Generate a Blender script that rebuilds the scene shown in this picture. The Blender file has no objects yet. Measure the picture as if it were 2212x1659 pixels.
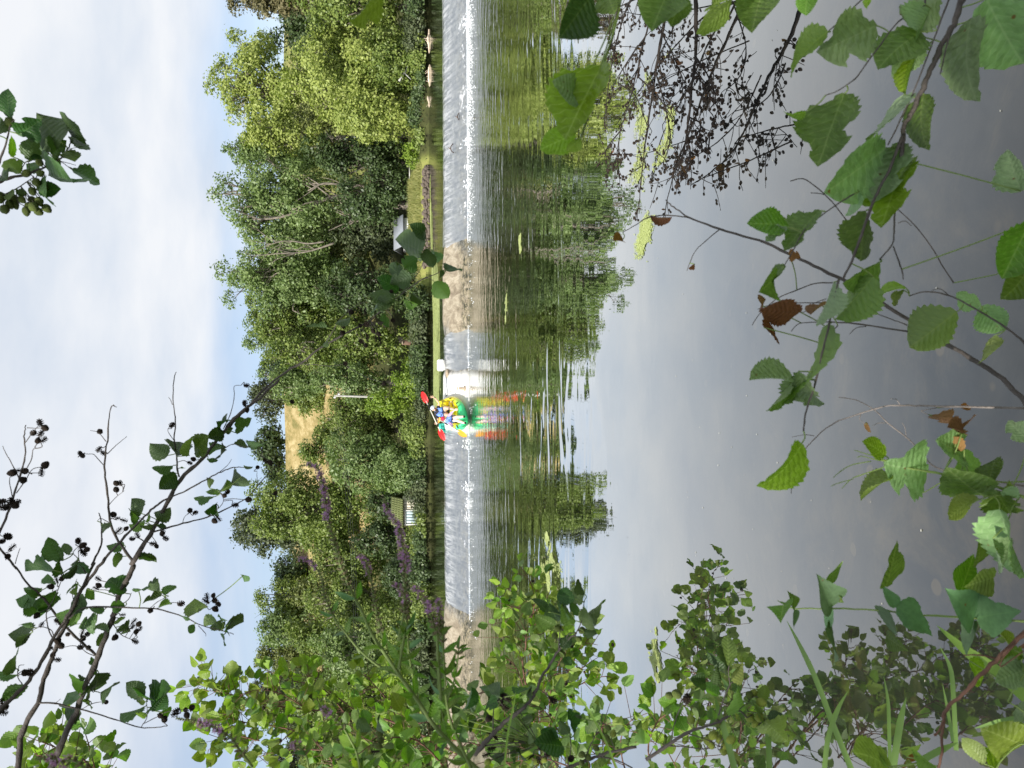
import bpy, bmesh, math, random
import numpy as np
from mathutils import Vector, Matrix, noise as mnoise

R = math.radians
S = bpy.context.scene
COL = S.collection

# ------------------------------------------------------------------ camera
CAM_H = 2.25
PITCH = R(8.3)
ROLL = 0.0044
FX, CX, CY = 1662.0, 1106.0, 829.5       # measured on the photograph shown 2212 px wide
AX_F = Vector((0, math.cos(PITCH), -math.sin(PITCH)))
AX_R0 = Vector((1, 0, 0))
AX_U0 = Vector((0, math.sin(PITCH), math.cos(PITCH)))
AX_R = (AX_R0 - ROLL * AX_U0).normalized()
AX_U = (AX_U0 + ROLL * AX_R0).normalized()
EYE = Vector((0, 0, CAM_H))

cam_data = bpy.data.cameras.new('camera')
cam = bpy.data.objects.new('camera', cam_data)
COL.objects.link(cam)
m = Matrix.Identity(4)
m.col[0][:3] = -AX_U          # the phone was held upright, the file lies on its side
m.col[1][:3] = AX_R
m.col[2][:3] = -AX_F
m.col[3][:3] = EYE
cam.matrix_world = m
cam_data.sensor_width = 36
cam_data.lens = 36 * FX / 2212
cam_data.clip_start = 0.02
cam_data.clip_end = 3000
cam_data.dof.use_dof = True
cam_data.dof.focus_distance = 22
cam_data.dof.aperture_fstop = 11.5
S.camera = cam

def ray(x, y):
    r = (CY - y) / FX
    u = (CX - x) / FX
    return AX_F + AX_R * r + AX_U * u
def P(x, y, d):                # point at depth d along the view axis
    return EYE + ray(x, y) * d
def G(x, y, z=0.0):            # point on a level plane
    v = ray(x, y)
    return EYE + v * ((z - EYE.z) / v.z)
def Q(x, y, Y):                # point at ground distance Y
    v = ray(x, y)
    return EYE + v * (Y / v.y)

# ------------------------------------------------------------------ light
TO_SUN = Vector((-0.66, -0.72, 0.74)).normalized()
SUN_EL = math.asin(TO_SUN.z)
SUN_RO = math.atan2(TO_SUN.x, TO_SUN.y)
S.view_settings.view_transform = 'Standard'
S.view_settings.look = 'None'
S.view_settings.exposure = 0.38
S.view_settings.gamma = 1
S.view_settings.use_curve_mapping = False

sd = bpy.data.lights.new('sun', 'SUN')
sd.energy = 5.0
sd.angle = R(0.5)
sd.color = (1.0, 0.955, 0.88)
so = bpy.data.objects.new('sun', sd)
COL.objects.link(so)
so.rotation_euler = TO_SUN.to_track_quat('Z', 'Y').to_euler()
so.location = (-30, -30, 40)

W = bpy.data.worlds.new('World')
S.world = W
W.use_nodes = True
nt = W.node_tree
nt.nodes.clear()
def wn(t, **k):
    n = nt.nodes.new(t)
    for a, b in k.items():
        setattr(n, a, b)
    return n
def L(a, b, t=None):
    (t or nt).links.new(a, b)
sky = wn('ShaderNodeTexSky', sky_type='NISHITA', sun_disc=False, sun_elevation=SUN_EL, sun_rotation=SUN_RO,
         altitude=100, air_density=1.0, dust_density=0.6, ozone_density=1.2)
tc = wn('ShaderNodeTexCoord')
sep = wn('ShaderNodeSeparateXYZ')
L(tc.outputs['Generated'], sep.inputs[0])
zc = wn('ShaderNodeMath', operation='MAXIMUM'); zc.inputs[1].default_value = 0.0
L(sep.outputs['Z'], zc.inputs[0])
za = wn('ShaderNodeMath', operation='ADD'); za.inputs[1].default_value = 0.22
L(zc.outputs[0], za.inputs[0])
dx = wn('ShaderNodeMath', operation='DIVIDE'); L(sep.outputs['X'], dx.inputs[0]); L(za.outputs[0], dx.inputs[1])
dy = wn('ShaderNodeMath', operation='DIVIDE'); L(sep.outputs['Y'], dy.inputs[0]); L(za.outputs[0], dy.inputs[1])
cmb = wn('ShaderNodeCombineXYZ'); L(dx.outputs[0], cmb.inputs[0]); L(dy.outputs[0], cmb.inputs[1])
mp = wn('ShaderNodeMapping'); mp.inputs['Scale'].default_value = (0.75, 1.05, 1); mp.inputs['Location'].default_value = (3.1, 1.7, 0)
mp.inputs['Rotation'].default_value = (0, 0, R(6))
L(cmb.outputs[0], mp.inputs[0])
n1 = wn('ShaderNodeTexNoise'); n1.inputs['Scale'].default_value = 1.5; n1.inputs['Detail'].default_value = 6
n1.inputs['Roughness'].default_value = 0.5; n1.inputs['Distortion'].default_value = 0.3
L(mp.outputs[0], n1.inputs['Vector'])
n2 = wn('ShaderNodeTexNoise'); n2.inputs['Scale'].default_value = 2.1; n2.inputs['Detail'].default_value = 6
n2.inputs['Roughness'].default_value = 0.55
L(mp.outputs[0], n2.inputs['Vector'])
# cover: veil of cloud, opening low over the hills
el = wn('ShaderNodeMapRange', interpolation_type='SMOOTHSTEP')
el.inputs['From Min'].default_value = 0.10; el.inputs['From Max'].default_value = 0.33
el.inputs['To Min'].default_value = -0.30; el.inputs['To Max'].default_value = 0.26
L(sep.outputs['Z'], el.inputs['Value'])
xr = wn('ShaderNodeMapRange'); xr.inputs['From Min'].default_value = -0.5; xr.inputs['From Max'].default_value = 0.15
xr.inputs['To Min'].default_value = 0.0; xr.inputs['To Max'].default_value = 0.22
L(sep.outputs['X'], xr.inputs['Value'])
a1 = wn('ShaderNodeMath', operation='ADD'); L(el.outputs[0], a1.inputs[0]); L(xr.outputs[0], a1.inputs[1])
a2 = wn('ShaderNodeMath', operation='ADD'); L(a1.outputs[0], a2.inputs[0]); L(n1.outputs['Fac'], a2.inputs[1])
el2 = wn('ShaderNodeMapRange', interpolation_type='SMOOTHSTEP')
el2.inputs['From Min'].default_value = 0.46; el2.inputs['From Max'].default_value = 0.72
el2.inputs['To Min'].default_value = 0.0; el2.inputs['To Max'].default_value = -0.22
L(sep.outputs['Z'], el2.inputs['Value'])
a3 = wn('ShaderNodeMath', operation='ADD'); L(a2.outputs[0], a3.inputs[0]); L(el2.outputs[0], a3.inputs[1])
cv = wn('ShaderNodeMapRange', interpolation_type='SMOOTHSTEP')
cv.inputs['From Min'].default_value = 0.36; cv.inputs['From Max'].default_value = 0.94
cv.inputs['To Min'].default_value = 0.34; cv.inputs['To Max'].default_value = 0.97
L(a3.outputs[0], cv.inputs['Value'])
cr = wn('ShaderNodeValToRGB')
cr.color_ramp.elements[0].position = 0.33; cr.color_ramp.elements[0].color = (5.4, 5.95, 6.75, 1)
cr.color_ramp.elements[1].position = 0.60; cr.color_ramp.elements[1].color = (7.1, 7.25, 7.5, 1)
L(n2.outputs['Fac'], cr.inputs[0])
tint = wn('ShaderNodeMix', data_type='RGBA', blend_type='MULTIPLY')
tint.inputs['Factor'].default_value = 1.0
tint.inputs['B'].default_value = (1.15, 1.17, 1.22, 1)
L(sky.outputs[0], tint.inputs['A'])
mx = wn('ShaderNodeMix', data_type='RGBA')
L(cv.outputs[0], mx.inputs['Factor']); L(tint.outputs['Result'], mx.inputs['A']); L(cr.outputs[0], mx.inputs['B'])
bg = wn('ShaderNodeBackground'); bg.inputs['Strength'].default_value = 0.1
L(mx.outputs['Result'], bg.inputs['Color'])
wo = wn('ShaderNodeOutputWorld'); L(bg.outputs[0], wo.inputs['Surface'])

# ------------------------------------------------------------------ helpers
def tag(o, label=None, cat=None, group=None, kind=None):
    if label: o['label'] = label
    if cat: o['category'] = cat
    if group: o['group'] = group
    if kind: o['kind'] = kind
    return o
def empty(name, loc=(0, 0, 0)):
    o = bpy.data.objects.new(name, None)
    o.empty_display_size = 0.1
    o.location = loc
    COL.objects.link(o)
    return o
def mesh_np(name, V, Fc, mat=None, smooth=False, mats=None, midx=None, uv=None):
    """V (n,3) array, Fc list/array of equally long faces or list of such arrays"""
    me = bpy.data.meshes.new(name)
    V = np.asarray(V, dtype=np.float32)
    if not isinstance(Fc, list) or (len(Fc) and not isinstance(Fc[0], np.ndarray)):
        Fc = [np.asarray(Fc, dtype=np.int32)]
    me.vertices.add(len(V)); me.vertices.foreach_set('co', V.ravel())
    tot = sum(f.size for f in Fc); np_ = sum(len(f) for f in Fc)
    me.loops.add(tot); me.polygons.add(np_)
    me.loops.foreach_set('vertex_index', np.concatenate([f.ravel() for f in Fc]).astype(np.int32))
    st = []; c = 0
    for f in Fc:
        k = f.shape[1]
        st.append(c + np.arange(len(f)) * k); c += f.size
    me.polygons.foreach_set('loop_start', np.concatenate(st).astype(np.int32))
    if midx is not None:
        me.polygons.foreach_set('material_index', np.asarray(midx, dtype=np.int32))
    if smooth:
        me.polygons.foreach_set('use_smooth', np.ones(np_, dtype=bool))
    for mm in (mats or ([mat] if mat else [])):
        me.materials.append(mm)
    if uv is not None:
        ul = me.uv_layers.new(name='UVMap')
        vi = np.concatenate([f.ravel() for f in Fc])
        ul.data.foreach_set('uv', np.asarray(uv, dtype=np.float32)[vi].ravel())
    me.update(calc_edges=True)
    me.validate()
    return me
def link(name, me, parent=None, loc=None):
    o = bpy.data.objects.new(name, me)
    COL.objects.link(o)
    if parent is not None:
        o.parent = parent
    if loc is not None:
        o.location = loc
    return o
class MB:
    """collects shapes for ONE mesh object"""
    def __init__(s): s.v = []; s.f = {}; s.n = 0; s.smooth = False
    def add(s, V, Fc):
        V = np.asarray(V, dtype=np.float64)
        for f in Fc:
            s.f.setdefault(len(f), []).append([i + s.n for i in f])
        s.v.append(V); s.n += len(V)
    def box(s, c, d, rot=None, bev=0):
        c = np.array(c, float); h = np.array(d, float) / 2
        V = np.array([[x, y, z] for x in (-1, 1) for y in (-1, 1) for z in (-1, 1)], float) * h
        if rot is not None:
            V = V @ np.array(rot.to_3x3()).T
        s.add(V + c, [(0, 1, 3, 2), (4, 6, 7, 5), (0, 4, 5, 1), (2, 3, 7, 6), (0, 2, 6, 4), (1, 5, 7, 3)])
    def tube(s, pts, rad, n=7, cap=True):
        pts = [Vector(p) for p in pts]
        if not hasattr(rad, '__len__'): rad = [rad] * len(pts)
        t0 = (pts[1] - pts[0]).normalized()
        up = t0.orthogonal().normalized()
        V = []
        for i, p in enumerate(pts):
            if i == 0: t = pts[1] - p
            elif i == len(pts) - 1: t = p - pts[i - 1]
            else: t = pts[i + 1] - pts[i - 1]
            if t.length < 1e-9: t = Vector((0, 0, 1))
            t.normalize()
            up = (up - t * up.dot(t))
            if up.length < 1e-6: up = t.orthogonal()
            up.normalize()
            b = t.cross(up)
            for k in range(n):
                a = 2 * math.pi * k / n
                V.append(p + (up * math.cos(a) + b * math.sin(a)) * rad[i])
        Fc = []
        for i in range(len(pts) - 1):
            for k in range(n):
                k2 = (k + 1) % n
                Fc.append((i * n + k, i * n + k2, (i + 1) * n + k2, (i + 1) * n + k))
        if cap:
            Fc.append(tuple(range(n - 1, -1, -1))); Fc.append(tuple((len(pts) - 1) * n + k for k in range(n)))
        s.add([tuple(v) for v in V], Fc)
    def ellipsoid(s, c, r, rot=None, nu=10, nv=7, jit=0, seed=0):
        rg = np.random.RandomState(seed)
        V = [(0, 0, -1)]
        for j in range(1, nv):
            ph = -math.pi / 2 + math.pi * j / nv
            for i in range(nu):
                a = 2 * math.pi * i / nu
                V.append((math.cos(a) * math.cos(ph), math.sin(a) * math.cos(ph), math.sin(ph)))
        V.append((0, 0, 1))
        V = np.array(V)
        if jit: V = V * (1 + (rg.rand(len(V), 1) - .5) * jit)
        V = V * np.array(r, float)
        if rot is not None: V = V @ np.array(rot.to_3x3()).T
        V = V + np.array(c, float)
        Fc = []
        for i in range(nu):
            Fc.append((0, 1 + (i + 1) % nu, 1 + i))
            for j in range(nv - 2):
                a = 1 + j * nu
                Fc.append((a + i, a + (i + 1) % nu, a + nu + (i + 1) % nu, a + nu + i))
            a = 1 + (nv - 2) * nu
            Fc.append((a + i, a + (i + 1) % nu, len(V) - 1))
        s.add(V, Fc)
    def mesh(s, name, mat, smooth=False):
        V = np.concatenate(s.v) if s.v else np.zeros((0, 3))
        return mesh_np(name, V, [np.array(f, dtype=np.int32) for f in s.f.values()], mat, smooth or s.smooth)
    def build(s, name, mat, parent=None, smooth=False, origin=None):
        if origin is not None:
            o_ = np.array(origin, float)
            s.v = [v - o_ for v in s.v]
        o = link(name, s.mesh(name, mat, smooth), parent)
        if origin is not None: o.location = origin
        return o
def smooth_path(pts, per=4):
    """Catmull-Rom through the points (tuples of any length)"""
    A = np.array([list(p) for p in pts], float)
    if len(A) < 3: 
        t = np.linspace(0, 1, per * (len(A) - 1) + 1)[:, None]
        return A[0] * (1 - t) + A[-1] * t
    E = np.vstack([2 * A[0] - A[1], A, 2 * A[-1] - A[-2]])
    out = []
    for i in range(1, len(E) - 2):
        p0, p1, p2, p3 = E[i - 1:i + 3]
        for k in range(per):
            t = k / per
            out.append(.5 * ((2 * p1) + (-p0 + p2) * t + (2 * p0 - 5 * p1 + 4 * p2 - p3) * t * t + (-p0 + 3 * p1 - 3 * p2 + p3) * t ** 3))
    out.append(A[-1])
    return np.array(out)

# ------------------------------------------------------------------ materials
class NT:
    def __init__(s, name):
        s.m = bpy.data.materials.new(name); s.m.use_nodes = True
        s.t = s.m.node_tree; s.t.nodes.clear()
        s.out = s.n('ShaderNodeOutputMaterial')
    def n(s, t, ins=None, **k):
        nd = s.t.nodes.new(t)
        for a, b in k.items(): setattr(nd, a, b)
        for a, b in (ins or {}).items():
            if isinstance(b, bpy.types.NodeSocket): s.t.links.new(b, nd.inputs[a])
            else: nd.inputs[a].default_value = b
        return nd
    def link(s, a, b): s.t.links.new(a, b)
    def math(s, op, a, b=None, c=None):
        nd = s.n('ShaderNodeMath', operation=op)
        for i, v in enumerate((a, b, c)):
            if v is None: continue
            if isinstance(v, bpy.types.NodeSocket): s.t.links.new(v, nd.inputs[i])
            else: nd.inputs[i].default_value = v
        return nd.outputs[0]
    def mix(s, f, a, b):
        nd = s.n('ShaderNodeMix', data_type='RGBA')
        for i, v in (('Factor', f), ('A', a), ('B', b)):
            if isinstance(v, bpy.types.NodeSocket): s.t.links.new(v, nd.inputs[i])
            elif i == 'Factor': nd.inputs[i].default_value = v
            else: nd.inputs[i].default_value = (*v, 1)
        return nd.outputs['Result']
    def ramp(s, f, els):
        nd = s.n('ShaderNodeValToRGB')
        e = nd.color_ramp.elements
        while len(e) < len(els): e.new(0.5)
        for i, (p, c) in enumerate(els):
            e[i].position = p; e[i].color = (*c, 1) if len(c) == 3 else c
        s.t.links.new(f, nd.inputs[0])
        return nd.outputs[0]
    def noise(s, scale, detail=4, rough=.5, vec=None, dist=0):
        nd = s.n('ShaderNodeTexNoise', {'Scale': scale, 'Detail': detail, 'Roughness': rough, 'Distortion': dist})
        if vec is not None: s.t.links.new(vec, nd.inputs['Vector'])
        return nd.outputs['Fac']
    def objco(s, scale=None):
        v = s.n('ShaderNodeTexCoord').outputs['Object']
        if scale: v = s.n('ShaderNodeMapping', {'Vector': v, 'Scale': scale}).outputs[0]
        return v
    def bump(s, h, strength=.3, dist=.02, normal=None):
        i = {'Height': h, 'Strength': strength, 'Distance': dist}
        if normal is not None: i['Normal'] = normal
        return s.n('ShaderNodeBump', i).outputs[0]
    def maprange(s, v, a, b, c=0, d=1, smooth=True):
        return s.n('ShaderNodeMapRange', {'Value': v, 'From Min': a, 'From Max': b, 'To Min': c, 'To Max': d},
                   interpolation_type='SMOOTHSTEP' if smooth else 'LINEAR').outputs[0]
    def pbr(s, color, rough=.6, normal=None, spec=.5, metal=0, **k):
        i = {'Roughness': rough, 'Specular IOR Level': spec, 'Metallic': metal}
        i['Base Color'] = color if isinstance(color, bpy.types.NodeSocket) else (*color, 1)
        if normal is not None: i['Normal'] = normal
        i.update(k)
        return s.n('ShaderNodeBsdfPrincipled', i).outputs[0]
    def done(s, surf):
        s.t.links.new(surf, s.out.inputs['Surface']); return s.m

def simple(name, color, rough=.6, var=.25, scale=6, spec=.4, bump=.15, metal=0):
    t = NT(name)
    v = t.objco()
    f = t.noise(scale, 5, .6, v)
    c = t.ramp(f, [(.3, tuple(x * (1 - var) for x in color)), (.7, tuple(min(1, x * (1 + var)) for x in color))])
    nrm = t.bump(t.noise(scale * 6, 3, .6, v), bump, .01)
    return t.done(t.pbr(c, rough, nrm, spec, metal))

def leafmat(name, lo, hi, trans=.35, rough=.45, islands=True, spec=.5):
    t = NT(name)
    if islands: rnd = t.n('ShaderNodeNewGeometry').outputs['Random Per Island']
    else: rnd = t.n('ShaderNodeObjectInfo').outputs['Random']
    big = t.noise(.35, 3, .5, t.objco())
    f = t.math('ADD', t.math('MULTIPLY', rnd, .55), t.math('MULTIPLY', big, .5))
    c = t.ramp(f, [(.2, lo), (.5, tuple((a + b) / 2 for a, b in zip(lo, hi))), (.85, hi)])
    b = t.pbr(c, rough, None, spec)
    tc_ = t.n('ShaderNodeMix', {'Factor': 1.0, 'A': c, 'B': (1.0, 1.25, .45, 1)}, data_type='RGBA', blend_type='MULTIPLY').outputs['Result']
    tr = t.n('ShaderNodeBsdfTranslucent', {'Color': tc_}).outputs[0]
    mx_ = t.n('ShaderNodeMixShader', {0: trans, 1: b, 2: tr}).outputs[0]
    return t.done(mx_)
# ================================================================== the setting
WZ = 0.67                       # level of the upper river
YC, YF = 27.0, 25.3             # crest and foot of the weir
def yb(X):                      # far waterline
    return 41.2 + .5 * math.sin(X * .35) + .25 * math.sin(X * 1.1 + 1)
def hill(X, Y):
    a = max(0.0, Y - 52)
    h = 0.0
    if Y > 52:
        h = .385 * min(a, 33) + .05 * max(0, min(a, 300) - 33)
        h *= 1 - .13 * min(1, max(0, (-X - 10) / 25))
        h += 1.2 * mnoise.noise(Vector((X * .02, Y * .02, 3)))  * min(1, a / 30)
    return h
def gz(X, Y):
    b = yb(X)
    d = Y - b
    if d < -1.5: return -.6
    z = WZ - .45 + (d + 1.5) / 1.5 * .47 if d < 0 else WZ + .02
    if d >= 0:
        z += .42 * min(1, d / .35) + .55 * min(1, max(0, d - .35) / 5)
        z += .06 * mnoise.noise(Vector((X * .7, Y * .7, 0)))
    return z + hill(X, Y)

xs = np.concatenate([np.arange(-320, -45, 12), np.arange(-45, 45, .5), np.arange(45, 321, 12)])
ys = np.concatenate([np.arange(38.5, 50, .25), np.arange(50, 100, 1), np.arange(100, 200, 5), np.arange(200, 640, 25)])
V = [(x, y, gz(x, y)) for y in ys for x in xs]
nx, ny = len(xs), len(ys)
ii = np.arange(nx - 1)[None, :] + np.arange(ny - 1)[:, None] * nx
Fg = np.stack([ii, ii + 1, ii + nx + 1, ii + nx], -1).reshape(-1, 4)
t = NT('ground_grass')
co = t.objco()
yy = t.n('ShaderNodeSeparateXYZ', {0: co})
far = t.maprange(yy.outputs['Y'], 57, 62)
big = t.noise(.05, 5, .55, co)
straw = t.ramp(t.noise(.8, 6, .75, t.n('ShaderNodeMapping', {'Vector': co, 'Scale': (1, .25, 1)}).outputs[0]),
               [(.38, (.19, .17, .06)), (.5, (.34, .26, .11)), (.62, (.48, .39, .20))])
scr = t.ramp(t.noise(.5, 5, .7, co), [(.35, (.10, .14, .03)), (.6, (.26, .25, .09))])
field = t.mix(t.math('MAXIMUM', t.maprange(t.noise(.045, 4, .6, co), .5, .62), t.maprange(yy.outputs['X'], 4.0, 9.0)), straw, scr)
grass = t.ramp(t.noise(1.3, 5, .65, co), [(.3, (.09, .12, .025)), (.5, (.20, .22, .06)), (.75, (.34, .31, .11))])
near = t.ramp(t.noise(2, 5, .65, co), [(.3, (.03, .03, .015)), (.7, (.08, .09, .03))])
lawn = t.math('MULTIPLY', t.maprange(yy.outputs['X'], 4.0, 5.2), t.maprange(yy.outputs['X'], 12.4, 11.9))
shade = t.math('SUBTRACT', 1.0, t.math('MULTIPLY', lawn, t.maprange(yy.outputs['Y'], 48, 45)))  # dark ground colour outside the lawn stands in for shade under the bushes
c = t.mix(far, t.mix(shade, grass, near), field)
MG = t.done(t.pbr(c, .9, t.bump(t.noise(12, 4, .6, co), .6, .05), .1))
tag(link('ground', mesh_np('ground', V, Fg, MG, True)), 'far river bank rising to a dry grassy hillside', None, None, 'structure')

# ---- river bed of the lower pool
def bedz(x, y):
    e = .9 * min(1, max(0, (y - 1.2) / 7)) + .28
    return -e + .08 * mnoise.noise(Vector((x * .8, y * .8, 5)))
xs = np.arange(-40, 60.1, 1.0); ys = np.concatenate([np.arange(-4, 8, .25), np.arange(8, 27, 1.0)])
V = [(x, y, bedz(x, y)) for y in ys for x in xs]
nx, ny = len(xs), len(ys)
ii = np.arange(nx - 1)[None, :] + np.arange(ny - 1)[:, None] * nx
Fg = np.stack([ii, ii + 1, ii + nx + 1, ii + nx], -1).reshape(-1, 4)
t = NT('river_bed_silt')
co = t.objco()
st = t.n('ShaderNodeTexVoronoi', {'Vector': co, 'Scale': 5.5, 'Randomness': 1}, feature='F1')
stc = t.n('ShaderNodeSeparateColor', {0: st.outputs['Color']}).outputs[0]
cc = t.ramp(t.noise(1.7, 6, .66, co, .4), [(.30, (.015, .025, .045)), (.5, (.11, .115, .12)), (.68, (.42, .36, .26))])
pale = t.math('MULTIPLY', t.maprange(stc, .86, .90), t.maprange(st.outputs['Distance'], .30, .20))
c = t.mix(t.math('MULTIPLY', pale, .8), cc, (.62, .52, .36))
tag(link('riverbed', mesh_np('riverbed', V, Fg, t.done(t.pbr(c, .95)), True)), None, None, None, 'structure')

# ---- water
def water_mat(name, upper):
    t = NT(name)
    co = t.objco()
    sx = t.n('ShaderNodeSeparateXYZ', {0: co})
    Y = sx.outputs['Y']; X = sx.outputs['X']
    if not upper:
        # rippled below the weir, still near the bank
        wob = t.math('MULTIPLY', t.math('SUBTRACT', t.noise(.22, 3, .5, co), .5), 7.0)
        yw = t.math('ADD', Y, wob)
        far_ = t.maprange(yw, 11.5, 17.5)
        mid = t.math('MULTIPLY', t.maprange(yw, 8.0, 11.5), t.maprange(yw, 21, 14, .35, 1.0))
        v1 = t.n('ShaderNodeMapping', {'Vector': co, 'Scale': (.75, 1.35, 1)}).outputs[0]
        fine = t.noise(2.6, 3, .55, v1, .3)
        v2 = t.n('ShaderNodeMapping', {'Vector': co, 'Scale': (.38, 1.1, 1)}).outputs[0]
        swell = t.noise(1.15, 2, .5, v2, .6)
        still = t.noise(.8, 2, .5, co)
        h = t.math('ADD', t.math('MULTIPLY', fine, t.math('ADD', t.math('MULTIPLY', far_, .011), .0004)),
                   t.math('MULTIPLY', swell, t.math('ADD', t.math('MULTIPLY', mid, .027), .0014)))
        nrm = t.bump(h, 1.0, 1.0)
        tint = (.60, .57, .48)
    else:
        v1 = t.n('ShaderNodeMapping', {'Vector': co, 'Scale': (.35, 1, 1)}).outputs[0]
        h = t.math('MULTIPLY', t.noise(2.2, 3, .5, v1), .007)
        nrm = t.bump(h, 1.0, 1.0)
        tint = (.35, .40, .22)
    geo = t.n('ShaderNodeNewGeometry')
    d = t.n('ShaderNodeVectorMath', {0: geo.outputs['Incoming'], 1: nrm}, operation='DOT_PRODUCT').outputs['Value']
    d = t.math('ABSOLUTE', d)
    f = t.math('POWER', t.math('SUBTRACT', 1.0, t.math('MINIMUM', d, 1.0)), 2.35)
    f = t.math('MINIMUM', t.math('MULTIPLY_ADD', f, 1.62 if not upper else .66, .004), t.maprange(Y, 9.0, 16.0, .98, .80) if not upper else .9)
    gl = t.n('ShaderNodeBsdfGlossy', {'Color': (.93, .95, .94, 1), 'Roughness': .012 if not upper else .03, 'Normal': nrm}).outputs[0]
    tr = t.n('ShaderNodeBsdfTransparent', {'Color': (*tint, 1)}).outputs[0]
    mud = t.n('ShaderNodeBsdfDiffuse', {'Color': (.017, .018, .018, 1) if not upper else (.022, .026, .010, 1)}).outputs[0]
    body = t.n('ShaderNodeMixShader', {0: t.maprange(Y, 2.0, 11.0, .42, .85) if not upper else .7, 1: tr, 2: mud}).outputs[0]
    if not upper:
        deep = t.n('ShaderNodeBsdfDiffuse', {'Color': (.028, .03, .012, 1)}).outputs[0]
        body = t.n('ShaderNodeMixShader', {0: t.maprange(Y, 9.0, 15.0), 1: body, 2: deep}).outputs[0]
    return t.done(t.n('ShaderNodeMixShader', {0: f, 1: body, 2: gl}).outputs[0])
MW = water_mat('river_water', False)
MU = water_mat('upper_river_water', True)
def plane_obj(name, x0, x1, y0, y1, z, mat, n=1):
    V = [(x0, y0, z), (x1, y0, z), (x1, y1, z), (x0, y1, z)]
    return link(name, mesh_np(name, V, np.array([[0, 1, 2, 3]]), mat))
tag(plane_obj('river_water', -38, 60, -3.5, 25.4, 0, MW), 'still lower river reflecting the sky', None, None, 'structure')
tag(plane_obj('upper_river_water', -44, 60, 27.25, 43, WZ, MU), 'calm river above the weir', None, None, 'structure')

# ---- the weir
def weir_off(X):                # the crest bends towards us at the left end
    d = max(0, -X - 9.2)
    return -.16 * d * d if d < 3 else -.16 * 9 - .96 * (d - 3)
def dry(X):                     # 1 where the concrete stands dry
    def st(a, b, v): return min(1, max(0, (v - a) / (b - a)))
    a = st(5.0, 4.2, X) * st(1.6, 2.2, X) if X > 1.6 else 0
    b = st(.55, .3, X) * st(-1.7, -1.3, X)
    c = st(-7.4, -8.2, X)
    return max(a, b, c)
xs = np.concatenate([np.arange(-17, 16, .1), np.arange(16, 60, 1.0)])
prof = [(.75, -.5), (.72, .0), (.5, 0.012), (.12, .012), (0, 0), (-.12, -.035), (-.45, -.16), (-.8, -.30), (-1.2, -.46), (-1.6, -.62), (-2.0, -.78), (-2.5, -1.0)]
V = []
for X in xs:
    dd = dry(X)
    for (py, pz) in prof:
        n = mnoise.noise(Vector((X * .9, py * 1.3, 2))) * .035 + mnoise.noise(Vector((X * 3.1, py * 3.5, 7))) * .015
        V.append((X, YC + py + weir_off(X), WZ - .035 + .075 * dd + pz + (n if pz < -.02 else n * .3)))
npf = len(prof)
ii = np.arange(len(xs) - 1)[:, None] * npf + np.arange(npf - 1)[None, :]
Fg = np.stack([ii, ii + npf, ii + npf + 1, ii + 1], -1).reshape(-1, 4)
t = NT('weir_concrete')
co = t.objco()
sx = t.n('ShaderNodeSeparateXYZ', {0: co}); X = sx.outputs['X']; Z = sx.outputs['Z']
wob = t.math('MULTIPLY', t.math('SUBTRACT', t.noise(1.6, 5, .6, co), .5), 1.6)
lean = t.math('MULTIPLY', t.math('SUBTRACT', .62, Z), 1.7)
Xn = t.math('ADD', X, wob)
def band(v, a0, a1, b1, b0):
    return t.math('MULTIPLY', t.maprange(v, a0, a1), t.maprange(v, b0, b1))
tanm = band(t.math('ADD', Xn, lean), 1.7, 2.3, 4.9, 5.4)
# algae, stones and damp on the lower half
low = t.maprange(t.math('ADD', Z, t.math('MULTIPLY', t.noise(2.2, 4, .6, co), .5)), .62, .38)
whitem = band(t.math('ADD', X, t.math('MULTIPLY', wob, .25)), -1.75, -1.5, .20, .52)
leftm = t.maprange(Xn, -7.5, -8.3)
drym = t.math('MAXIMUM', t.math('MAXIMUM', tanm, leftm), 0.0)
wetc = t.ramp(t.noise(4.5, 6, .8, co), [(.41, (.045, .05, .045)), (.5, (.15, .145, .125)), (.59, (.34, .32, .27))])
algc = t.ramp(t.noise(6.5, 5, .85, co), [(.43, (.018, .022, .012)), (.5, (.09, .08, .045)), (.57, (.32, .27, .17))])
dryc = t.ramp(t.noise(3.2, 7, .78, t.n('ShaderNodeMapping', {'Vector': co, 'Scale': (1, .45, .45)}).outputs[0], .8), [(.30, (.14, .11, .07)), (.46, (.28, .23, .16)), (.58, (.42, .36, .26)), (.72, (.56, .50, .40))])
whc = t.ramp(t.noise(5, 5, .6, co), [(.3, (.74, .70, .62)), (.5, (.86, .85, .82))])
c = t.mix(drym, wetc, dryc)
c = t.mix(t.math('MULTIPLY', low, t.maprange(t.noise(4, 5, .7, co), .3, .62)), c, algc)
c = t.mix(t.math('MULTIPLY', whitem, t.maprange(Z, -.10, .10)), c, whc)
rg = t.math('MULTIPLY_ADD', drym, .55, .3)
MWEIR = t.done(t.pbr(c, rg, t.bump(t.noise(16, 6, .75, co), .8, .05), .4))
weir = tag(link('weir', mesh_np('weir', V, Fg, MWEIR, True)), 'long low sloping concrete weir across the river', None, None, 'structure')

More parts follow.
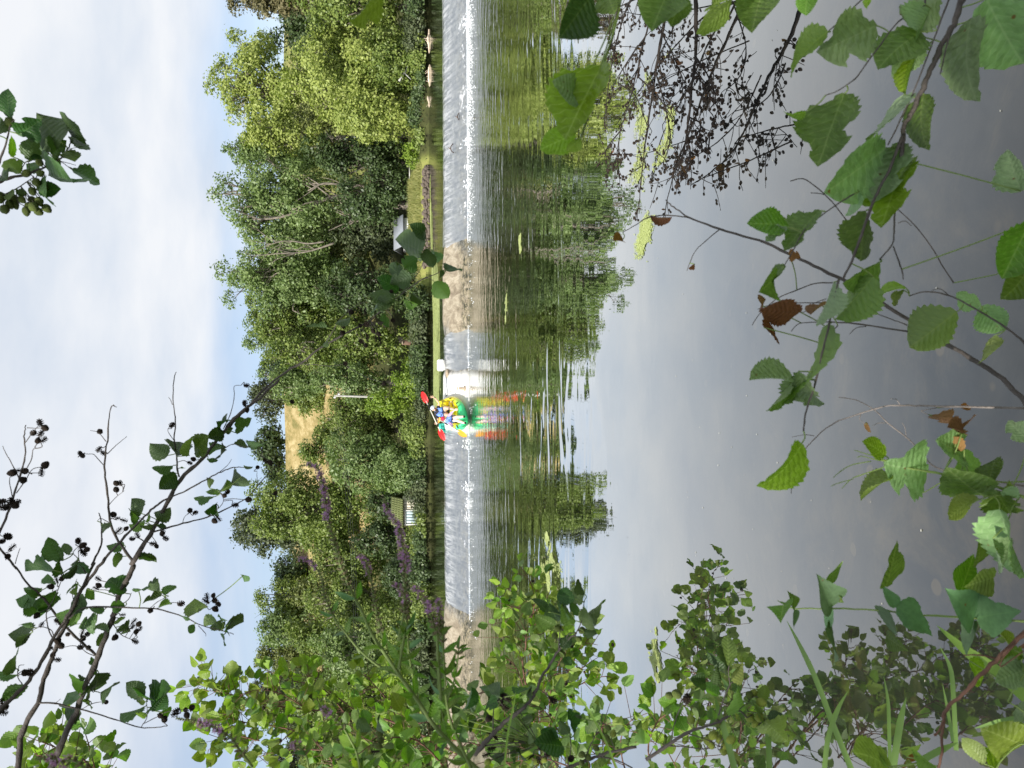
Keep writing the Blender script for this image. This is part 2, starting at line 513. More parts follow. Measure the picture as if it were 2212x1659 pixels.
# ---- thin sheet of falling water over the wet stretches
xs = np.arange(-9.6, 30, .08)
pr2 = [(.55, .0), (.3, .0), (.05, -.005), (-.1, -.04), (-.3, -.11), (-.5, -.185), (-.75, -.285), (-1.0, -.385), (-1.25, -.485), (-1.5, -.585), (-1.75, -.70)]
V = []
for X in xs:
    dd = dry(X)
    for k, (py, pz) in enumerate(pr2):
        n = (mnoise.noise(Vector((X * 2.6, py * .7, 9))) * .03 + mnoise.noise(Vector((X * 9, py * 1.5, 4))) * .012) * (.4 + .6 * min(1, k / 3))
        V.append((X, YC + py + weir_off(X), WZ + .012 + pz + n + (-.12 * dd) + .006))
npf = len(pr2)
ii = np.arange(len(xs) - 1)[:, None] * npf + np.arange(npf - 1)[None, :]
Fg = np.stack([ii, ii + npf, ii + npf + 1, ii + 1], -1).reshape(-1, 4)
t = NT('falling_water')
co = t.objco()
sx = t.n('ShaderNodeSeparateXYZ', {0: co})
v = t.n('ShaderNodeMapping', {'Vector': co, 'Scale': (4.8, .5, .5)}).outputs[0]
stk = t.noise(2.2, 6, .75, v, .6)
clump = t.noise(.8, 3, .5, co)
spk = t.noise(6.0, 5, .8, co)
top = t.maprange(sx.outputs['Z'], .34, .60)
foot = t.maprange(sx.outputs['Z'], .36, .10)
a = t.math('MULTIPLY', t.maprange(stk, .44, .60), t.math('MULTIPLY_ADD', top, .36, .08))
b = t.math('MULTIPLY', t.maprange(t.math('ADD', spk, t.math('MULTIPLY', clump, 1.1)), 1.20, 1.27), foot)
white = t.math('MINIMUM', t.math('ADD', a, b), 1.0)
nrm = t.bump(t.math('ADD', stk, t.math('MULTIPLY', spk, .4)), .45, .04)
gl = t.n('ShaderNodeBsdfGlossy', {'Color': (.9, .92, .94, 1), 'Roughness': .28, 'Normal': nrm}).outputs[0]
tr = t.n('ShaderNodeBsdfTransparent', {'Color': (.86, .90, .92, 1)}).outputs[0]
lw = t.n('ShaderNodeFresnel', {'IOR': 1.33, 'Normal': nrm}).outputs[0]
wat = t.n('ShaderNodeMixShader', {0: t.math('MINIMUM', t.math('MULTIPLY_ADD', lw, .45, .0), 1.0), 1: tr, 2: gl}).outputs[0]
wh = t.pbr((.70, .71, .71), .5, nrm, .3)
MF = t.done(t.n('ShaderNodeMixShader', {0: white, 1: wat, 2: wh}).outputs[0])
tag(link('falling_water', mesh_np('falling_water', V, Fg, MF, True)), 'thin sheet of white water sliding down the weir', None, None, 'structure')

# ---- foam: blobs thrown up along the foot
rg = np.random.RandomState(5)
def blob_cloud(C, Rr, flat=.6):
    n = len(C)
    base = np.array([[1, 0, 0], [.31, .95, 0], [-.81, .59, 0], [-.81, -.59, 0], [.31, -.95, 0], [0, 0, 1.]])
    ang = rg.rand(n) * 6.28
    ca, sa = np.cos(ang)[:, None], np.sin(ang)[:, None]
    B = base[None] * (1 + (rg.rand(n, 6, 1) - .5) * .6)
    X_ = B[..., 0] * ca - B[..., 1] * sa; Y_ = B[..., 0] * sa + B[..., 1] * ca
    V = np.stack([X_, Y_, B[..., 2] * flat], -1) * Rr[:, None, None] + C[:, None, :]
    f = np.array([[0, 1, 5], [1, 2, 5], [2, 3, 5], [3, 4, 5], [4, 0, 5]])
    F_ = (f[None] + (np.arange(n) * 6)[:, None, None]).reshape(-1, 3)
    return V.reshape(-1, 3), F_
C = []; Rr = []
def wet(X): return 1 - (dry(X) if X > .7 or X < -7 else 0)
while len(C) < 11500:
    X = rg.uniform(-10.3, 14.5)
    if rg.rand() > .28 + .72 * wet(X): continue
    k = rg.rand()
    cl = mnoise.noise(Vector((X * .55, 0, 11))) * .5 + .5
    cl2 = mnoise.noise(Vector((X * 1.9, 2, 3))) * .5 + .5
    if k < .50:                                # the line at the foot
        y = YF + .06 + rg.randn() * .02 * (1 + cl2 * 1.6 + 2.2 * min(1, max(0, (X - 5) / 6))); z = .006
        r = rg.uniform(.010, .028)
    elif k < .58:                              # foam clinging to the lower slope, in clumps
        if mnoise.noise(Vector((X * 1.3, 5, 3))) < .22: continue
        y = YF + abs(rg.randn()) * .38 * cl2 + .02
        if y > YF + 1.1: continue
        z = max(.01, (y - YF - .02) * .41 + .02); r = rg.uniform(.012, .05)
    else:                                      # flecks carried away, most on the right
        if rg.rand() > .06 + .94 * min(1, max(0, (X - 2) / 8)) ** 1.2: continue
        y = YF - abs(rg.randn()) * 1.0; z = .003; r = rg.uniform(.008, .024)
    C.append((X, y + weir_off(X), z)); Rr.append(r)
V, Fg = blob_cloud(np.array(C), np.array(Rr))
MFOAM = simple('white_foam', (.86, .88, .89), .7, .06, 8, .2)
tag(link('foam', mesh_np('foam', V, Fg, MFOAM)), 'white foam churned up along the foot of the weir', 'foam', None, 'stuff')

# ---- duckweed and algae mats
MALG = leafmat('duckweed', (.34, .40, .10), (.54, .60, .24), .1, .6)
def mat_scatter(name, pts_fn, n, z, smin, smax, label, seed=1):
    g = np.random.RandomState(seed)
    C = []
    while len(C) < n:
        p = pts_fn(g)
        if p is not None: C.append((p[0], p[1], z + g.rand() * .004))
    C = np.array(C); n = len(C)
    s = g.uniform(smin, smax, n)[:, None, None]; a = g.rand(n) * 6.28
    b = np.array([[1, 0, 0], [0, .7, 0], [-1, 0, 0], [0, -.7, 0]])
    ca, sa = np.cos(a)[:, None], np.sin(a)[:, None]
    V = np.stack([b[None, :, 0] * ca - b[None, :, 1] * sa, b[None, :, 0] * sa + b[None, :, 1] * ca, g.rand(n, 4) * .05], -1) * s + C[:, None, :]
    Fq = np.arange(n * 4).reshape(-1, 4)
    return tag(link(name, mesh_np(name, V.reshape(-1, 3), Fq, MALG)), label, 'duckweed', None, 'stuff')
def band_upper(g):
    x = g.uniform(-1.2, 10.5)
    y1 = 36.6 + min(3.2, max(0, x - 3) * .55)
    y0 = 30.2 + max(0, x - 3.2) * 1.5
    if x < 0: y0 += -x * 1.2
    if y0 > y1 - .5: y0 = y1 - .5
    y = g.uniform(y0 - .6, y1)
    d = mnoise.noise(Vector((x * .25, y * 1.5, 1))) + .35 * mnoise.noise(Vector((x * 1.2, y * 6, 1)))
    e = min(1, max(0, (y - y0 + .3) / 2.0))
    return (x, y) if d > .15 - .66 * e else None
mat_scatter('duckweed_mat', band_upper, 26000, WZ + .004, .04, .085, 'broad band of yellow green duckweed above the weir', 1)
def along(a, b, w, pw=1.0):
    a = G(*a); b = G(*b)
    def f(g):
        t_ = g.rand(); q = a.lerp(b, t_)
        dv = (b - a).normalized(); pn = Vector((-dv.y, dv.x, 0))
        ww = w * (math.sin(math.pi * min(1, max(.02, t_))) ** pw)
        o = g.randn() * ww * .5
        q = q + pn * o
        if mnoise.noise(Vector((q.x * 3.2, q.y * 2.2, 3))) + .5 * mnoise.noise(Vector((q.x * 11, q.y * 8, 3))) < -.05 + abs(o) / ww * .30 + g.rand() * .45: return None
        return (q.x, q.y)
    return f
mat_scatter('duckweed_mat', along((1182, 1150), (1185, 1290), 1.0), 2600, .004, .010, .024, 'pale duckweed raft drifting right of the leafy shrub', 2)
mat_scatter('duckweed_mat', along((1418, 1345), (1425, 1490), .36), 1300, .004, .006, .016, 'small duckweed raft alone on the still water', 3)
mat_scatter('duckweed_mat', along((1405, 100), (1392, 570), .50, .25), 4200, .004, .006, .014, 'long duckweed strip caught under the bare branch', 4)
mat_scatter('duckweed_mat', along((1452, 230), (1425, 420), .26, .5), 1500, .004, .005, .012, 'short duckweed ribbon at the tip of the bare branch', 5)
mat_scatter('duckweed_mat', along((1126, 505), (1122, 565), .35), 900, .004, .015, .03, 'tiny duckweed fleck among the ripples, level with the dry stretch', 6)
mat_scatter('duckweed_mat', along((1095, 620), (1092, 700), .30), 600, .004, .015, .03, 'thin duckweed fleck nearest below the dry weir', 7)

# ---- near bank: left shore and the ground under the photographer
shore = [(-16, 26), (-13.6, 24.5), (-13.2, 22), (-12.4, 19), (-10.4, 15), (-8.1, 11), (-5.7, 7.4), (-3.7, 4.4), (-2.4, 2.6), (-1.6, 1.55), (-.6, .95), (1.0, .75), (3, .7), (8, .8), (20, 0), (60, -3)]
shore = smooth_path([(a, b) for a, b in shore], 4)
V = []; rows = [(-.6, -.6), (0, -.04), (.25, .22), (.8, .55), (2, .8), (5, 1.2), (15, 2), (60, 5)]
for i, (x, y) in enumerate(shore):
    j = min(i + 1, len(shore) - 1); k = max(i - 1, 0)
    d = Vector((shore[j][0] - shore[k][0], shore[j][1] - shore[k][1], 0)).normalized()
    n_ = Vector((d.y, -d.x, 0))
    for (o, z) in rows:
        V.append((x + n_.x * o, y + n_.y * o, z + .06 * mnoise.noise(Vector((x * 1.3, y * 1.3, o)))))
nr = len(rows)
ii = np.arange(len(shore) - 1)[:, None] * nr + np.arange(nr - 1)[None, :]
Fg = np.stack([ii, ii + 1, ii + nr + 1, ii + nr], -1).reshape(-1, 4)
t = NT('bank_soil')
co = t.objco()
c = t.ramp(t.noise(3, 6, .65, co), [(.3, (.03, .025, .015)), (.55, (.07, .07, .03)), (.75, (.12, .13, .05))])
tag(link('bank', mesh_np('bank', V, Fg, t.done(t.pbr(c, .95, t.bump(t.noise(20, 4, .6, co), .6, .03))), True)), 'near river bank under the shrubs', None, None, 'structure')

# ---- small debris drifting on the still water
g = np.random.RandomState(21)
C = []
while len(C) < 230:
    y = g.uniform(2.4, 16); x = g.uniform(-.5, .5) * y
    if g.rand() < .5 and mnoise.noise(Vector((x * .6, y * .25, 8))) < .1: continue
    C.append((x, y, .003))
C = np.array(C); n = len(C); s = (g.uniform(.0015, .0055, n) * (1 + C[:, 1] * .05))[:, None, None]
an = g.rand(n) * 6.28; k6 = np.arange(6) * 1.047
V = np.stack([np.cos(k6[None] + an[:, None]) * (1 + .3 * g.rand(n, 6)), np.sin(k6[None] + an[:, None]) * .6, .15 + .1 * g.rand(n, 6)], -1) * s + C[:, None, :]
Fq = np.arange(n * 6).reshape(-1, 6)
tag(link('floating_specks', mesh_np('floating_specks', V.reshape(-1, 3), Fq, leafmat('drifting_fluff', (.45, .42, .33), (.66, .64, .56), .1, .7))), 'pale seeds and flecks drifting on the still water', 'debris', None, 'stuff')
# ================================================================== trees
LEAF = {
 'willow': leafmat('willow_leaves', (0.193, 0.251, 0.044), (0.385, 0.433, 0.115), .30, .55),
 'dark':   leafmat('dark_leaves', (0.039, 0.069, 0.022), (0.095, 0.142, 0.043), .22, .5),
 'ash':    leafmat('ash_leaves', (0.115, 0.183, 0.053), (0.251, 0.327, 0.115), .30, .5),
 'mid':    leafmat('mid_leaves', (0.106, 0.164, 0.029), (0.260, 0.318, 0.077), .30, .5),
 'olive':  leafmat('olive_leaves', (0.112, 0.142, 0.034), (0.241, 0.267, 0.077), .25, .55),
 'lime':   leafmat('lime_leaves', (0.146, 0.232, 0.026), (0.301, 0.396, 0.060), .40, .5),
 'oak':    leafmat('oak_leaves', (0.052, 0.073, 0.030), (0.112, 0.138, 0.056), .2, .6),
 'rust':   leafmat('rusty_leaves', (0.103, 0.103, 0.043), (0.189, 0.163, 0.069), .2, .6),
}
BARK = simple('grey_bark', (.22, .19, .155), .85, .35, 5, .2, .5)
BARK_D = simple('dark_bark', (.09, .075, .06), .9, .35, 5, .2, .5)

def leaf_quads(C, N, s, rg, asp=.62):
    n = len(C)
    r = rg.randn(n, 3)
    a = np.cross(N, r); a /= np.linalg.norm(a, axis=1)[:, None] + 1e-9
    b = np.cross(N, a)
    s = s[:, None]
    V = np.stack([C + a * s, C + b * s * asp, C - a * s, C - b * s * asp], 1)
    V[:, 0] += N * s * .25; V[:, 2] += N * s * .25
    return V.reshape(-1, 3), np.arange(n * 4).reshape(-1, 4)

def make_tree(name, label, cat, xt, xb, y0, y1, Y, leaf, s=.10, dens=1.0, lobes=70, lobe_r=.20, trunk=True, group=None,
              seed=0, taper=0.0, droop=0.0, bark=None, ry=None, base_z=None, gap=0.0, tx=None, tr=.22, flat=1.0):
    """crown between display rows xt..xb and columns y0..y1 at ground distance Y"""
    rg = np.random.RandomState(seed + 17)
    yc = (y0 + y1) / 2
    top = Q(xt, yc, Y); bot = Q(xb, yc, Y)
    l = Q((xt + xb) / 2, y1, Y); r = Q((xt + xb) / 2, y0, Y)
    c = np.array([(l.x + r.x) / 2, Y, (top.z + bot.z) / 2])
    rx = (r.x - l.x) / 2; rz = (top.z - bot.z) / 2
    ry_ = ry or min(rx, rz) * .85
    gzz = base_z if base_z is not None else gz(c[0], Y)
    root = empty(name, (c[0], Y, gzz))
    tag(root, label, cat, group)
    o = np.array([c[0], Y, gzz])
    # lobes
    LC = []; LR = []
    while len(LC) < lobes:
        d = rg.randn(3); d /= np.linalg.norm(d)
        if len(LC) % 3: d[1] = -abs(d[1])
        k = rg.uniform(.30, .93) if rg.rand() > gap * .4 else rg.uniform(.2, .6)
        lr = lobe_r * 1.15 * rg.uniform(.65, 1.35) * (rx + rz) / 2
        p = d * k
        w = 1 - taper * max(0, p[2])
        q = np.array([p[0] * w * max(.2, rx - lr * .3), p[1] * w * ry_, p[2] * max(.2, rz - lr * .15)])
        LC.append(q); LR.append(lr)
    LC = np.array(LC); LR = np.array(LR)
    area = math.pi * rx * rz
    n = int(min(60000, 5.8 * dens * area / (1.24 * s * s)))
    wt = LR ** 2; wt /= wt.sum()
    idx = rg.choice(len(LC), n, p=wt)
    d = rg.randn(n, 3)
    out = LC[idx] / (np.linalg.norm(LC[idx], axis=1)[:, None] + 1e-6)
    d = d / np.linalg.norm(d, axis=1)[:, None] + out * .55 + np.array([0, -.12, .22])
    d /= np.linalg.norm(d, axis=1)[:, None]
    rad = LR[idx] * np.where(rg.rand(n) < .75, rg.uniform(.82, 1.08, n), rg.uniform(.3, .9, n))
    # small bumpiness: twig tufts
    tuft = rg.randint(0, 100000, n) % 9
    Pp = LC[idx] + d * rad[:, None] * np.array([1, 1, flat])
    if droop: Pp[:, 2] -= droop * rg.rand(n) ** 2 * LR[idx]
    Pp += rg.randn(n, 3) * s * .6
    # clump the leaves to twigs: snap a share of them towards tuft centres
    tc_ = Pp[rg.randint(0, n, max(8, n // 14))]
    near = rg.randint(0, len(tc_), n // 2)
    Pp[:n // 2] = tc_[near] + rg.randn(n // 2, 3) * s * 1.4
    N = d + rg.randn(n, 3) * .75 + np.array([0, 0, .35])
    if n // 2: N[:n // 2] = (Pp[:n // 2] / (np.linalg.norm(Pp[:n // 2], axis=1)[:, None] + 1e-6)) + rg.randn(n // 2, 3) * .6 + np.array([0, 0, .35])
    N /= np.linalg.norm(N, axis=1)[:, None]
    Pw = Pp + (c - o)
    keep = Pw[:, 2] > -.25
    V, Fq = leaf_quads(Pw[keep], N[keep], s * rg.uniform(.6, 1.3, n)[keep], rg)
    link('crown', mesh_np('crown', V, Fq, LEAF[leaf]), root)
    if trunk:
        b = MB()
        bx = 0 if tx is None else Q(xb, tx, Y).x - o[0]
        h0 = max(.3, c[2] - gzz - rz * .35)
        fork = np.array([bx * .6 + rg.randn() * .2, 0, h0])
        b.tube(smooth_path([(bx, 0, -.3), (bx * .85 + rg.randn() * .1, 0, h0 * .5), tuple(fork)], 3), np.linspace(tr, tr * .7, 7), 8)
        order = np.argsort(-LC[:, 2])
        for k in order[:int(min(len(LC), 26))].tolist() + rg.choice(len(LC), min(10, len(LC))).tolist():
            e = LC[k] + (c - o)
            mid = fork * .45 + e * .55 + rg.randn(3) * .06 * rz + np.array([0, 0, .08 * rz])
            mid[2] = max(mid[2], .2)
            rr = tr * .34
            pth = smooth_path([tuple(fork - np.array([0, 0, .3])), tuple(mid), tuple(e)], 3)
            b.tube(pth, np.linspace(rr, rr * .22, len(pth)), 5, False)
            for q in range(2):
                e2 = e + rg.randn(3) * LR[k] * .6 + np.array([0, 0, LR[k] * .3])
                b.tube([mid * .4 + e * .6, e2], [rr * .3, rr * .1], 4, False)
        b.build('trunk', bark or BARK, root, True)
    return root

# ---- far hill crest first, then nearer ---------------------------------------------
GH = 'dark trees on the hill crest'
T = make_tree
T('hill_tree', 'dark oak standing alone on the skyline at far left', 'tree', 542, 654, 1444, 1560, 84, 'oak', .17, 1.0, 50, .24, group=GH, seed=1)
T('hill_tree', 'dense dark tree on the ridge above the dry field, left of the straw meadow', 'tree', 575, 702, 1188, 1262, 80, 'dark', .16, 1.0, 40, .25, group=GH, seed=2)
T('hill_tree', 'dark rounded oak rising behind the pale green tree above the white hut', 'tree', 488, 690, 1078, 1200, 64, 'oak', .15, 1.1, 60, .20, group=GH, seed=3)
T('hill_tree', 'dark hedge oak at the top edge of the straw field', 'tree', 548, 614, 905, 1000, 88, 'dark', .17, 1.2, 40, .24, group=GH, seed=4)
T('hill_tree', 'small grey green ridge tree over the field, right of the hedge oak', 'tree', 541, 612, 800, 915, 87, 'oak', .17, 1.1, 40, .24, group=GH, seed=5)
T('hill_tree', 'low dark bush closing the top of the straw field', 'tree', 572, 617, 965, 1050, 86, 'dark', .17, 1.2, 34, .28, group=GH, seed=6)
for k, (a, b_, c_, d_, yd, lf, lab) in enumerate([
    (556, 640, 1250, 1330, 105, 'mid', 'round green tree on the ridge, just left of the dark crest tree'),
    (562, 650, 1320, 1400, 100, 'ash', 'feathery ridge tree with pale bare limbs showing'),
    (556, 640, 1385, 1455, 104, 'olive', 'olive green ridge tree beside the lone skyline oak'),
    (600, 690, 1440, 1530, 96, 'dark', 'dark tree below the lone skyline oak'),
    (590, 700, 1560, 1700, 100, 'oak', 'dull green tree on the hill at the left edge'),
    (620, 730, 1335, 1420, 82, 'mid', 'bushy hillside tree dividing the dry meadow'),
    (640, 760, 1430, 1560, 78, 'mid', 'broad hillside tree above the far left shrubs'),
    (628, 735, 1255, 1315, 80, 'olive', 'small hillside tree in front of the dry meadow strip'),
    (600, 640, 780, 860, 100, 'olive', 'scrubby tree beside the right end of the straw field'),
    (640, 740, 700, 800, 75, 'olive', 'hillside tree hidden behind the bare branched wood'),
    (700, 800, 900, 985, 66, 'ash', 'grey green tree standing low in front of the straw field'),
    (560, 660, 740, 800, 112, 'olive', 'ridge tree where the wood ends above the utility pole'),
    (690, 800, 1180, 1260, 70, 'olive', 'olive hillside tree under the strip of dry meadow'),
    (700, 800, 1270, 1360, 68, 'mid', 'round hillside tree below the dry meadow strip'),
    (560, 700, 1490, 1580, 110, 'mid', 'hill tree between the skyline oak and the left edge'),
    (700, 820, 1380, 1480, 66, 'ash', 'green hillside tree above the overhead cables'),
    (650, 780, 1560, 1680, 70, 'mid', 'low hillside tree at the left edge'),
    (556, 640, 770, 830, 105, 'dark', 'dark ridge tree left of the mid green ridge trees by the wood'),
    (600, 700, 820, 880, 92, 'mid', 'bushy tree standing at the right end of the straw field'),
    (650, 740, 930, 1010, 72, 'mid', 'low scrub tree at the bottom left of the straw field'),
    (560, 660, 690, 760, 100, 'oak', 'dull ridge tree closing the sky behind the stepping trees'),
    (700, 800, 770, 830, 68, 'olive', 'thick hillside tree below the ridge, right of the utility pole'),
    (640, 720, 1100, 1190, 72, 'mid', 'hillside tree half hidden by the spreading tree over the hut'),
    ]):
    T('hill_tree', lab, 'tree', a - 4, b_ + 62, c_ - 9, d_ + 9, 60 + (yd - 66) * .45, lf, .125, 1.15, 40, .24, group='trees scattered on the hillside', seed=20 + k)

# ---- tall wood on the right ---------------------------------------------------------
GR = 'tall trees on the far bank'
T('tall_tree', 'brownish green tree at the far right edge of the wood', 'tree', 478, 700, -70, 62, 60, 'rust', .12, .9, 60, .17, group=GR, seed=41)
T('poplar_tree', 'tall yellow green poplar with sky showing through its top', 'tree', 447, 700, 60, 322, 54, 'willow', .105, .62, 100, .135, group=GR, seed=42, tr=.3, gap=.3, tx=210)
T('poplar_tree', 'lower spur of the yellow green poplar leaning left', 'tree', 520, 740, 235, 345, 52, 'willow', .10, .6, 46, .15, group=GR, seed=43)
T('ash_tree', 'tall blue green ash with pale grey trunks and open top', 'tree', 428, 800, 325, 565, 52, 'ash', .10, .66, 120, .13, group=GR, seed=44, tr=.34, gap=.4, tx=428)
T('ash_tree', 'second ash with thin bare limbs reaching into the sky', 'tree', 464, 780, 510, 700, 54, 'ash', .10, .62, 90, .14, group=GR, seed=45, gap=.4, tr=.25)
T('tall_tree', 'slender mid green tree stepping down from the ash wood', 'tree', 502, 800, 650, 750, 56, 'mid', .10, .7, 60, .17, group=GR, seed=46)
T('tall_tree', 'small open tree where the wood meets the straw field', 'tree', 538, 800, 730, 805, 54, 'mid', .10, .7, 50, .18, group=GR, seed=47)
T('tall_tree', 'light green tree left of the utility pole', 'tree', 544, 720, 785, 868, 60, 'ash', .11, .75, 50, .18, group=GR, seed=48)
T('tall_tree', 'bushy tree in front of the straw field beside the utility pole', 'tree', 660, 850, 770, 880, 50, 'ash', .10, .75, 60, .19, group=GR, seed=49)
T('willow_tree', 'huge pale willow billowing down to the shaded water', 'tree', 590, 900, 60, 300, 46.5, 'willow', .095, 1.0, 120, .14, group=GR, seed=50, droop=.9, ry=4.2, tx=180)
T('willow_tree', 'darker willow filling the right edge above the pale logs', 'tree', 600, 912, -90, 105, 45.5, 'mid', .095, .95, 90, .15, group=GR, seed=51, droop=.9, ry=4)
T('willow_tree', 'lower willow boughs overhanging the pale logs', 'tree', 760, 918, 40, 215, 43.6, 'mid', .085, .65, 60, .17, group=GR, seed=52, droop=.8, ry=1.8, trunk=False)
T('willow_tree', 'sunlit willow skirt between the logs and the lime green bush', 'tree', 700, 925, 190, 318, 44, 'willow', .09, .85, 60, .17, group=GR, seed=53, droop=.8, ry=2.0, trunk=False)
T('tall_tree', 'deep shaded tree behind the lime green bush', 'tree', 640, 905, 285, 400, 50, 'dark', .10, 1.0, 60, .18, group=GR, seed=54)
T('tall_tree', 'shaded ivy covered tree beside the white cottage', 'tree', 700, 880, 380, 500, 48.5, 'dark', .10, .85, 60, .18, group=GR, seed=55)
T('tall_tree', 'olive tree behind the ash trunks', 'tree', 600, 860, 430, 600, 60, 'olive', .11, 1.0, 80, .17, group=GR, seed=56)
T('tall_tree', 'dense dark tree behind the floating leaf spray', 'tree', 690, 905, 560, 700, 50, 'dark', .10, .9, 70, .18, group=GR, seed=57)
T('tall_tree', 'mid green tree above the brown post', 'tree', 680, 900, 680, 790, 50, 'mid', .10, .85, 60, .18, group=GR, seed=58)
T('tall_tree', 'back row tree closing the wood behind the poplar', 'tree', 560, 900, 0, 200, 64, 'dark', .13, 1.0, 70, .18, group=GR, seed=59)
T('tall_tree', 'back row tree closing the wood behind the ash', 'tree', 560, 900, 220, 420, 66, 'olive', .13, 1.0, 70, .18, group=GR, seed=60)
T('tall_tree', 'back row tree closing the wood behind the brown post', 'tree', 640, 900, 560, 800, 66, 'mid', .13, 1.0, 70, .18, group=GR, seed=61)

# ---- middle and left -----------------------------------------------------------------
GL = 'bank trees left of the kayak'
T('bank_tree', 'light green spreading tree above the white hut', 'tree', 508, 850, 1000, 1190, 54, 'mid', .10, .85, 110, .15, group=GL, seed=71, gap=.2, tr=.25)
T('bank_tree', 'bright bushy tree right of the white hut', 'tree', 690, 900, 930, 1075, 49, 'ash', .10, .85, 80, .17, group=GL, seed=72)
T('bank_tree', 'olive tree at the foot of the straw field', 'tree', 700, 880, 860, 1000, 52, 'olive', .10, .85, 80, .17, group=GL, seed=73)
T('bank_tree', 'tree with yellowish leaves left of the white hut', 'tree', 640, 860, 1150, 1260, 53, 'mid', .10, .9, 70, .17, group=GL, seed=74)
T('bank_tree', 'rounded tree behind the purple flower spikes', 'tree', 650, 880, 1240, 1350, 52, 'mid', .10, .9, 70, .17, group=GL, seed=75)
T('bank_tree', 'dense green tree under the overhead cables', 'tree', 660, 900, 1330, 1470, 50, 'ash', .10, .95, 80, .17, group=GL, seed=76)
T('bank_tree', 'pale yellow green tree far left by the bank', 'tree', 740, 900, 1440, 1560, 47, 'lime', .09, .8, 70, .18, group=GL, seed=77)
T('bank_tree', 'tree closing the left edge behind the alder shrub', 'tree', 640, 900, 1540, 1700, 52, 'mid', .10, 1.0, 70, .18, group=GL, seed=78)
T('bank_tree', 'dim green tree just behind the mossy roof of the white hut', 'tree', 790, 905, 1050, 1125, 47, 'dark', .09, 1.0, 50, .2, group=GL, seed=79)
T('bank_tree', 'shaded tree filling the gap between the hut and the bright bushy tree', 'tree', 800, 905, 985, 1075, 47.5, 'mid', .09, 1.0, 50, .2, group=GL, seed=80)
T('tall_tree', 'back row tree between the poplar and the ash, hiding the hill', 'tree', 520, 800, 225, 345, 68, 'olive', .13, 1.2, 70, .18, group=GR, seed=62)
T('tall_tree', 'back row tree behind the second ash, hiding the hill', 'tree', 540, 800, 480, 620, 68, 'oak', .13, 1.2, 70, .18, group=GR, seed=63)
T('tall_tree', 'back row tree behind the slender stepping trees', 'tree', 600, 800, 640, 760, 70, 'olive', .13, 1.2, 60, .18, group=GR, seed=64)
T('tall_tree', 'tree behind the cottage roof, deep in the wood', 'tree', 720, 900, 455, 560, 52, 'oak', .11, 1.2, 60, .18, group=GR, seed=65)
T('bank_tree', 'shaded tree filling the slope just left of the white hut', 'tree', 755, 905, 1120, 1205, 50, 'dark', .09, 1.1, 60, .2, group=GL, seed=81)
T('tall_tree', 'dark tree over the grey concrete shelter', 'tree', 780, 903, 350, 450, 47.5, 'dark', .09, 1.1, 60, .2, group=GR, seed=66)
T('bank_tree', 'bushy tree between the straw field and the kayakers', 'tree', 690, 860, 845, 940, 51, 'mid', .09, 1.0, 60, .2, group=GL, seed=82)
T('ash_tree', 'ash crown filling the notch between the poplar and the pale trunks', 'tree', 462, 700, 285, 380, 56, 'ash', .10, .9, 60, .17, group=GR, seed=67)
T('ash_tree', 'ash crown filling the notch behind the thin bare limbs', 'tree', 474, 760, 540, 640, 58, 'ash', .10, .85, 60, .17, group=GR, seed=68)
T('tall_tree', 'feathery tree stepping down beside the second ash', 'tree', 500, 760, 625, 705, 58, 'mid', .10, .8, 50, .18, group=GR, seed=69)
T('tall_tree', 'last feathery tree of the wood before the ridge', 'tree', 528, 760, 700, 775, 58, 'ash', .10, .8, 50, .18, group=GR, seed=70)
GB = 'bushes along the far waterline'
for k, (a, b_, c_, d_, yd, lf, lab) in enumerate([
    (874, 921, 300, 364, 42.3, 'lime', 'vivid lime green bush glowing at the shaded water edge'),
    (868, 925, 560, 640, 43.5, 'dark', 'dark bush at the end of the grassy bank'),
    (880, 930, 630, 712, 42.8, 'mid', 'low green bush right of the brown post'),
    (895, 931, 700, 775, 42.2, 'ash', 'leafy waterside bush under the brown post'),
    (850, 931, 780, 862, 43.0, 'lime', 'yellow green bush right of the red paddle blade'),
    (790, 900, 840, 905, 44.5, 'lime', 'tall lime yellow bush at the foot of the pole'),
    (862, 931, 872, 968, 42.8, 'mid', 'glossy green bush behind the kayakers'),
    (805, 931, 955, 1072, 43.2, 'ash', 'big round bush with shining leaves left of the kayakers'),
    (905, 932, 1060, 1150, 42.2, 'dark', 'dark ivy mound hanging in front of the white hut'),
    (862, 930, 1130, 1215, 43.5, 'mid', 'bush beside the left wall of the white hut'),
    (820, 931, 1200, 1290, 43.5, 'dark', 'shaded bush behind the leaning flower spikes'),
    (780, 915, 1275, 1400, 44.5, 'mid', 'ivy draped bush with hanging leaf curtains'),
    (830, 925, 1390, 1500, 43.5, 'lime', 'sunny bush near the far left shore'),
    (820, 930, 1490, 1620, 43.0, 'mid', 'green bush at far left behind the alder leaves'),
    (895, 928, 400, 425, 43.2, 'mid', 'little ivy tuft at the foot of the ash trunk'),
    (896, 922, 518, 560, 42.8, 'mid', 'tuft of bush at the corner of the cottage garden'),
    ]):
    T('bush', lab, 'bush', a, b_, c_, d_, yd, lf, .075, 1.0, 34, .26, trunk=False, group=GB, seed=90 + k)

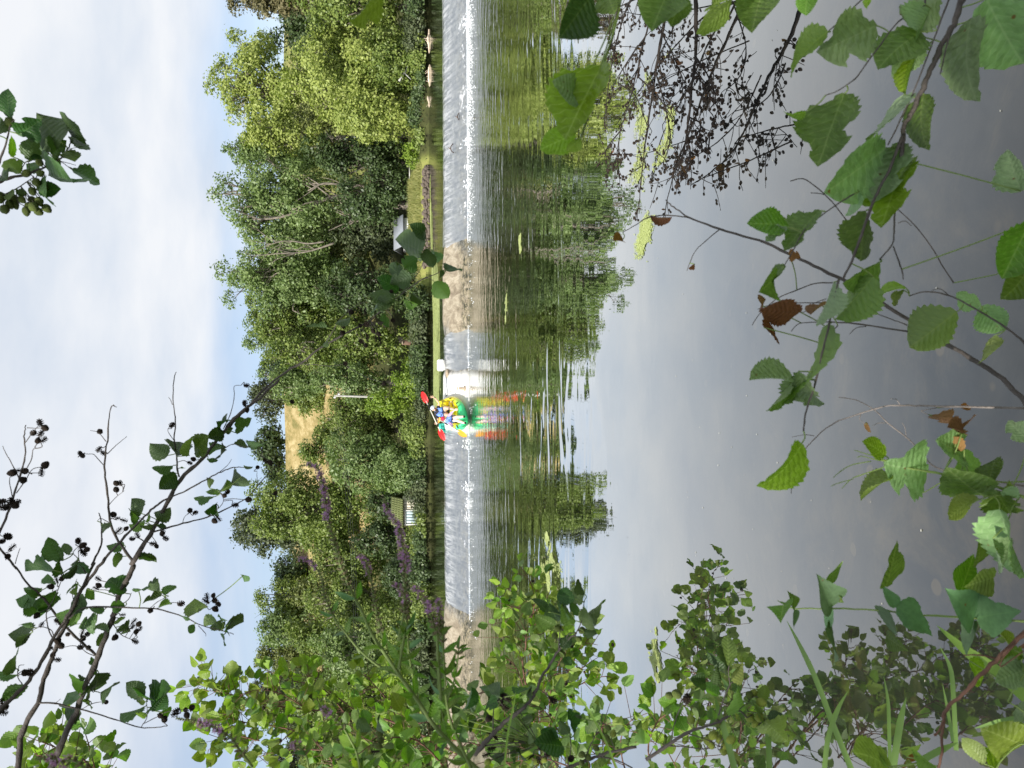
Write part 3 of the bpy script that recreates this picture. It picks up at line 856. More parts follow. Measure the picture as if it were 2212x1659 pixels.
GS = 'dark bushes overhanging the far waterline'
rgb = np.random.RandomState(8)
rows = [(y, y + rgb.uniform(55, 95)) for y in list(range(-40, 300, 62)) + list(range(620, 1640, 58))]
WHERE = ['at the far right edge', 'right of the pale logs', 'behind the first pale log', 'between the pale logs', 'under the willow skirt', 'beside the lime green bush',
         'at the left end of the grassy bank', 'right of the brown post', 'left of the brown post', 'under the grey metal panel', 'right of the red paddle blade', 'behind the raised hand',
         'behind the red paddle blade', 'left of the kayakers', 'under the big shining bush', 'just right of the white hut', 'in front of the white hut', 'at the left wall of the white hut',
         'left of the white hut', 'behind the tallest flower spike', 'under the ivy curtains', 'below the overhead cables', 'at the end of the left dry concrete', 'behind the nettle leaves', 'at the left shore', 'near the left edge', 'at the left edge', 'outermost on the left']
for k, (y0_, y1_) in enumerate(rows):
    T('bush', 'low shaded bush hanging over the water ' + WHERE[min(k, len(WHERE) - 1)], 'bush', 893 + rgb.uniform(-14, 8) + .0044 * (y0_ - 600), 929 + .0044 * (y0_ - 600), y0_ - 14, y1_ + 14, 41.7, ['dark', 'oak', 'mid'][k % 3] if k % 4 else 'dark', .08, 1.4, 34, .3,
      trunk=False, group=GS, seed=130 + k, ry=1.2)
# pale bare trunks standing in front of the ash wood
for k, (pts, rr) in enumerate([
    ([(905, 430), (872, 432), (800, 428), (735, 424), (700, 432), (662, 452), (600, 470), (545, 474)], .17),
    ([(905, 448), (868, 447), (830, 447), (796, 464), (770, 478)], .20),
    ([(860, 404), (800, 402), (745, 400), (700, 396), (665, 412)], .11),
    ([(722, 525), (690, 536), (655, 545), (610, 547), (560, 552)], .07),
    ([(700, 522), (665, 526), (620, 520), (575, 530)], .06)]):
    root = empty('bare_trunk', Q(*pts[0], 50.5))
    lab = ['tall pale grey trunk forking through the ash crown', 'leaning grey trunk covered in ivy at its foot', 'thin pale trunk right of the leaning one',
           'slender sunlit limb high in the second ash', 'short pale limb beside the slender sunlit one'][k]
    tag(root, lab, 'tree trunk', 'pale trunks among the ash trees')
    b = MB(); W_ = [Q(*p, 50.2 - .2 * k) - root.location for p in pts]
    pth = smooth_path([tuple(w) for w in W_], 4)
    b.tube(pth, np.linspace(rr, rr * .35, len(pth)), 7)
    rgl = np.random.RandomState(k)
    for q in range(9):
        i0 = rgl.randint(len(pth) // 3, len(pth)); e = pth[i0] + np.array([rgl.randn() * .9, -.1, rgl.uniform(.8, 2.2)])
        b.tube(smooth_path([tuple(pth[i0]), tuple((pth[i0] + e) / 2 + rgl.randn(3) * .15), tuple(e)], 3), np.linspace(rr * .35, rr * .08, 7), 5, False)
    b.build('trunk', BARK, root, True)

# ---- grass and reeds along the far bank
rg = np.random.RandomState(3)
def blades(name, n, fn, h0, h1, w, mat, label, seed=0):
    g = np.random.RandomState(seed)
    C = np.array([fn(g) for _ in range(n)])
    h = g.uniform(h0, h1, n); a = g.rand(n) * 6.28
    lean = g.randn(n, 2) * .35 * h[:, None]
    V = np.zeros((n, 3, 3))
    V[:, 0] = C + np.stack([np.cos(a) * w, np.sin(a) * w, 0 * a], 1)
    V[:, 1] = C - np.stack([np.cos(a) * w, np.sin(a) * w, 0 * a], 1)
    V[:, 2] = C + np.stack([lean[:, 0], lean[:, 1], h], 1)
    return tag(link(name, mesh_np(name, V.reshape(-1, 3), np.arange(n * 3).reshape(-1, 3), mat)), label, 'grass', None, 'stuff')
def bankpt(x0, x1, d0, d1):
    def f(g):
        X = g.uniform(x0, x1); Y = yb(X) + g.uniform(d0, d1)
        return (X, Y, gz(X, Y))
    return f
MGR = leafmat('bank_grass', (.16, .19, .045), (.40, .37, .14), .25, .6)
MGD = leafmat('bank_weeds', (.02, .035, .012), (.06, .085, .025), .3, .6)  # weeds coloured dark to stand in for shade beneath the overhang
blades('bank_grass', 9000, bankpt(5, 11.9, .3, 5), .08, .28, .02, MGR, 'short dry grass on the sunny far bank', 1)
blades('waterside_weeds', 3500, bankpt(-24, 5, .1, 1.6), .06, .28, .03, MGD, 'rank green weeds fringing the far waterline', 2)
blades('waterside_weeds', 500, bankpt(12, 24, .0, 1.5), .05, .25, .03, MGD, 'shaded weeds under the overhanging willows', 3)
# ================================================================== buildings and small things on the far bank
def boxspan(xa, xb, y0, y1, Y, depth):
    """box seen between display rows xa (top) .. xb (bottom) and columns y0..y1 with its front at Y"""
    t_ = Q(xa, (y0 + y1) / 2, Y); b_ = Q(xb, (y0 + y1) / 2, Y)
    l_ = Q((xa + xb) / 2, y1, Y); r_ = Q((xa + xb) / 2, y0, Y)
    return Vector(((l_.x + r_.x) / 2, Y + depth / 2, (t_.z + b_.z) / 2)), Vector((r_.x - l_.x, depth, t_.z - b_.z))
M_CREAM = simple('cream_render', (.62, .57, .46), .85, .12, 4, .2)
M_WHITE = simple('white_paint', (.78, .78, .76), .6, .06, 4)
M_BLUE = simple('pale_blue_paint', (.46, .56, .58), .6, .08, 5)
M_GREYR = simple('grey_roof', (.26, .28, .31), .7, .15, 6)
M_MOSS = simple('mossy_tiles', (.15, .17, .07), .95, .45, 9, .1, .6)
M_DARK = simple('dark_glass_and_shade', (.02, .022, .025), .2, .2, 3, .5)
M_WOOD = simple('weathered_wood', (.33, .27, .19), .85, .3, 8, .2)
M_BROWN = simple('brown_wood', (.15, .095, .065), .85, .3, 8, .2)
M_CONC = simple('pale_concrete', (.50, .49, .46), .85, .15, 6, .2)
M_SLATE = simple('grey_slate', (.30, .31, .34), .5, .12, 5)
M_STONE = simple('tan_stone', (.40, .32, .23), .85, .4, 6, .2, .5)
M_STONE_W = simple('dark_wall_stone', (.13, .105, .085), .9, .45, 5, .2, .5)
M_DRIFT = simple('bleached_driftwood', (.70, .56, .42), .8, .2, 9, .2, .5)
M_CABLE = simple('grey_cable', (.12, .12, .13), .6, .05, 3)

def part_box(name, root, c, d, mat, rot=None):
    b = MB(); b.box(Vector(c) - root.location, d, rot)
    return b.build(name, mat, root)

# ---- white hut at the left
Yh = 43.0
c0, d0 = boxspan(870, 918, 1080, 1134, Yh, 1.6)
hut = empty('garden_hut', (c0.x, c0.y, c0.z - d0.z / 2))
tag(hut, 'small cream hut with pale blue shutter half hidden behind dark leaves', 'hut')
part_box('wall', hut, c0, d0, M_CREAM)
c1, d1 = boxspan(846, 871, 1076, 1139, Yh - .15, 2.0)
b = MB()
hw, hh = d1.x / 2, d1.z
zz = c1.z - d1.z / 2 - hut.location.z
V = [(-hw, -1.0, zz), (hw, -1.0, zz), (hw, .1, zz + hh), (-hw, .1, zz + hh), (-hw, 1.0, zz), (hw, 1.0, zz)]
V2 = [(x, y, z + .05) for x, y, z in V]
b.add(V + V2, [(6, 7, 8, 9), (9, 8, 11, 10), (0, 3, 2, 1), (3, 4, 5, 2), (0, 1, 7, 6), (4, 10, 11, 5), (0, 6, 9, 3), (3, 9, 10, 4), (1, 2, 8, 7), (2, 5, 11, 8)])
roof = b.build('roof', M_MOSS, hut)
nt_ = 13
tile = MB(); tile.tube([(0, -.06, .0), (0, .1, .085)], [.058, .05], 7)
tm = tile.mesh('roof_tile', M_MOSS, True)
for k in range(nt_):
    for j in range(4):
        o = link('roof_tile', tm, hut, (-hw + (k + .5) * 2 * hw / nt_, -.98 + j * .28, zz + .03 + (j * .28) * hh / 1.1))
cs, ds = boxspan(877.5, 900, 1104, 1130, Yh - .03, .05)
sh = part_box('shutter', hut, cs, ds, M_BLUE)
for k in range(4):
    cb, db = boxspan(878.5, 899, 1105.5 + k * 6.2, 1110.3 + k * 6.2, Yh - .06, .03)
    bb = MB(); bb.box(cb - hut.location, db); bb.build('board', M_BLUE, sh)
for k in range(3):
    cp, dp = boxspan(872, 911, 1083 + k * 6.6, 1088.6 + k * 6.6, Yh - .02, .04)
    part_box('door_plank', hut, cp, dp, M_CREAM)
for (xa, xb, ya, yb_) in [(900, 902, 1103, 1134), (875, 877, 1103, 1134), (871, 914, 1132.2, 1134), (903, 912, 1103, 1105), (871, 912, 1102, 1103.6)]:
    cp, dp = boxspan(xa, xb, ya, yb_, Yh - .09, .08)
    part_box('trim', hut, cp, dp, M_WHITE if xa != 903 else M_WOOD)

# ---- white cottage on the right
Yk = 47.5
c0, d0 = boxspan(872, 905, 471, 527, Yk, 3)
cot = empty('cottage', (c0.x, c0.y, c0.z - d0.z / 2))
tag(cot, 'low white cottage with grey roof behind the grassy bank', 'cottage')
part_box('wall', cot, c0, d0, M_WHITE)
hw = d0.x / 2 + .15
zz = d0.z
V = [(-hw, -1.7, zz), (hw, -1.7, zz), (hw, 0, zz + .55), (-hw, 0, zz + .55), (-hw, 1.7, zz), (hw, 1.7, zz)]
V2 = [(x, y, z + .07) for x, y, z in V]
b = MB()
b.add(V + V2, [(6, 7, 8, 9), (9, 8, 11, 10), (0, 3, 2, 1), (3, 4, 5, 2), (0, 1, 7, 6), (4, 10, 11, 5), (0, 6, 9, 3), (3, 9, 10, 4), (1, 2, 8, 7), (2, 5, 11, 8)])
b.build('roof', M_GREYR, cot)
for (xa, xb, ya, yb_, nm, mt) in [(886, 900, 494, 503, 'window', M_DARK), (886, 898, 508, 515, 'window', M_DARK), (883, 905, 480, 487, 'door', M_DARK)]:
    cp, dp = boxspan(xa, xb, ya, yb_, Yk - .04, .05)
    w_ = part_box(nm, cot, cp, dp, mt)
    cf, df = boxspan(xa - 1.2, xa, ya - 1, yb_ + 1, Yk - .08, .1)
    bb = MB(); bb.box(cf - cot.location, df); bb.build('lintel', M_WHITE, w_)
    for q in range(1, 4):
        cf, df = boxspan(xa + (xb - xa) * q / 4 - .3, xa + (xb - xa) * q / 4 + .3, ya, yb_, Yk - .08, .04)
        bb = MB(); bb.box(cf - cot.location, df); bb.build('glazing_bar', M_WHITE, w_)
c0, d0 = boxspan(880.5, 893, 474, 487, Yk - 1.4, .9)
kiosk = empty('beehive_box', (c0.x, c0.y, c0.z - d0.z / 2))
tag(kiosk, 'small white box with a pale lid beside the cottage door', 'box')
part_box('body', kiosk, c0 - Vector((0, 0, .05)), Vector((d0.x, d0.y, d0.z - .1)), M_CONC)
part_box('lid', kiosk, c0 + Vector((0, 0, d0.z / 2)), Vector((d0.x * 1.15, d0.y * 1.1, .06)), M_WHITE)
# ---- concrete shelter in the shade
c0, d0 = boxspan(884, 901, 356, 380, 46, 1.5)
shl = empty('stone_shelter', (c0.x, c0.y, c0.z - d0.z / 2))
tag(shl, 'grey concrete shelter in deep shade right of the ash trunks', 'shelter')
part_box('wall', shl, c0, d0, M_CONC)
cp, dp = boxspan(885, 901, 381, 398, 46.6, .8)
part_box('opening', shl, cp, dp, M_DARK)  # solid near-black box, painted as the shade inside the opening
c0, d0 = boxspan(901, 903.4, 376, 420, 45.0, .18)
bm_ = empty('timber_beam', (c0.x, c0.y, c0.z - d0.z / 2))
tag(bm_, 'long tan timber beam lying at the top of the grassy bank', 'beam')
part_box('timber', bm_, c0, d0, M_WOOD)
for q in (-.42, 0, .42):
    part_box('foot', bm_, c0 + Vector((d0.x * q, 0, -.12)), (.12, .16, .2), M_WOOD)

# ---- dry stone edging along the grassy bank
wall = empty('stone_wall', G(925, 450, WZ))
tag(wall, 'rough dark stone edging at the foot of the grassy bank', 'wall')
rg = np.random.RandomState(12)
stm = []
for k in range(6):
    b = MB(); b.ellipsoid((0, 0, 0), (.5, .35, .5), None, 7, 4, .5, k); stm.append(b.mesh('stone', M_STONE_W))
pa, pb = G(928, 345, WZ), G(929.5, 560, WZ)
n_ = 46
for row in range(3):
    for k in range(n_):
        if rg.rand() < .12: continue
        u = (k + .5 + row * .5 + rg.uniform(-.2, .2)) / n_
        p = pa.lerp(pb, u); X = p.x
        o = link('stone', stm[rg.randint(6)], wall, Vector((X, yb(X) - .05 + row * .07 + rg.uniform(-.05, .05), WZ + .02 + row * .12 + rg.uniform(-.04, .04))) - wall.location)
        o.rotation_euler = (rg.uniform(-.3, .3), rg.uniform(-.3, .3), rg.uniform(-.4, .4))
        s_ = rg.uniform(.5, 1.4); o.scale = (.26 * s_, .3, .20 * s_ * rg.uniform(.7, 1.2))

# ---- brown post, grey panel
pst = empty('wooden_post', Q(912, 741, 43.4))
tag(pst, 'thick brown wooden post standing in the dark gap between bushes', 'post')
b = MB(); pth = [Q(x, y, 43.4) - pst.location for x, y in ((925, 741), (905, 741), (885, 740.5), (868, 740))]
b.tube(pth, [.15, .14, .14, .13], 9); b.build('trunk', M_BROWN, pst, True)
cp, dp = boxspan(868, 871, 737, 743, 43.2, .34); part_box('cap', pst, cp, dp, M_WOOD)
pan = empty('metal_panel', Q(908, 771, 42.5))
tag(pan, 'tilted grey metal panel poking out of the bushes by the water', 'panel')
b = MB(); b.box((0, 0, 0), (.24, .04, .26), Matrix.Rotation(R(32), 4, 'Y')); b.build('sheet', M_SLATE, pan)
b = MB(); b.tube([(.05, .05, 0), (.1, .06, -.6)], .02, 6); b.build('leg', M_CONC, pan)

# ---- utility pole and overhead cables
M_POLE = simple('weathered_concrete', (.36, .35, .32), .85, .2, 6, .2)
pole = empty('utility_pole', Q(905, 857, 47.6))
tag(pole, 'pale slender concrete utility pole rising behind the lime yellow bush', 'pole')
b = MB(); top = Q(722, 855, 47.6)
b.tube([(0, 0, -.2), (0, 0, (top.z - pole.location.z) * .5), (top.x - pole.location.x, 0, top.z - pole.location.z)], [.085, .07, .05], 8)
b.build('shaft', M_POLE, pole, True)
for k in range(3):
    b = MB(); b.ellipsoid((top.x - pole.location.x + (k - 1) * .10, 0, top.z - pole.location.z - .04 - k * .12), (.05, .05, .08)); b.build('insulator', M_WHITE, pole)
    w = []
    for j in range(13):
        u = j / 12
        e = Q(758 + k * 4.5, 1760, 43.5)
        p = Vector((top.x + (k - 1) * .12, 47.6, top.z - .02 - k * .12)).lerp(e, u); p.z -= 1.2 * math.sin(math.pi * u) * .5
        w.append(p)
    b = MB(); b.tube(w, .0035, 5); cbl = b.build('overhead_cable', M_CABLE, None, False, Vector(w[0]))
    tag(cbl, ['uppermost thin cable slung from the utility pole to the left edge', 'middle thin cable slung from the utility pole', 'lowest thin cable slung from the utility pole'][k], 'cable', 'cables from the utility pole')

# ---- pale logs in the shaded water at the right
def log(name, pts, rad, label, seed):
    rgl = np.random.RandomState(seed)
    W_ = [G(x, y, WZ) for x, y in pts]
    for w in W_: w.z = WZ
    root = empty(name, W_[0]); tag(root, label, 'log', 'bleached logs in the shaded water')
    P_ = smooth_path([tuple(w - root.location + Vector((0, 0, r * .55))) for w, r in zip(W_, rad)], 5)
    rr = smooth_path([(r,) for r in rad], 5)[:, 0] * (1 + .22 * rgl.randn(len(P_)).clip(-1, 1))
    b = MB(); b.tube(P_, np.maximum(rr, .01), 9); b.build('trunk', M_DRIFT, root, True)
    for q in range(4):
        b = MB()
        i0 = rgl.randint(2, len(P_) - 2); e = P_[i0] + np.array([rgl.uniform(-.25, .25), -.05, rgl.uniform(.1, .28)])
        b.tube([P_[i0], e], [rr[i0] * .35, rr[i0] * .12], 6)
        b.build('branch_stub', M_DRIFT, root, True)
D_ = 1 / 1.8228
log('driftwood_log', [(926.5, 63), (926.5, 75), (926.8, 84), (927, 96), (927, 115)], [.02, .03, .08, .05, .012], 'forked bleached log with a raised knot, nearest the right edge', 1)
log('driftwood_log', [(928, 139), (928, 152), (928, 170), (928, 187)], [.012, .06, .06, .012], 'smooth bleached log between the two knotted ones', 2)
log('driftwood_log', [(926, 191), (926, 200), (926.5, 210), (927, 220), (927, 232)], [.06, .075, .07, .04, .012], 'stumpy bleached log with a squared end, left of the smooth one', 3)

# dead branch in the willow
db = empty('dead_bough', Q(872, 160, 43)); tag(db, 'grey dead forked bough caught in the willow above the logs', 'branch')
b = MB()
for pts, r in [([(862, 175), (868, 166), (874, 158), (878, 150), (882, 140)], .06), ([(874, 158), (866, 151), (860, 149)], .035), ([(874, 158), (882, 166), (888, 172)], .03)]:
    pp = [Q(x, y, 42.4) - db.location for x, y in pts]; b.tube(smooth_path(pp, 3), np.linspace(r, r * .4, 3 * (len(pp) - 1) + 1), 6)
b.build('wood', M_CONC, db, True)

# ---- things on the weir
blk = empty('concrete_block', Vector((Q(960, 789, 27.1).x, 27.1, WZ + .02)))
tag(blk, 'white rounded concrete block standing on the weir crest', 'block')
bm = bmesh.new(); bmesh.ops.create_cube(bm, size=1)
bmesh.ops.scale(bm, vec=(.41, .26, .24), verts=bm.verts)
bmesh.ops.bevel(bm, geom=bm.edges[:], offset=.035, segments=3, affect='EDGES')
bmesh.ops.translate(bm, vec=(0, 0, .14), verts=bm.verts)
me = bpy.data.meshes.new('block'); bm.to_mesh(me); bm.free(); me.materials.append(M_WHITE); link('block', me, blk)
part_box('base', blk, blk.location + Vector((.0, 0, .01)), (.36, .3, .08), M_CONC)
def rock(label, pa, pb, d, h, seed, mat=M_STONE):
    a_ = P(*pa, d); b_ = P(*pb, d); c_ = (a_ + b_) / 2
    root = empty('rock', c_ - Vector((0, 0, h / 2))); tag(root, label, 'rock', 'rocks on the weir')
    b = MB(); b.ellipsoid((0, 0, h / 2), ((b_ - a_).length / 2, .16, h / 2), None, 12, 8, .28, seed); b.build('stone', mat, root, False)
    return root
rock('long tan rock lodged on the crest beside the white block', (966.5, 797), (966.5, 818), 26.75, .14, 2)
# the brown rocks running down the white chute
r0 = empty('rock', P(988, 838.5, 26)); tag(r0, 'brown cracked rock ridge running down the white chute right of the kayak', 'rock', 'rocks on the weir')
rgl = np.random.RandomState(4)
for k in range(7):
    u = k / 6; p = P(975 + 28 * u, 838.5 + rgl.uniform(-1, 1), 26.5 - .95 * u)
    b = MB(); b.ellipsoid(p - r0.location + Vector((0, 0, -.02)), (.075 + .03 * rgl.rand(), .11, .055), None, 8, 6, .4, k); b.build('stone', M_STONE, r0)
M_GRIPD = simple('soaked_wood', (.05, .03, .02), .6, .3, 8, .3)
for k, (x, y, d, lab) in enumerate([(995, 262, 25.9, 'dark twig snagged upright on the right wet slope'), (980, 330, 26.2, 'small hooked twig stuck on the wet slope, left of the upright one')]):
    root = empty('snagged_twig', P(x, y, d)); tag(root, lab, 'twig', 'twigs snagged on the weir')
    b = MB(); b.tube(smooth_path([(0, 0, .0), (.06, -.02, .08), (.18, -.04, .10), (.30, -.05, .02)], 3), .015, 6); b.build('wood', M_GRIPD, root, True)
    b = MB(); b.tube([(.1, -.02, .09), (.16, -.03, .18)], .012, 5); b.build('side_twig', M_BROWN, root, True)
# ================================================================== the kayak and its two paddlers
def K(X, Y, d):                 # point read off the enlarged detail, at depth d
    return P((1640 + X / 7.54) / 1.8228, (1520 + Y / 7.54) / 1.8228, d)
M_SKIN = simple('skin', (.66, .43, .31), .55, .08, 6, .35, .05)
M_SKIN2 = simple('pale_skin', (.80, .60, .47), .55, .06, 6, .35, .05)
M_TEE = simple('charcoal_cloth', (.035, .035, .045), .85, .2, 14, .2)
M_LILAC = simple('lilac_cloth', (.52, .32, .55), .8, .1, 14, .2)
M_VEST = simple('blue_vest_nylon', (.16, .30, .78), .55, .12, 12, .4)
M_NAVY = simple('navy_straps', (.015, .02, .06), .6, .1, 12, .3)
M_WCAP = simple('white_cap', (.66, .72, .78), .8, .06, 12, .2)
M_RCAP = simple('red_cap', (.70, .04, .09), .75, .1, 12, .2)
M_RED = simple('red_plastic', (.72, .02, .02), .35, .08, 4, .5, .02)
M_ORNG = simple('orange_plastic', (.78, .36, .03), .35, .08, 4, .5, .02)
M_SHAFT = simple('cream_shaft', (.66, .64, .55), .35, .05, 4, .5, .02)
M_GRIP = simple('black_rubber', (.012, .012, .014), .6, .1, 6, .3)
M_TEAL = simple('teal_plastic', (.08, .72, .60), .4, .08, 4, .5, .02)
M_HAIR = simple('brown_hair', (.05, .03, .02), .7, .2, 20, .3)
M_LIP = simple('lips', (.45, .14, .12), .5, .1, 6)
M_EYEW = simple('sunglasses_dark', (.01, .01, .012), .2, .1, 3, .6)

def skin_mesh(name, joints, edges, mat, sub=2, root=0):
    """joints: list of (Vector, radius or (rx,ry)); one continuous skinned surface"""
    me = bpy.data.meshes.new(name)
    me.from_pydata([tuple(j[0]) for j in joints], edges, [])
    ob = bpy.data.objects.new('tmp', me); COL.objects.link(ob)
    sk = ob.modifiers.new('s', 'SKIN'); sk.use_smooth_shade = True
    ob.modifiers.new('b', 'SUBSURF').levels = sub
    if not me.skin_vertices: 
        me.attributes
    for i, j in enumerate(joints):
        r = j[1]
        me.skin_vertices[0].data[i].radius = r if hasattr(r, '__len__') else (r, r)
        me.skin_vertices[0].data[i].use_root = (i == root)
    dg = bpy.context.evaluated_depsgraph_get(); dg.update()
    out = bpy.data.meshes.new_from_object(ob.evaluated_get(dg))
    out.name = name
    bpy.data.objects.remove(ob)
    out.materials.clear(); out.materials.append(mat)
    for p in out.polygons: p.use_smooth = True
    return out

bow = G(1013, 908, 0.0); bow.z = .07
bow.y -= .50
stern = Vector((P(966, 873, 27.0).x, 27.0, .70))
fw = (bow - stern); LEN = fw.length; fw.normalize()
sd_ = fw.cross(Vector((0, 0, 1))).normalized()      # starboard side of the boat
upb = sd_.cross(fw).normalized()
ky = empty('kayak', stern)
tag(ky, 'yellow and green two seat kayak sliding bow first down the white chute', 'kayak')
def KB(s, side, h):             # boat frame -> root local
    return fw * (s * LEN) + sd_ * side + upb * h
t = NT('kayak_shell')
gd = t.n('ShaderNodeVectorMath', {0: t.n('ShaderNodeTexCoord').outputs['Object'], 1: tuple(fw / LEN)}, operation='DOT_PRODUCT').outputs['Value']
gd = t.math('ADD', gd, t.math('MULTIPLY', t.math('SUBTRACT', t.noise(2.0, 3, .5), .5), .12))
c = t.ramp(gd, [(.50, (.80, .66, .02)), (.66, (.42, .66, .05)), (.80, (.06, .74, .27))])
M_KAY = t.done(t.pbr(c, .32, None, .5))
NS, NR = 30, 26
V = []
for i in range(NS + 1):
    s = i / NS
    w = .55 * max(0.02, math.sin(math.pi * min(1, max(0, .04 + s * .94))) ** .62) * (.76 + .40 * s)
    rocker = .13 * max(0, (s - .72) / .28) ** 2 + .12 * max(0, (.22 - s) / .22) ** 2
    dep = .24
    ck = min(1, max(0, (s - .10) / .10)) * min(1, max(0, (.93 - s) / .10))
    for j in range(NR):
        a = j / NR
        # closed cross-section: keel, side, rounded gunwale, cockpit floor
        if a < .5:
            u = a / .5                                   # outside, from port rail under the keel to starboard rail
            th = math.pi * (1 + u)
            x = math.cos(th) * w; z = math.sin(th) * dep * .62 + .02
            z += .0
        else:
            u = (a - .5) / .5                            # inside, from starboard rail back over the deck
            v = 1 - 2 * u
            rail = max(0, 1 - abs(abs(v) - .86) / .18)
            x = v * w * .98
            z = .04 + .14 * rail ** .7 * (1) + (1 - ck) * .12 * (1 - v * v) - ck * .10 * (1 if abs(v) < .66 else max(0, (1 - (abs(v) - .66) / .1)))
        V.append(KB(s, x, z + rocker))
ii = np.arange(NS)[:, None] * NR + np.arange(NR)[None, :]
jj = np.arange(NS)[:, None] * NR + (np.arange(NR)[None, :] + 1) % NR
Fq = np.stack([ii, jj, jj + NR, ii + NR], -1).reshape(-1, 4)
me = mesh_np('hull', [tuple(v) for v in V], Fq, M_KAY, True)
bm = bmesh.new(); bm.from_mesh(me)
bmesh.ops.recalc_face_normals(bm, faces=bm.faces); 
bmesh.ops.holes_fill(bm, edges=bm.edges)
for f in bm.faces: f.smooth = True
bm.to_mesh(me); bm.free()
link('hull', me, ky)
for s_, nm in ((.30, 'seat'), (.60, 'seat')):
    b = MB(); b.ellipsoid(KB(s_, 0, .02), (.24, .20, .05), None, 12, 6); b.build(nm, M_KAY, ky, True)
    b = MB(); b.box(KB(s_ - .065, 0, .14), (.42, .05, .2), Matrix((sd_, fw, upb)).transposed().to_4x4()); b.build('backrest', M_KAY, ky)
for s_ in (.25, .42, .55, .70):
    for sg in (-1, 1):
        b = MB(); b.tube([KB(s_, sg * .43, .17), KB(s_ + .02, sg * .47, .13)], .018, 6); b.build('carry_fitting', M_GRIP, ky)
b = MB(); b.tube([KB(.90, .18, .30), KB(.90, .26, .27), KB(.94, .22, .30)], .018, 6); b.build('bow_handle', M_GRIP, ky, True)
b = MB(); b.box(KB(.80, .30, .22), (.14, .10, .006), Matrix((sd_, fw, upb)).transposed().to_4x4()); b.build('plate', M_TEAL, ky)

def hand(wrist, palm_dir, up, mat, name='hand', size=.17):
    """returns joints/edges for five fingers starting at wrist; palm_dir towards the fingertips, up = back of hand"""
    d = palm_dir.normalized(); n = (up - d * up.dot(d)).normalized(); s = d.cross(n)
    j = []; e = []
    j.append((wrist + d * size * .22, (.026, .018)))
    j.append((wrist + d * size * .45, (.034, .016)))
    e.append((0, 1))
    for k, (off, ln) in enumerate(((-.026, .36), (-.009, .42), (.009, .40), (.025, .32))):
        b0 = len(j)
        j.append((wrist + d * size * .52 + s * off, (.009, .009)))
        j.append((wrist + d * (size * (.52 + ln * .55)) + s * off * 1.15 - n * .008, (.008, .008)))
        j.append((wrist + d * (size * (.52 + ln)) + s * off * 1.2 - n * .024, (.0065, .0065)))
        e += [(1, b0), (b0, b0 + 1), (b0 + 1, b0 + 2)]
    b0 = len(j)
    j.append((wrist + d * size * .28 - s * .034, (.011, .011)))
    j.append((wrist + d * size * .50 - s * .055 - n * .01, (.009, .009)))
    e += [(0, b0), (b0, b0 + 1)]
    return j, e

def person(label, J, skin, sc, face_dir, group=None):
    """J: dict of world points"""
    root = empty('person', J['pelvis']); tag(root, label, 'person')
    o = root.location
    js = []; ed = []
    def add(p, r, par=None):
        js.append((Vector(p) - o, r)); i = len(js) - 1
        if par is not None: ed.append((par, i))
        return i
    pel = add(J['pelvis'], (.135 * sc, .10 * sc))
    wai = add(J['pelvis'].lerp(J['chest'], .5), (.115 * sc, .085 * sc), pel)
    che = add(J['chest'], (.15 * sc, .10 * sc), wai)
    nec = add(J['neck'], .05 * sc, che)
    jaw = add(J['neck'].lerp(J['head'], .5) + face_dir * .012, .062 * sc, nec)
    hed = add(J['head'] , (.078 * sc, .092 * sc), jaw)
    crn = add(J['head'] + (J['head'] - J['neck']).normalized() * .065 * sc, (.062 * sc, .07 * sc), hed)
    for sg in ('R', 'L'):
        sh = add(J['sh' + sg], .052 * sc, che)
        el_ = add(J['el' + sg], .037 * sc, sh)
        fo = add(J['el' + sg].lerp(J['wr' + sg], .35), .036 * sc, el_)
        wr = add(J['wr' + sg], .024 * sc, fo)
        hj, he = hand(J['wr' + sg] - o, J['ha' + sg] - J['wr' + sg], J['up' + sg], skin, size=.18 * sc)
        b0 = len(js)
        js.extend(hj); ed.extend([(a + b0, b_ + b0) for a, b_ in he]); ed.append((wr, b0))
        hp = add(J['pelvis'] + (J['kn' + sg] - J['pelvis']) * .18 + (J['sh' + sg] - J['chest']) * .5, .085 * sc, pel)
        th = add(J['pelvis'].lerp(J['kn' + sg], .55), .075 * sc, hp)
        kn = add(J['kn' + sg], .066 * sc, th)
        ca = add(J['kn' + sg].lerp(J['an' + sg], .35) , .072 * sc, kn)
        an = add(J['an' + sg], .042 * sc, ca)
        ft = add(J['an' + sg] + face_dir * .13 * sc + Vector((0, 0, -.03)), (.038 * sc, .026 * sc), an)
    link('body', skin_mesh('body', js, ed, skin, 2, 0), root)
    return root
def clothes(root, name, pts, edges, mat):
    o = root.location
    link(name, skin_mesh(name, [(Vector(p) - o, r) for p, r in pts], edges, mat, 2), root)
def face(root, J, fd, sc, glasses, hairm=M_HAIR):
    o = root.location; h = J['head'] - o
    up = (J['head'] - J['neck']).normalized(); sdv = fd.cross(up).normalized()
    for sg in (-1, 1):
        b = MB(); b.ellipsoid(h + fd * .082 * sc + sdv * sg * .031 * sc - up * .004, (.016 * sc,) * 3, None, 8, 6)
        b.build('eye' if not glasses else 'lens', M_EYEW if glasses else M_HAIR, root, True)
        b = MB(); b.ellipsoid(h + sdv * sg * .082 * sc - up * .015, (.012 * sc, .02 * sc, .03 * sc), None, 8, 6); b.build('ear', root.children[0].data.materials[0], root, True)
    b = MB(); b.ellipsoid(h + fd * .098 * sc - up * .025 * sc, (.014 * sc, .02 * sc, .022 * sc), None, 8, 6); b.build('nose', root.children[0].data.materials[0], root, True)
    b = MB(); b.ellipsoid(h + fd * .080 * sc - up * .056 * sc, (.028 * sc, .012 * sc, .008 * sc), None, 8, 6); b.build('mouth', M_LIP, root, True)
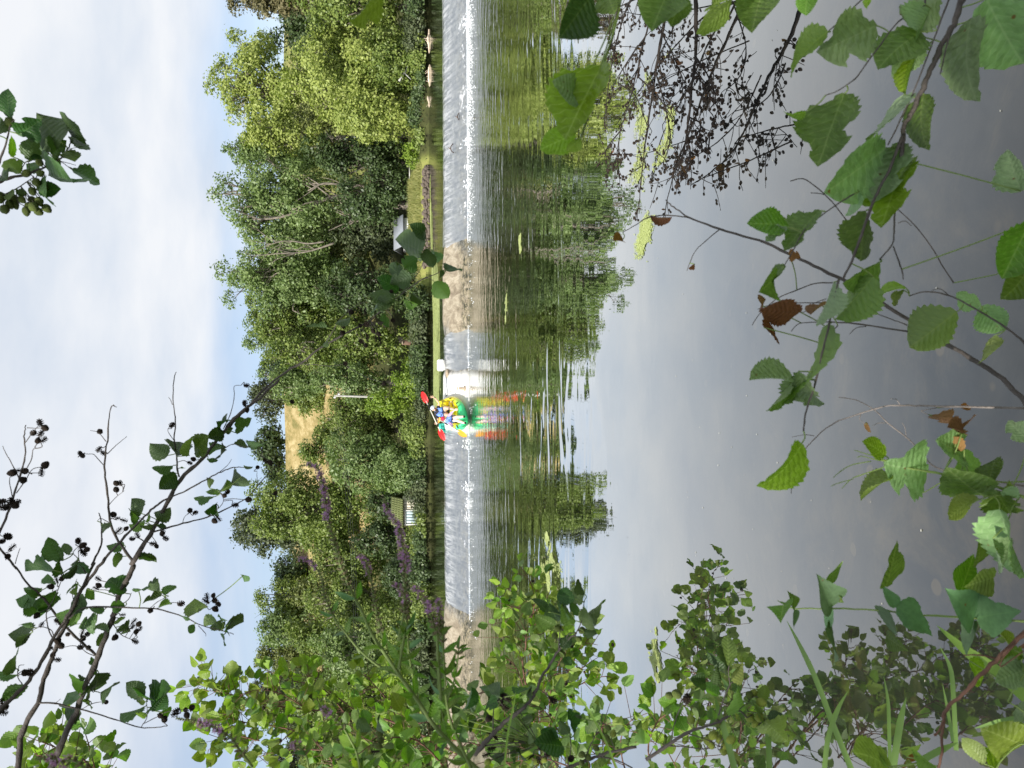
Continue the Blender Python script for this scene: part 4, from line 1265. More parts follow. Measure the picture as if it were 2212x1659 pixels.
def cap(root, J, fd, sc, mat):
    o = root.location; h = J['head'] - o
    up = (J['head'] - J['neck']).normalized(); sdv = fd.cross(up).normalized()
    Rm = Matrix((sdv, fd, up)).transposed().to_4x4()
    b = MB(); b.ellipsoid(h + up * .055 * sc, (.093 * sc, .105 * sc, .075 * sc), Rm, 14, 10); cp_ = b.build('cap', mat, root, True)
    b = MB(); b.ellipsoid(h + up * .046 * sc + fd * .11 * sc, (.075 * sc, .065 * sc, .010 * sc), Rm, 12, 6); b.build('brim', mat, cp_, True)
def vest(root, J, fd, sc, sdv):
    o = root.location
    a = J['chest'] - o; p = J['pelvis'] - o
    up = (a - p).normalized()
    Rm = Matrix((sdv, fd, up)).transposed().to_4x4()
    c_ = p.lerp(a, .80)
    b = MB(); b.ellipsoid(c_ , (.19 * sc, .145 * sc, .25 * sc), Rm, 16, 10); v = b.build('life_vest', M_VEST, root, True)
    for sg in (-1, 1):
        for (hh, zz, dd) in ((.085, .07, .16), (.075, -.09, .165)):
            b = MB(); b.ellipsoid(c_ + sdv * sg * .088 * sc + up * zz * sc + fd * .10 * sc, (.083 * sc, .06 * sc, hh * sc), Rm, 12, 8); b.build('foam_panel', M_VEST, v, True)
        b = MB(); b.tube(smooth_path([tuple(a + sdv * sg * .12 * sc + fd * .11 * sc + up * .03 * sc), tuple(a + sdv * sg * .115 * sc + up * .125 * sc + fd * .03 * sc), tuple(a + sdv * sg * .11 * sc - fd * .12 * sc)], 4), .038 * sc, 8)
        b.build('shoulder_strap', M_VEST, v, True)
    for zz in (-.012, -.16):
        pts = [tuple(c_ + sdv * math.cos(q) * .185 * sc + fd * (math.sin(q) * .155 * sc + .01) + up * zz * sc) for q in np.linspace(0, 2 * math.pi, 17)]
        b = MB(); b.tube(pts, .010 * sc, 6, False); b.build('belt', M_NAVY, v, True)
    b = MB(); b.tube([c_ + fd * .165 * sc + up * .13 * sc, c_ + fd * .175 * sc - up * .2 * sc], .008 * sc, 5); b.build('zip', M_NAVY, v)

FD = Vector((-.10, -1, -.12)).normalized()
# ---- rear paddler
d = 26.35
J = dict(pelvis=K(905, 790, d - .05), chest=K(690, 765, d), neck=K(585, 715, d - .02), head=K(515, 668, d - .04),
         shR=K(640, 640, d), elR=K(672, 500, d - .05), wrR=K(530, 340, d - .1), haR=K(420, 322, d - .14), upR=Vector((0, 1, .1)),
         shL=K(575, 850, d), elL=K(650, 1010, d - .12), wrL=K(640, 1100, d - .40), haL=K(560, 1110, d - .50), upL=Vector((0, -1, 0)),
         knR=K(830, 640, d - .55), anR=K(1120, 690, d - .72), knL=K(880, 860, d - .5), anL=K(1100, 880, d - .7))
man = person('man in white cap, sunglasses and blue life vest waving one raised hand', J, M_SKIN, .93, FD)
clothes(man, 'shirt', [(J['pelvis'], (.145, .115)), (J['pelvis'].lerp(J['chest'], .5), (.13, .10)), (J['chest'], (.16, .11)), (J['shR'], .065), (J['shR'].lerp(J['elR'], .62), .056), (J['shL'], .065), (J['shL'].lerp(J['elL'], .85), .055), (J['neck'] - (J['head'] - J['neck']) * .25, .06)],
        [(0, 1), (1, 2), (2, 3), (3, 4), (2, 5), (5, 6), (2, 7)], M_TEE)
clothes(man, 'shorts', [(J['pelvis'], (.15, .12)), (J['pelvis'].lerp(J['knR'], .6), .088), (J['pelvis'].lerp(J['knL'], .6), .088)], [(0, 1), (0, 2)], M_TEE)
SDV = FD.cross(Vector((.25, 0, 1)).normalized()).normalized()
vest(man, J, FD, .93, SDV)
face(man, J, FD, .93, True); cap(man, J, FD, .93, M_WCAP)
b = MB(); b.ellipsoid(J['head'] - man.location + FD * .055 - (J['head'] - J['neck']).normalized() * .068, (.055, .035, .028), None, 10, 6); b.build('beard', M_HAIR, man, True)
b = MB(); ax = (J['haR'] - J['wrR']).normalized(); b.tube([J['wrR'] - man.location - ax * .03, J['wrR'] - man.location + ax * .0], .031, 10); b.build('wristband', M_GRIP, man, True)

# ---- front paddler
d2 = 25.15
J2 = dict(pelvis=K(1125, 985, d2 + .12), chest=K(985, 990, d2 + .05), neck=K(895, 975, d2), head=K(825, 968, d2 - .03),
          shR=K(945, 915, d2), elR=K(1035, 800, d2 - .1), wrR=K(1130, 715, d2 - .2), haR=K(1260, 690, d2 - .3), upR=Vector((0, -.5, 1)),
          shL=K(945, 1065, d2), elL=K(1030, 1130, d2 - .08), wrL=K(1085, 1215, d2 - .2), haL=K(1050, 1270, d2 - .25), upL=Vector((0, -1, 0)),
          knR=K(1165, 925, d2 - .42), anR=K(1375, 905, d2 - .42), knL=K(1175, 1010, d2 - .42), anL=K(1410, 1090, d2 - .45))
kid = person('smaller paddler in red cap, lilac sleeves and blue life vest in the bow seat', J2, M_SKIN2, .80, FD)
clothes(kid, 'shirt', [(J2['pelvis'], (.118, .09)), (J2['chest'], (.13, .09)), (J2['shR'], .055), (J2['elR'], .044), (J2['elR'].lerp(J2['wrR'], .55), .040), (J2['shL'], .055), (J2['elL'], .046), (J2['elL'].lerp(J2['wrL'], .85), .040), (J2['neck'] - (J2['head'] - J2['neck']) * .25, .05)],
        [(0, 1), (1, 2), (2, 3), (3, 4), (1, 5), (5, 6), (6, 7), (1, 8)], M_LILAC)
clothes(kid, 'shorts', [(J2['pelvis'], (.125, .10)), (J2['pelvis'].lerp(J2['knR'], .45), .075), (J2['pelvis'].lerp(J2['knL'], .45), .075)], [(0, 1), (0, 2)], M_GRIP)
vest(kid, J2, FD, .78, SDV)
face(kid, J2, FD, .80, False); cap(kid, J2, FD, .84, M_RCAP)
for sg in 'RL':
    b = MB(); b.ellipsoid(J2['an' + sg] - kid.location + FD * .06 + Vector((0, 0, -.03)), (.042, .10, .035), None, 10, 7); b.build('shoe', M_GRIP, kid, True)

# ---- paddles
def blade(root, c_, axis, facing, L_, W_, mat):
    a = axis.normalized(); n = (facing - a * facing.dot(a)).normalized(); s = a.cross(n)
    V = []; N1, N2 = 10, 6
    for side in (0, 1):
        for i in range(N1 + 1):
            u = i / N1
            w = W_ * (.30 + .70 * math.sin(math.pi * min(1, .12 + u * .86)) ** .6) * (1 if u < .9 else .8)
            if u < .12: w = W_ * (.25 + u * 4)
            for k in range(N2 + 1):
                v = k / N2 * 2 - 1
                V.append(tuple(c_ + a * (u - .5) * L_ + s * v * w * .5 + n * (.03 * math.sin(u * 3) * 1 - .02 * (1 - v * v) + (.008 if side else -.008) * (1 - abs(v)) ) + n * (.012 if abs(v) < .15 else 0)))
    b = MB(); M_ = (N1 + 1) * (N2 + 1); f = []
    for i in range(N1):
        for k in range(N2):
            q = i * (N2 + 1) + k
            f.append((q, q + 1, q + N2 + 2, q + N2 + 1)); f.append((q + M_, q + M_ + N2 + 1, q + M_ + N2 + 2, q + M_ + 1))
    b.add(V, f); return b.build('blade', mat, root, True)
def paddle(label, tipA, tipB, d0, d1, mat, shaftm, grips, la, lb):
    A = K(*tipA, d0); B = K(*tipB, d1)
    root = empty('paddle', (A + B) / 2); tag(root, label, 'paddle', 'paddles held by the kayakers')
    ax = (B - A).normalized(); o = root.location
    blade(root, A - o + ax * la / 2, ax * -1, Vector((-.25, -1, .1)), la, .19, mat)
    blade(root, B - o - ax * lb / 2, ax, Vector((-.25, -1, .1)), lb, .19, mat)
    b = MB(); b.tube([A - o + ax * la * .8, B - o - ax * lb * .8], .0165, 9); b.build('shaft', shaftm, root, True)
    Ln = (B - A).length
    for g0, g1 in grips:
        b = MB(); b.tube([A - o + ax * Ln * g0, A - o + ax * Ln * g1], .0215, 9); b.build('grip', M_GRIP, root, True)
paddle('long paddle with red blades held slanting by the man', (160, 175), (830, 1615), 25.95, 25.80, M_RED, M_SHAFT, [(.27, .37), (.67, .72)], .42, .42)
paddle('paddle with orange blade dipping into the foam, held by the front paddler', (655, 985), (1490, 1490), 25.35, 24.45, M_ORNG, M_SHAFT, [(.22, .34)], .10, .44)

# ---- teal crate behind the kayak
cA = K(805, 1240, 27.15)
cr_ = empty('crate', cA - Vector((0, 0, .12))); tag(cr_, 'teal plastic crate standing on the weir crest behind the kayak', 'crate')
w2, h2, dp2, tk = .27, .26, .24, .022
def bx(name, c_, d_, mat=M_TEAL):
    b = MB(); b.box(c_, d_); return b.build(name, mat, cr_)
bx('base', (0, 0, .012), (w2, dp2, .024)); bx('side_panel', (-w2 / 2, 0, h2 / 2), (tk, dp2, h2)); bx('side_panel', (w2 / 2, 0, h2 / 2), (tk, dp2, h2))
bx('back_panel', (0, dp2 / 2, h2 / 2), (w2 - tk, tk, h2)); bx('rim', (0, -dp2 / 2, h2 - .02), (w2 + tk, tk * 1.3, .04)); bx('rim', (0, -dp2 / 2, .03), (w2 + tk, tk * 1.3, .06))
for k in range(4): bx('slat', (-w2 / 2 + (k + 1) * w2 / 5, -dp2 / 2, h2 / 2), (.014, .014, h2 - .08))
bx('lid', (0, 0, h2 + .012), (w2 + .03, dp2 + .03, .024))
# ================================================================== near plants: leaves, cones, stems
def near_leaf_mat(name, top, under, vein, trans=.34, rough=.42, spots=0.0, ribs=1.0):
    t = NT(name)
    uv = t.n('ShaderNodeUVMap').outputs[0]
    s = t.n('ShaderNodeSeparateXYZ', {0: uv})
    u = t.math('ABSOLUTE', t.math('SUBTRACT', s.outputs['X'], .5)); v = s.outputs['Y']
    ph = t.math('MULTIPLY', t.math('SUBTRACT', v, t.math('MULTIPLY', u, .75)), 8.5)
    tri = t.math('ABSOLUTE', t.math('SUBTRACT', t.math('FRACT', ph), .5))       # 0.5 on a side vein
    veins = t.math('MAXIMUM', t.math('MULTIPLY', t.maprange(tri, .43, .5), ribs), t.maprange(u, .018, .004))
    rnd = t.n('ShaderNodeObjectInfo').outputs['Random']
    isl = t.n('ShaderNodeNewGeometry').outputs['Random Per Island']
    r = t.math('FRACT', t.math('ADD', rnd, isl))
    hsv = t.n('ShaderNodeHueSaturation', {'Hue': t.math('MULTIPLY_ADD', r, .035, .4825), 'Saturation': t.math('MULTIPLY_ADD', rnd, -.25, 1.08), 'Value': t.math('MULTIPLY_ADD', r, .55, .72)})
    mott = t.noise(9, 4, .6, uv)
    base = t.mix(t.maprange(mott, .35, .7), top, tuple(x * .78 for x in top))
    front = t.mix(t.math('MULTIPLY', veins, .55), base, vein)
    geo = t.n('ShaderNodeNewGeometry')
    back = t.mix(t.math('MULTIPLY', veins, .75), under, vein)
    c = t.mix(geo.outputs['Backfacing'], front, back)
    if spots:
        vo = t.n('ShaderNodeTexVoronoi', {'Vector': t.n('ShaderNodeVectorMath', {0: uv, 1: t.n('ShaderNodeCombineXYZ', {0: t.math('MULTIPLY', rnd, 17.0)}).outputs[0]}, operation='ADD').outputs[0], 'Scale': 6.5})
        pick = t.n('ShaderNodeSeparateColor', {0: vo.outputs['Color']}).outputs[0]
        sp = t.math('MULTIPLY', t.maprange(vo.outputs['Distance'], .20, .10), t.math('GREATER_THAN', pick, 1 - spots))
        c = t.mix(sp, c, (.16, .085, .03))
    t.link(c, hsv.inputs['Color']); c = hsv.outputs[0]
    nrm = t.bump(t.math('ADD', t.math('MULTIPLY', tri, -.6), t.math('MULTIPLY', mott, .3)), .5 * ribs, .008)
    b = t.pbr(c, rough, nrm, .35)
    tc_ = t.n('ShaderNodeMix', {'Factor': 1.0, 'A': c, 'B': (1.1, 1.35, .35, 1)}, data_type='RGBA', blend_type='MULTIPLY').outputs['Result']
    tr = t.n('ShaderNodeBsdfTranslucent', {'Color': tc_}).outputs[0]
    return t.done(t.n('ShaderNodeMixShader', {0: trans, 1: b, 2: tr}).outputs[0])
NM = {
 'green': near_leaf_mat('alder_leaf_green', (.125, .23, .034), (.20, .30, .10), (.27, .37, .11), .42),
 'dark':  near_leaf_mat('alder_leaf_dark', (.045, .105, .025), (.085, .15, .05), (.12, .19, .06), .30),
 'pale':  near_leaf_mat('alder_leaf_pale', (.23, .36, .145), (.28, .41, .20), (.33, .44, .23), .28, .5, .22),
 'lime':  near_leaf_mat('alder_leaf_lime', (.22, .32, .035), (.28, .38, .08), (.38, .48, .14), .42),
 'sage':  near_leaf_mat('soft_leaf_sage', (.12, .22, .10), (.16, .27, .13), (.13, .24, .10), .25, .6, .1, .12),
 'brown': near_leaf_mat('withered_leaf', (.22, .095, .03), (.28, .14, .055), (.14, .06, .02), .25, .7, .3),
}
def leaf_mesh(name, mat, kind='alder', rows=18, cols=3, fold=.35, bend=.25, twist=.0, seed=0, chew=.0):
    g = np.random.RandomState(seed)
    V = []; UV = []
    ph = g.rand(4) * 6.28
    for i in range(rows + 1):
        v = i / rows
        if kind == 'alder':
            w = .41 * (math.sin(math.pi * v ** .86) ** .72 if 0 < v < 1 else 0)
        elif kind == 'ovate':
            w = .37 * (math.sin(math.pi * v ** .70) ** 1.05 if 0 < v < 1 else 0)
        elif kind == 'lance':
            w = .16 * (math.sin(math.pi * v ** .75) ** 1.1 if 0 < v < 1 else 0)
        else:                                   # soft honeysuckle-like
            w = .36 * (math.sin(math.pi * v ** .55) ** 1.15 if 0 < v < 1 else 0)
        for side in (-1, 1):
            ws = w * (1 + .05 * math.sin(ph[0] + side + v * 7)) 
            if kind in ('alder', 'ovate'):
                ws *= 1 + (.075 if i % 2 else -.045) * (1 if rows > 10 else .5)
            if chew:
                ws *= 1 - chew * max(0, math.sin(ph[1] + side * 2 + v * 9)) ** 3
            for j in (range(cols, -1, -1) if side == -1 else range(1, cols + 1)):
                q = j / cols
                x = side * ws * q
                z = abs(x) * fold * (1.0 + .3 * math.sin(ph[2] + v * 3)) 
                z += -.5 * bend * v * v + .02 * math.sin(ph[3] + v * 8 + side) * q
                z += .015 * math.cos((v - .75 * q * w * .9) * 8.5 * 2 * math.pi) * (q > 0) * (1 if kind in ('alder', 'ovate') and rows > 10 else 0)
                y = v - .03 * q * (1 if i % 2 else -1) * (w > .03) * .5
                a = twist * v
                V.append((x * math.cos(a) - z * math.sin(a), y * (1 - .1 * bend * v), x * math.sin(a) + z * math.cos(a)))
                UV.append((.5 + side * q * w, v))
    n = 2 * cols + 1
    Fc = []
    for i in range(rows):
        for j in range(n - 1):
            a = i * n + j
            Fc.append((a, a + 1, a + n + 1, a + n))
    return mesh_np(name, V, np.array(Fc), NM[mat], True, uv=UV)
_lc = {}
def get_leaf(mat, kind, hi, var):
    k = (mat, kind, hi, var)
    if k not in _lc:
        g = random.Random(hash((kind, hi, var)) % 1000 if False else var * 7 + (3 if hi else 0) + len(kind))
        _lc[k] = leaf_mesh('leaf', mat, kind, 22 if hi == 2 else (14 if hi else 6), 3 if hi else 2, g.uniform(.10, .55), g.uniform(.05, .6),
                           g.uniform(-.5, .5), var + 11, [0, .25, 0, .5, 0, .15][var % 6] if kind != 'lance' else 0)
    return _lc[k]
RL = random.Random(77)
def place_leaf(parent, B, T, w, mat='green', kind='alder', hi=1, side=None, name='leaf', flip=False):
    B = Vector(B); T = Vector(T)
    y = T - B; ln = y.length
    y.normalize()
    mid = (B + T) / 2
    view = (EYE - mid).normalized()
    z = (view - y * view.dot(y)).normalized()
    nat = {'alder': .82, 'ovate': .72, 'lance': .32, 'soft': .70}[kind]
    ang = math.acos(min(1, w / nat)) * (side or RL.choice((-1, 1)))
    sx = max(1.0, w / nat)
    z = Matrix.Rotation(ang, 3, y) @ z
    if flip: z = -z
    x = y.cross(z).normalized()
    o = link(name, get_leaf(mat, kind, hi, RL.randrange(6)), parent)
    M = Matrix.Identity(4)
    M.col[0][:3] = x * ln * sx; M.col[1][:3] = y * ln; M.col[2][:3] = z * ln
    M.col[3][:3] = B - parent.location
    o.matrix_basis = M
    return o
# cones
M_CONE_G = simple('green_cone', (.12, .16, .035), .7, .3, 60, .3, .6)
M_CONE_D = simple('dark_cone', (.035, .025, .018), .85, .3, 60, .2, .6)
M_CONE_Y = simple('yellow_green_cone', (.30, .36, .06), .6, .2, 60, .3, .6)
def cone_mesh(mat, old=False):
    b = MB()
    if not old:
        V = [(0, 0, 0)]; nu, nv = 10, 9
        for j in range(1, nv):
            v = j / nv
            for i in range(nu):
                a = 2 * math.pi * (i + .5 * (j % 2)) / nu
                r = .36 * math.sin(math.pi * v ** .85) ** .65 * (1 + (.10 if (i + j) % 2 else -.08))
                V.append((r * math.cos(a), r * math.sin(a), v))
        V.append((0, 0, 1))
        Fc = []
        for i in range(nu):
            Fc.append((0, 1 + (i + 1) % nu, 1 + i))
            for j in range(nv - 2):
                a = 1 + j * nu; Fc.append((a + i, a + (i + 1) % nu, a + nu + (i + 1) % nu, a + nu + i))
            a = 1 + (nv - 2) * nu; Fc.append((a + i, a + (i + 1) % nu, len(V) - 1))
        b.add(V, Fc)
    else:
        b.tube([(0, 0, 0), (0, 0, .5), (0, 0, 1)], [.09, .12, .05], 6)
        for k in range(34):
            z = .08 + .86 * k / 34; a = k * 2.4; r = .38 * math.sin(math.pi * (.12 + .8 * z)) ** .5
            d = Vector((math.cos(a), math.sin(a), .25)); s = Vector((-math.sin(a), math.cos(a), 0)) * .075
            p = Vector((0, 0, z)); q = p + d * r
            b.add([tuple(p + s * .5), tuple(p - s * .5), tuple(q - s), tuple(q + s), tuple(q + Vector((0, 0, .05)))], [(0, 1, 2, 3), (3, 2, 4)])
    return b.mesh('cone', mat)
CONES = {'g': cone_mesh(M_CONE_G), 'y': cone_mesh(M_CONE_Y), 'd': cone_mesh(M_CONE_D, True), 'k': cone_mesh(M_CONE_D)}
def place_cone(parent, p, d, size, kind, name='cone'):
    o = link(name, CONES[kind], parent)
    d = Vector(d).normalized()
    o.rotation_mode = 'QUATERNION'; o.rotation_quaternion = d.to_track_quat('Z', 'Y')
    o.location = Vector(p) - parent.location - d * size * .5
    o.scale = (size,) * 3
    return o
M_TWIG = simple('alder_twig', (.10, .085, .075), .8, .3, 30, .3, .4)
M_TWIG_G = simple('green_stem', (.19, .27, .07), .6, .2, 20, .35, .2)
M_TWIG_R = simple('red_brown_twig', (.14, .07, .045), .7, .3, 30, .3, .3)
M_TWIG_P = simple('grey_dead_twig', (.22, .19, .17), .8, .3, 30, .3, .4)

class Plant:
    """one branch: a stem tree traced as polylines, with leaves and cones as parts"""
    def __init__(s, name, label, cat, mat, org, group=None):
        s.root = empty(name, org); tag(s.root, label, cat, group)
        s.m = mat; s.b = MB(); s.S = []          # sampled stem points
        s.pet = MB(); s.petm = M_TWIG_G
    def limb(s, pts, r0, r1, n=6, per=5, knots=.10):
        P_ = smooth_path([tuple(p) for p in pts], per)
        g = np.random.RandomState(len(s.S) + 5)
        rr = np.linspace(r0, r1, len(P_)) * (1 + knots * g.randn(len(P_)).clip(-1.5, 1.5))
        if len(P_) > 6: P_[1:-1] += g.randn(len(P_) - 2, 3) * r0 * .16
        s.b.tube(P_ - np.array(s.root.location), np.maximum(rr, .0004), n)
        s.S += [Vector(p) for p in P_]
        return P_
    def near(s, p):
        return min(s.S, key=lambda q: (q - p).length_squared) if s.S else None
    def leaf(s, B, T, w, mat='green', kind='alder', hi=1, side=None, pet=True, flip=False, maxpet=.25, name='leaf'):
        o = place_leaf(s.root, B, T, w, mat, kind, hi, side, name, flip)
        if pet:
            q = s.near(Vector(B))
            if q is not None and .004 < (q - Vector(B)).length < maxpet:
                Bv = Vector(B); m_ = (q + Bv) / 2 + Vector((0, 0, -.004))
                L0 = Vector(s.root.location)
                r = .0011 if (Bv - EYE).length < 2 else .0014
                s.pet.tube(smooth_path([tuple(q - L0), tuple(m_ - L0), tuple(Bv - L0)], 3), r, 5)
        return o
    def cone(s, p, size=.02, kind=None, maxpet=.3):
        p = Vector(p); q = s.near(p)
        d = (p - q) if q is not None and (p - q).length > .003 else Vector((0, 0, -1))
        d = d.normalized() + Vector((RL.uniform(-.4, .4), RL.uniform(-.4, .4), RL.uniform(-.4, .4)))
        place_cone(s.root, p, d, size, kind or RL.choice('gkd'))
        if q is not None and .004 < (q - p).length < maxpet:
            L0 = Vector(s.root.location)
            s.b.tube(smooth_path([tuple(q - L0), tuple((q + p) / 2 - L0 + Vector((RL.uniform(-.01, .01), 0, RL.uniform(-.01, .01)))), tuple(p - d.normalized() * size * .45 - L0)], 3), .0011, 5)
    def done(s):
        if s.b.n: s.b.build('stem', s.m, s.root, True)
        if s.pet.n:
            o = s.pet.build('petioles', s.petm, s.root, True); o['kind'] = 'stuff'
# frames that turn a point read off an enlarged detail into the common 2212-wide frame
def FR(ox, oy, k): return lambda X, Y: (ox + X * k, oy + Y * k)
F0 = FR(0, 0, .2975); F1 = FR(384, 0, .2976); F2 = FR(0, 768.1, .2728); F2B = FR(0, 1206.9, .2728)
F3 = FR(1810.4, 1261.8, .2395); F4 = FR(1481.2, 1152.1, .3304); F5 = FR(1810.4, 822.9, .2645); F6 = FR(1481.2, 603.5, .3307)
F7 = FR(1591, 0, .3638); F8 = FR(932.6, 0, .2976); F9 = FR(384, 438.9, .2976); F10 = FR(384, 877.8, .2976)
F11 = FR(384, 1261.8, .248); F12 = FR(768.05, 1289.2, .22285); F13 = FR(1042.4, 1179.5, .289); FI = FR(0, 0, 1)
def at(F, X, Y, d):
    x, y = F(X, Y); return P(x, y, d)
def path(F, pts, d0, d1=None):
    d1 = d0 if d1 is None else d1; n = len(pts)
    return [at(F, p[0], p[1], d0 + (d1 - d0) * i / max(1, n - 1)) for i, p in enumerate(pts)]

# ---------------------------------------------------------------- alder boughs against the sky
def sky_bough(label, F, limbs, leaves, cones, d, csize=.021, mat='dark', grp='alder boughs hanging into the sky'):
    pl = Plant('alder_branch', label, 'branch', M_TWIG, at(limbs[0][0] if callable(limbs[0][0]) else F, *limbs[0][1][0], d), grp)
    for (Fk, pts, r0, r1, *dd) in limbs:
        d0, d1 = dd if dd else (d, d)
        pl.limb(path(Fk, pts, d0, d1), r0, r1, 7 if r0 > .004 else 5)
    for (Fk, lst) in leaves:
        for (bx_, by_, tx_, ty_, w) in lst:
            B = at(Fk, bx_, by_, d); q = pl.near(B); dd = (q - EYE).dot(AX_F)
            B = at(Fk, bx_, by_, dd + RL.uniform(-.03, .03)); T_ = at(Fk, tx_, ty_, dd + RL.uniform(-.06, .06))
            pl.leaf(B, T_, w, mat if RL.random() < .8 else 'green', 'alder', 1, flip=RL.random() < .75)
    for (Fk, lst) in cones:
        for i, (cx_, cy_) in enumerate(lst):
            p = at(Fk, cx_, cy_, d); q = pl.near(p); dd = (q - EYE).dot(AX_F)
            pl.cone(at(Fk, cx_, cy_, dd + RL.uniform(-.02, .02)), csize * RL.uniform(.8, 1.15), ('d' if i % 5 in (0, 2, 3) else 'k') if csize < .024 else 'g')
    pl.done(); return pl

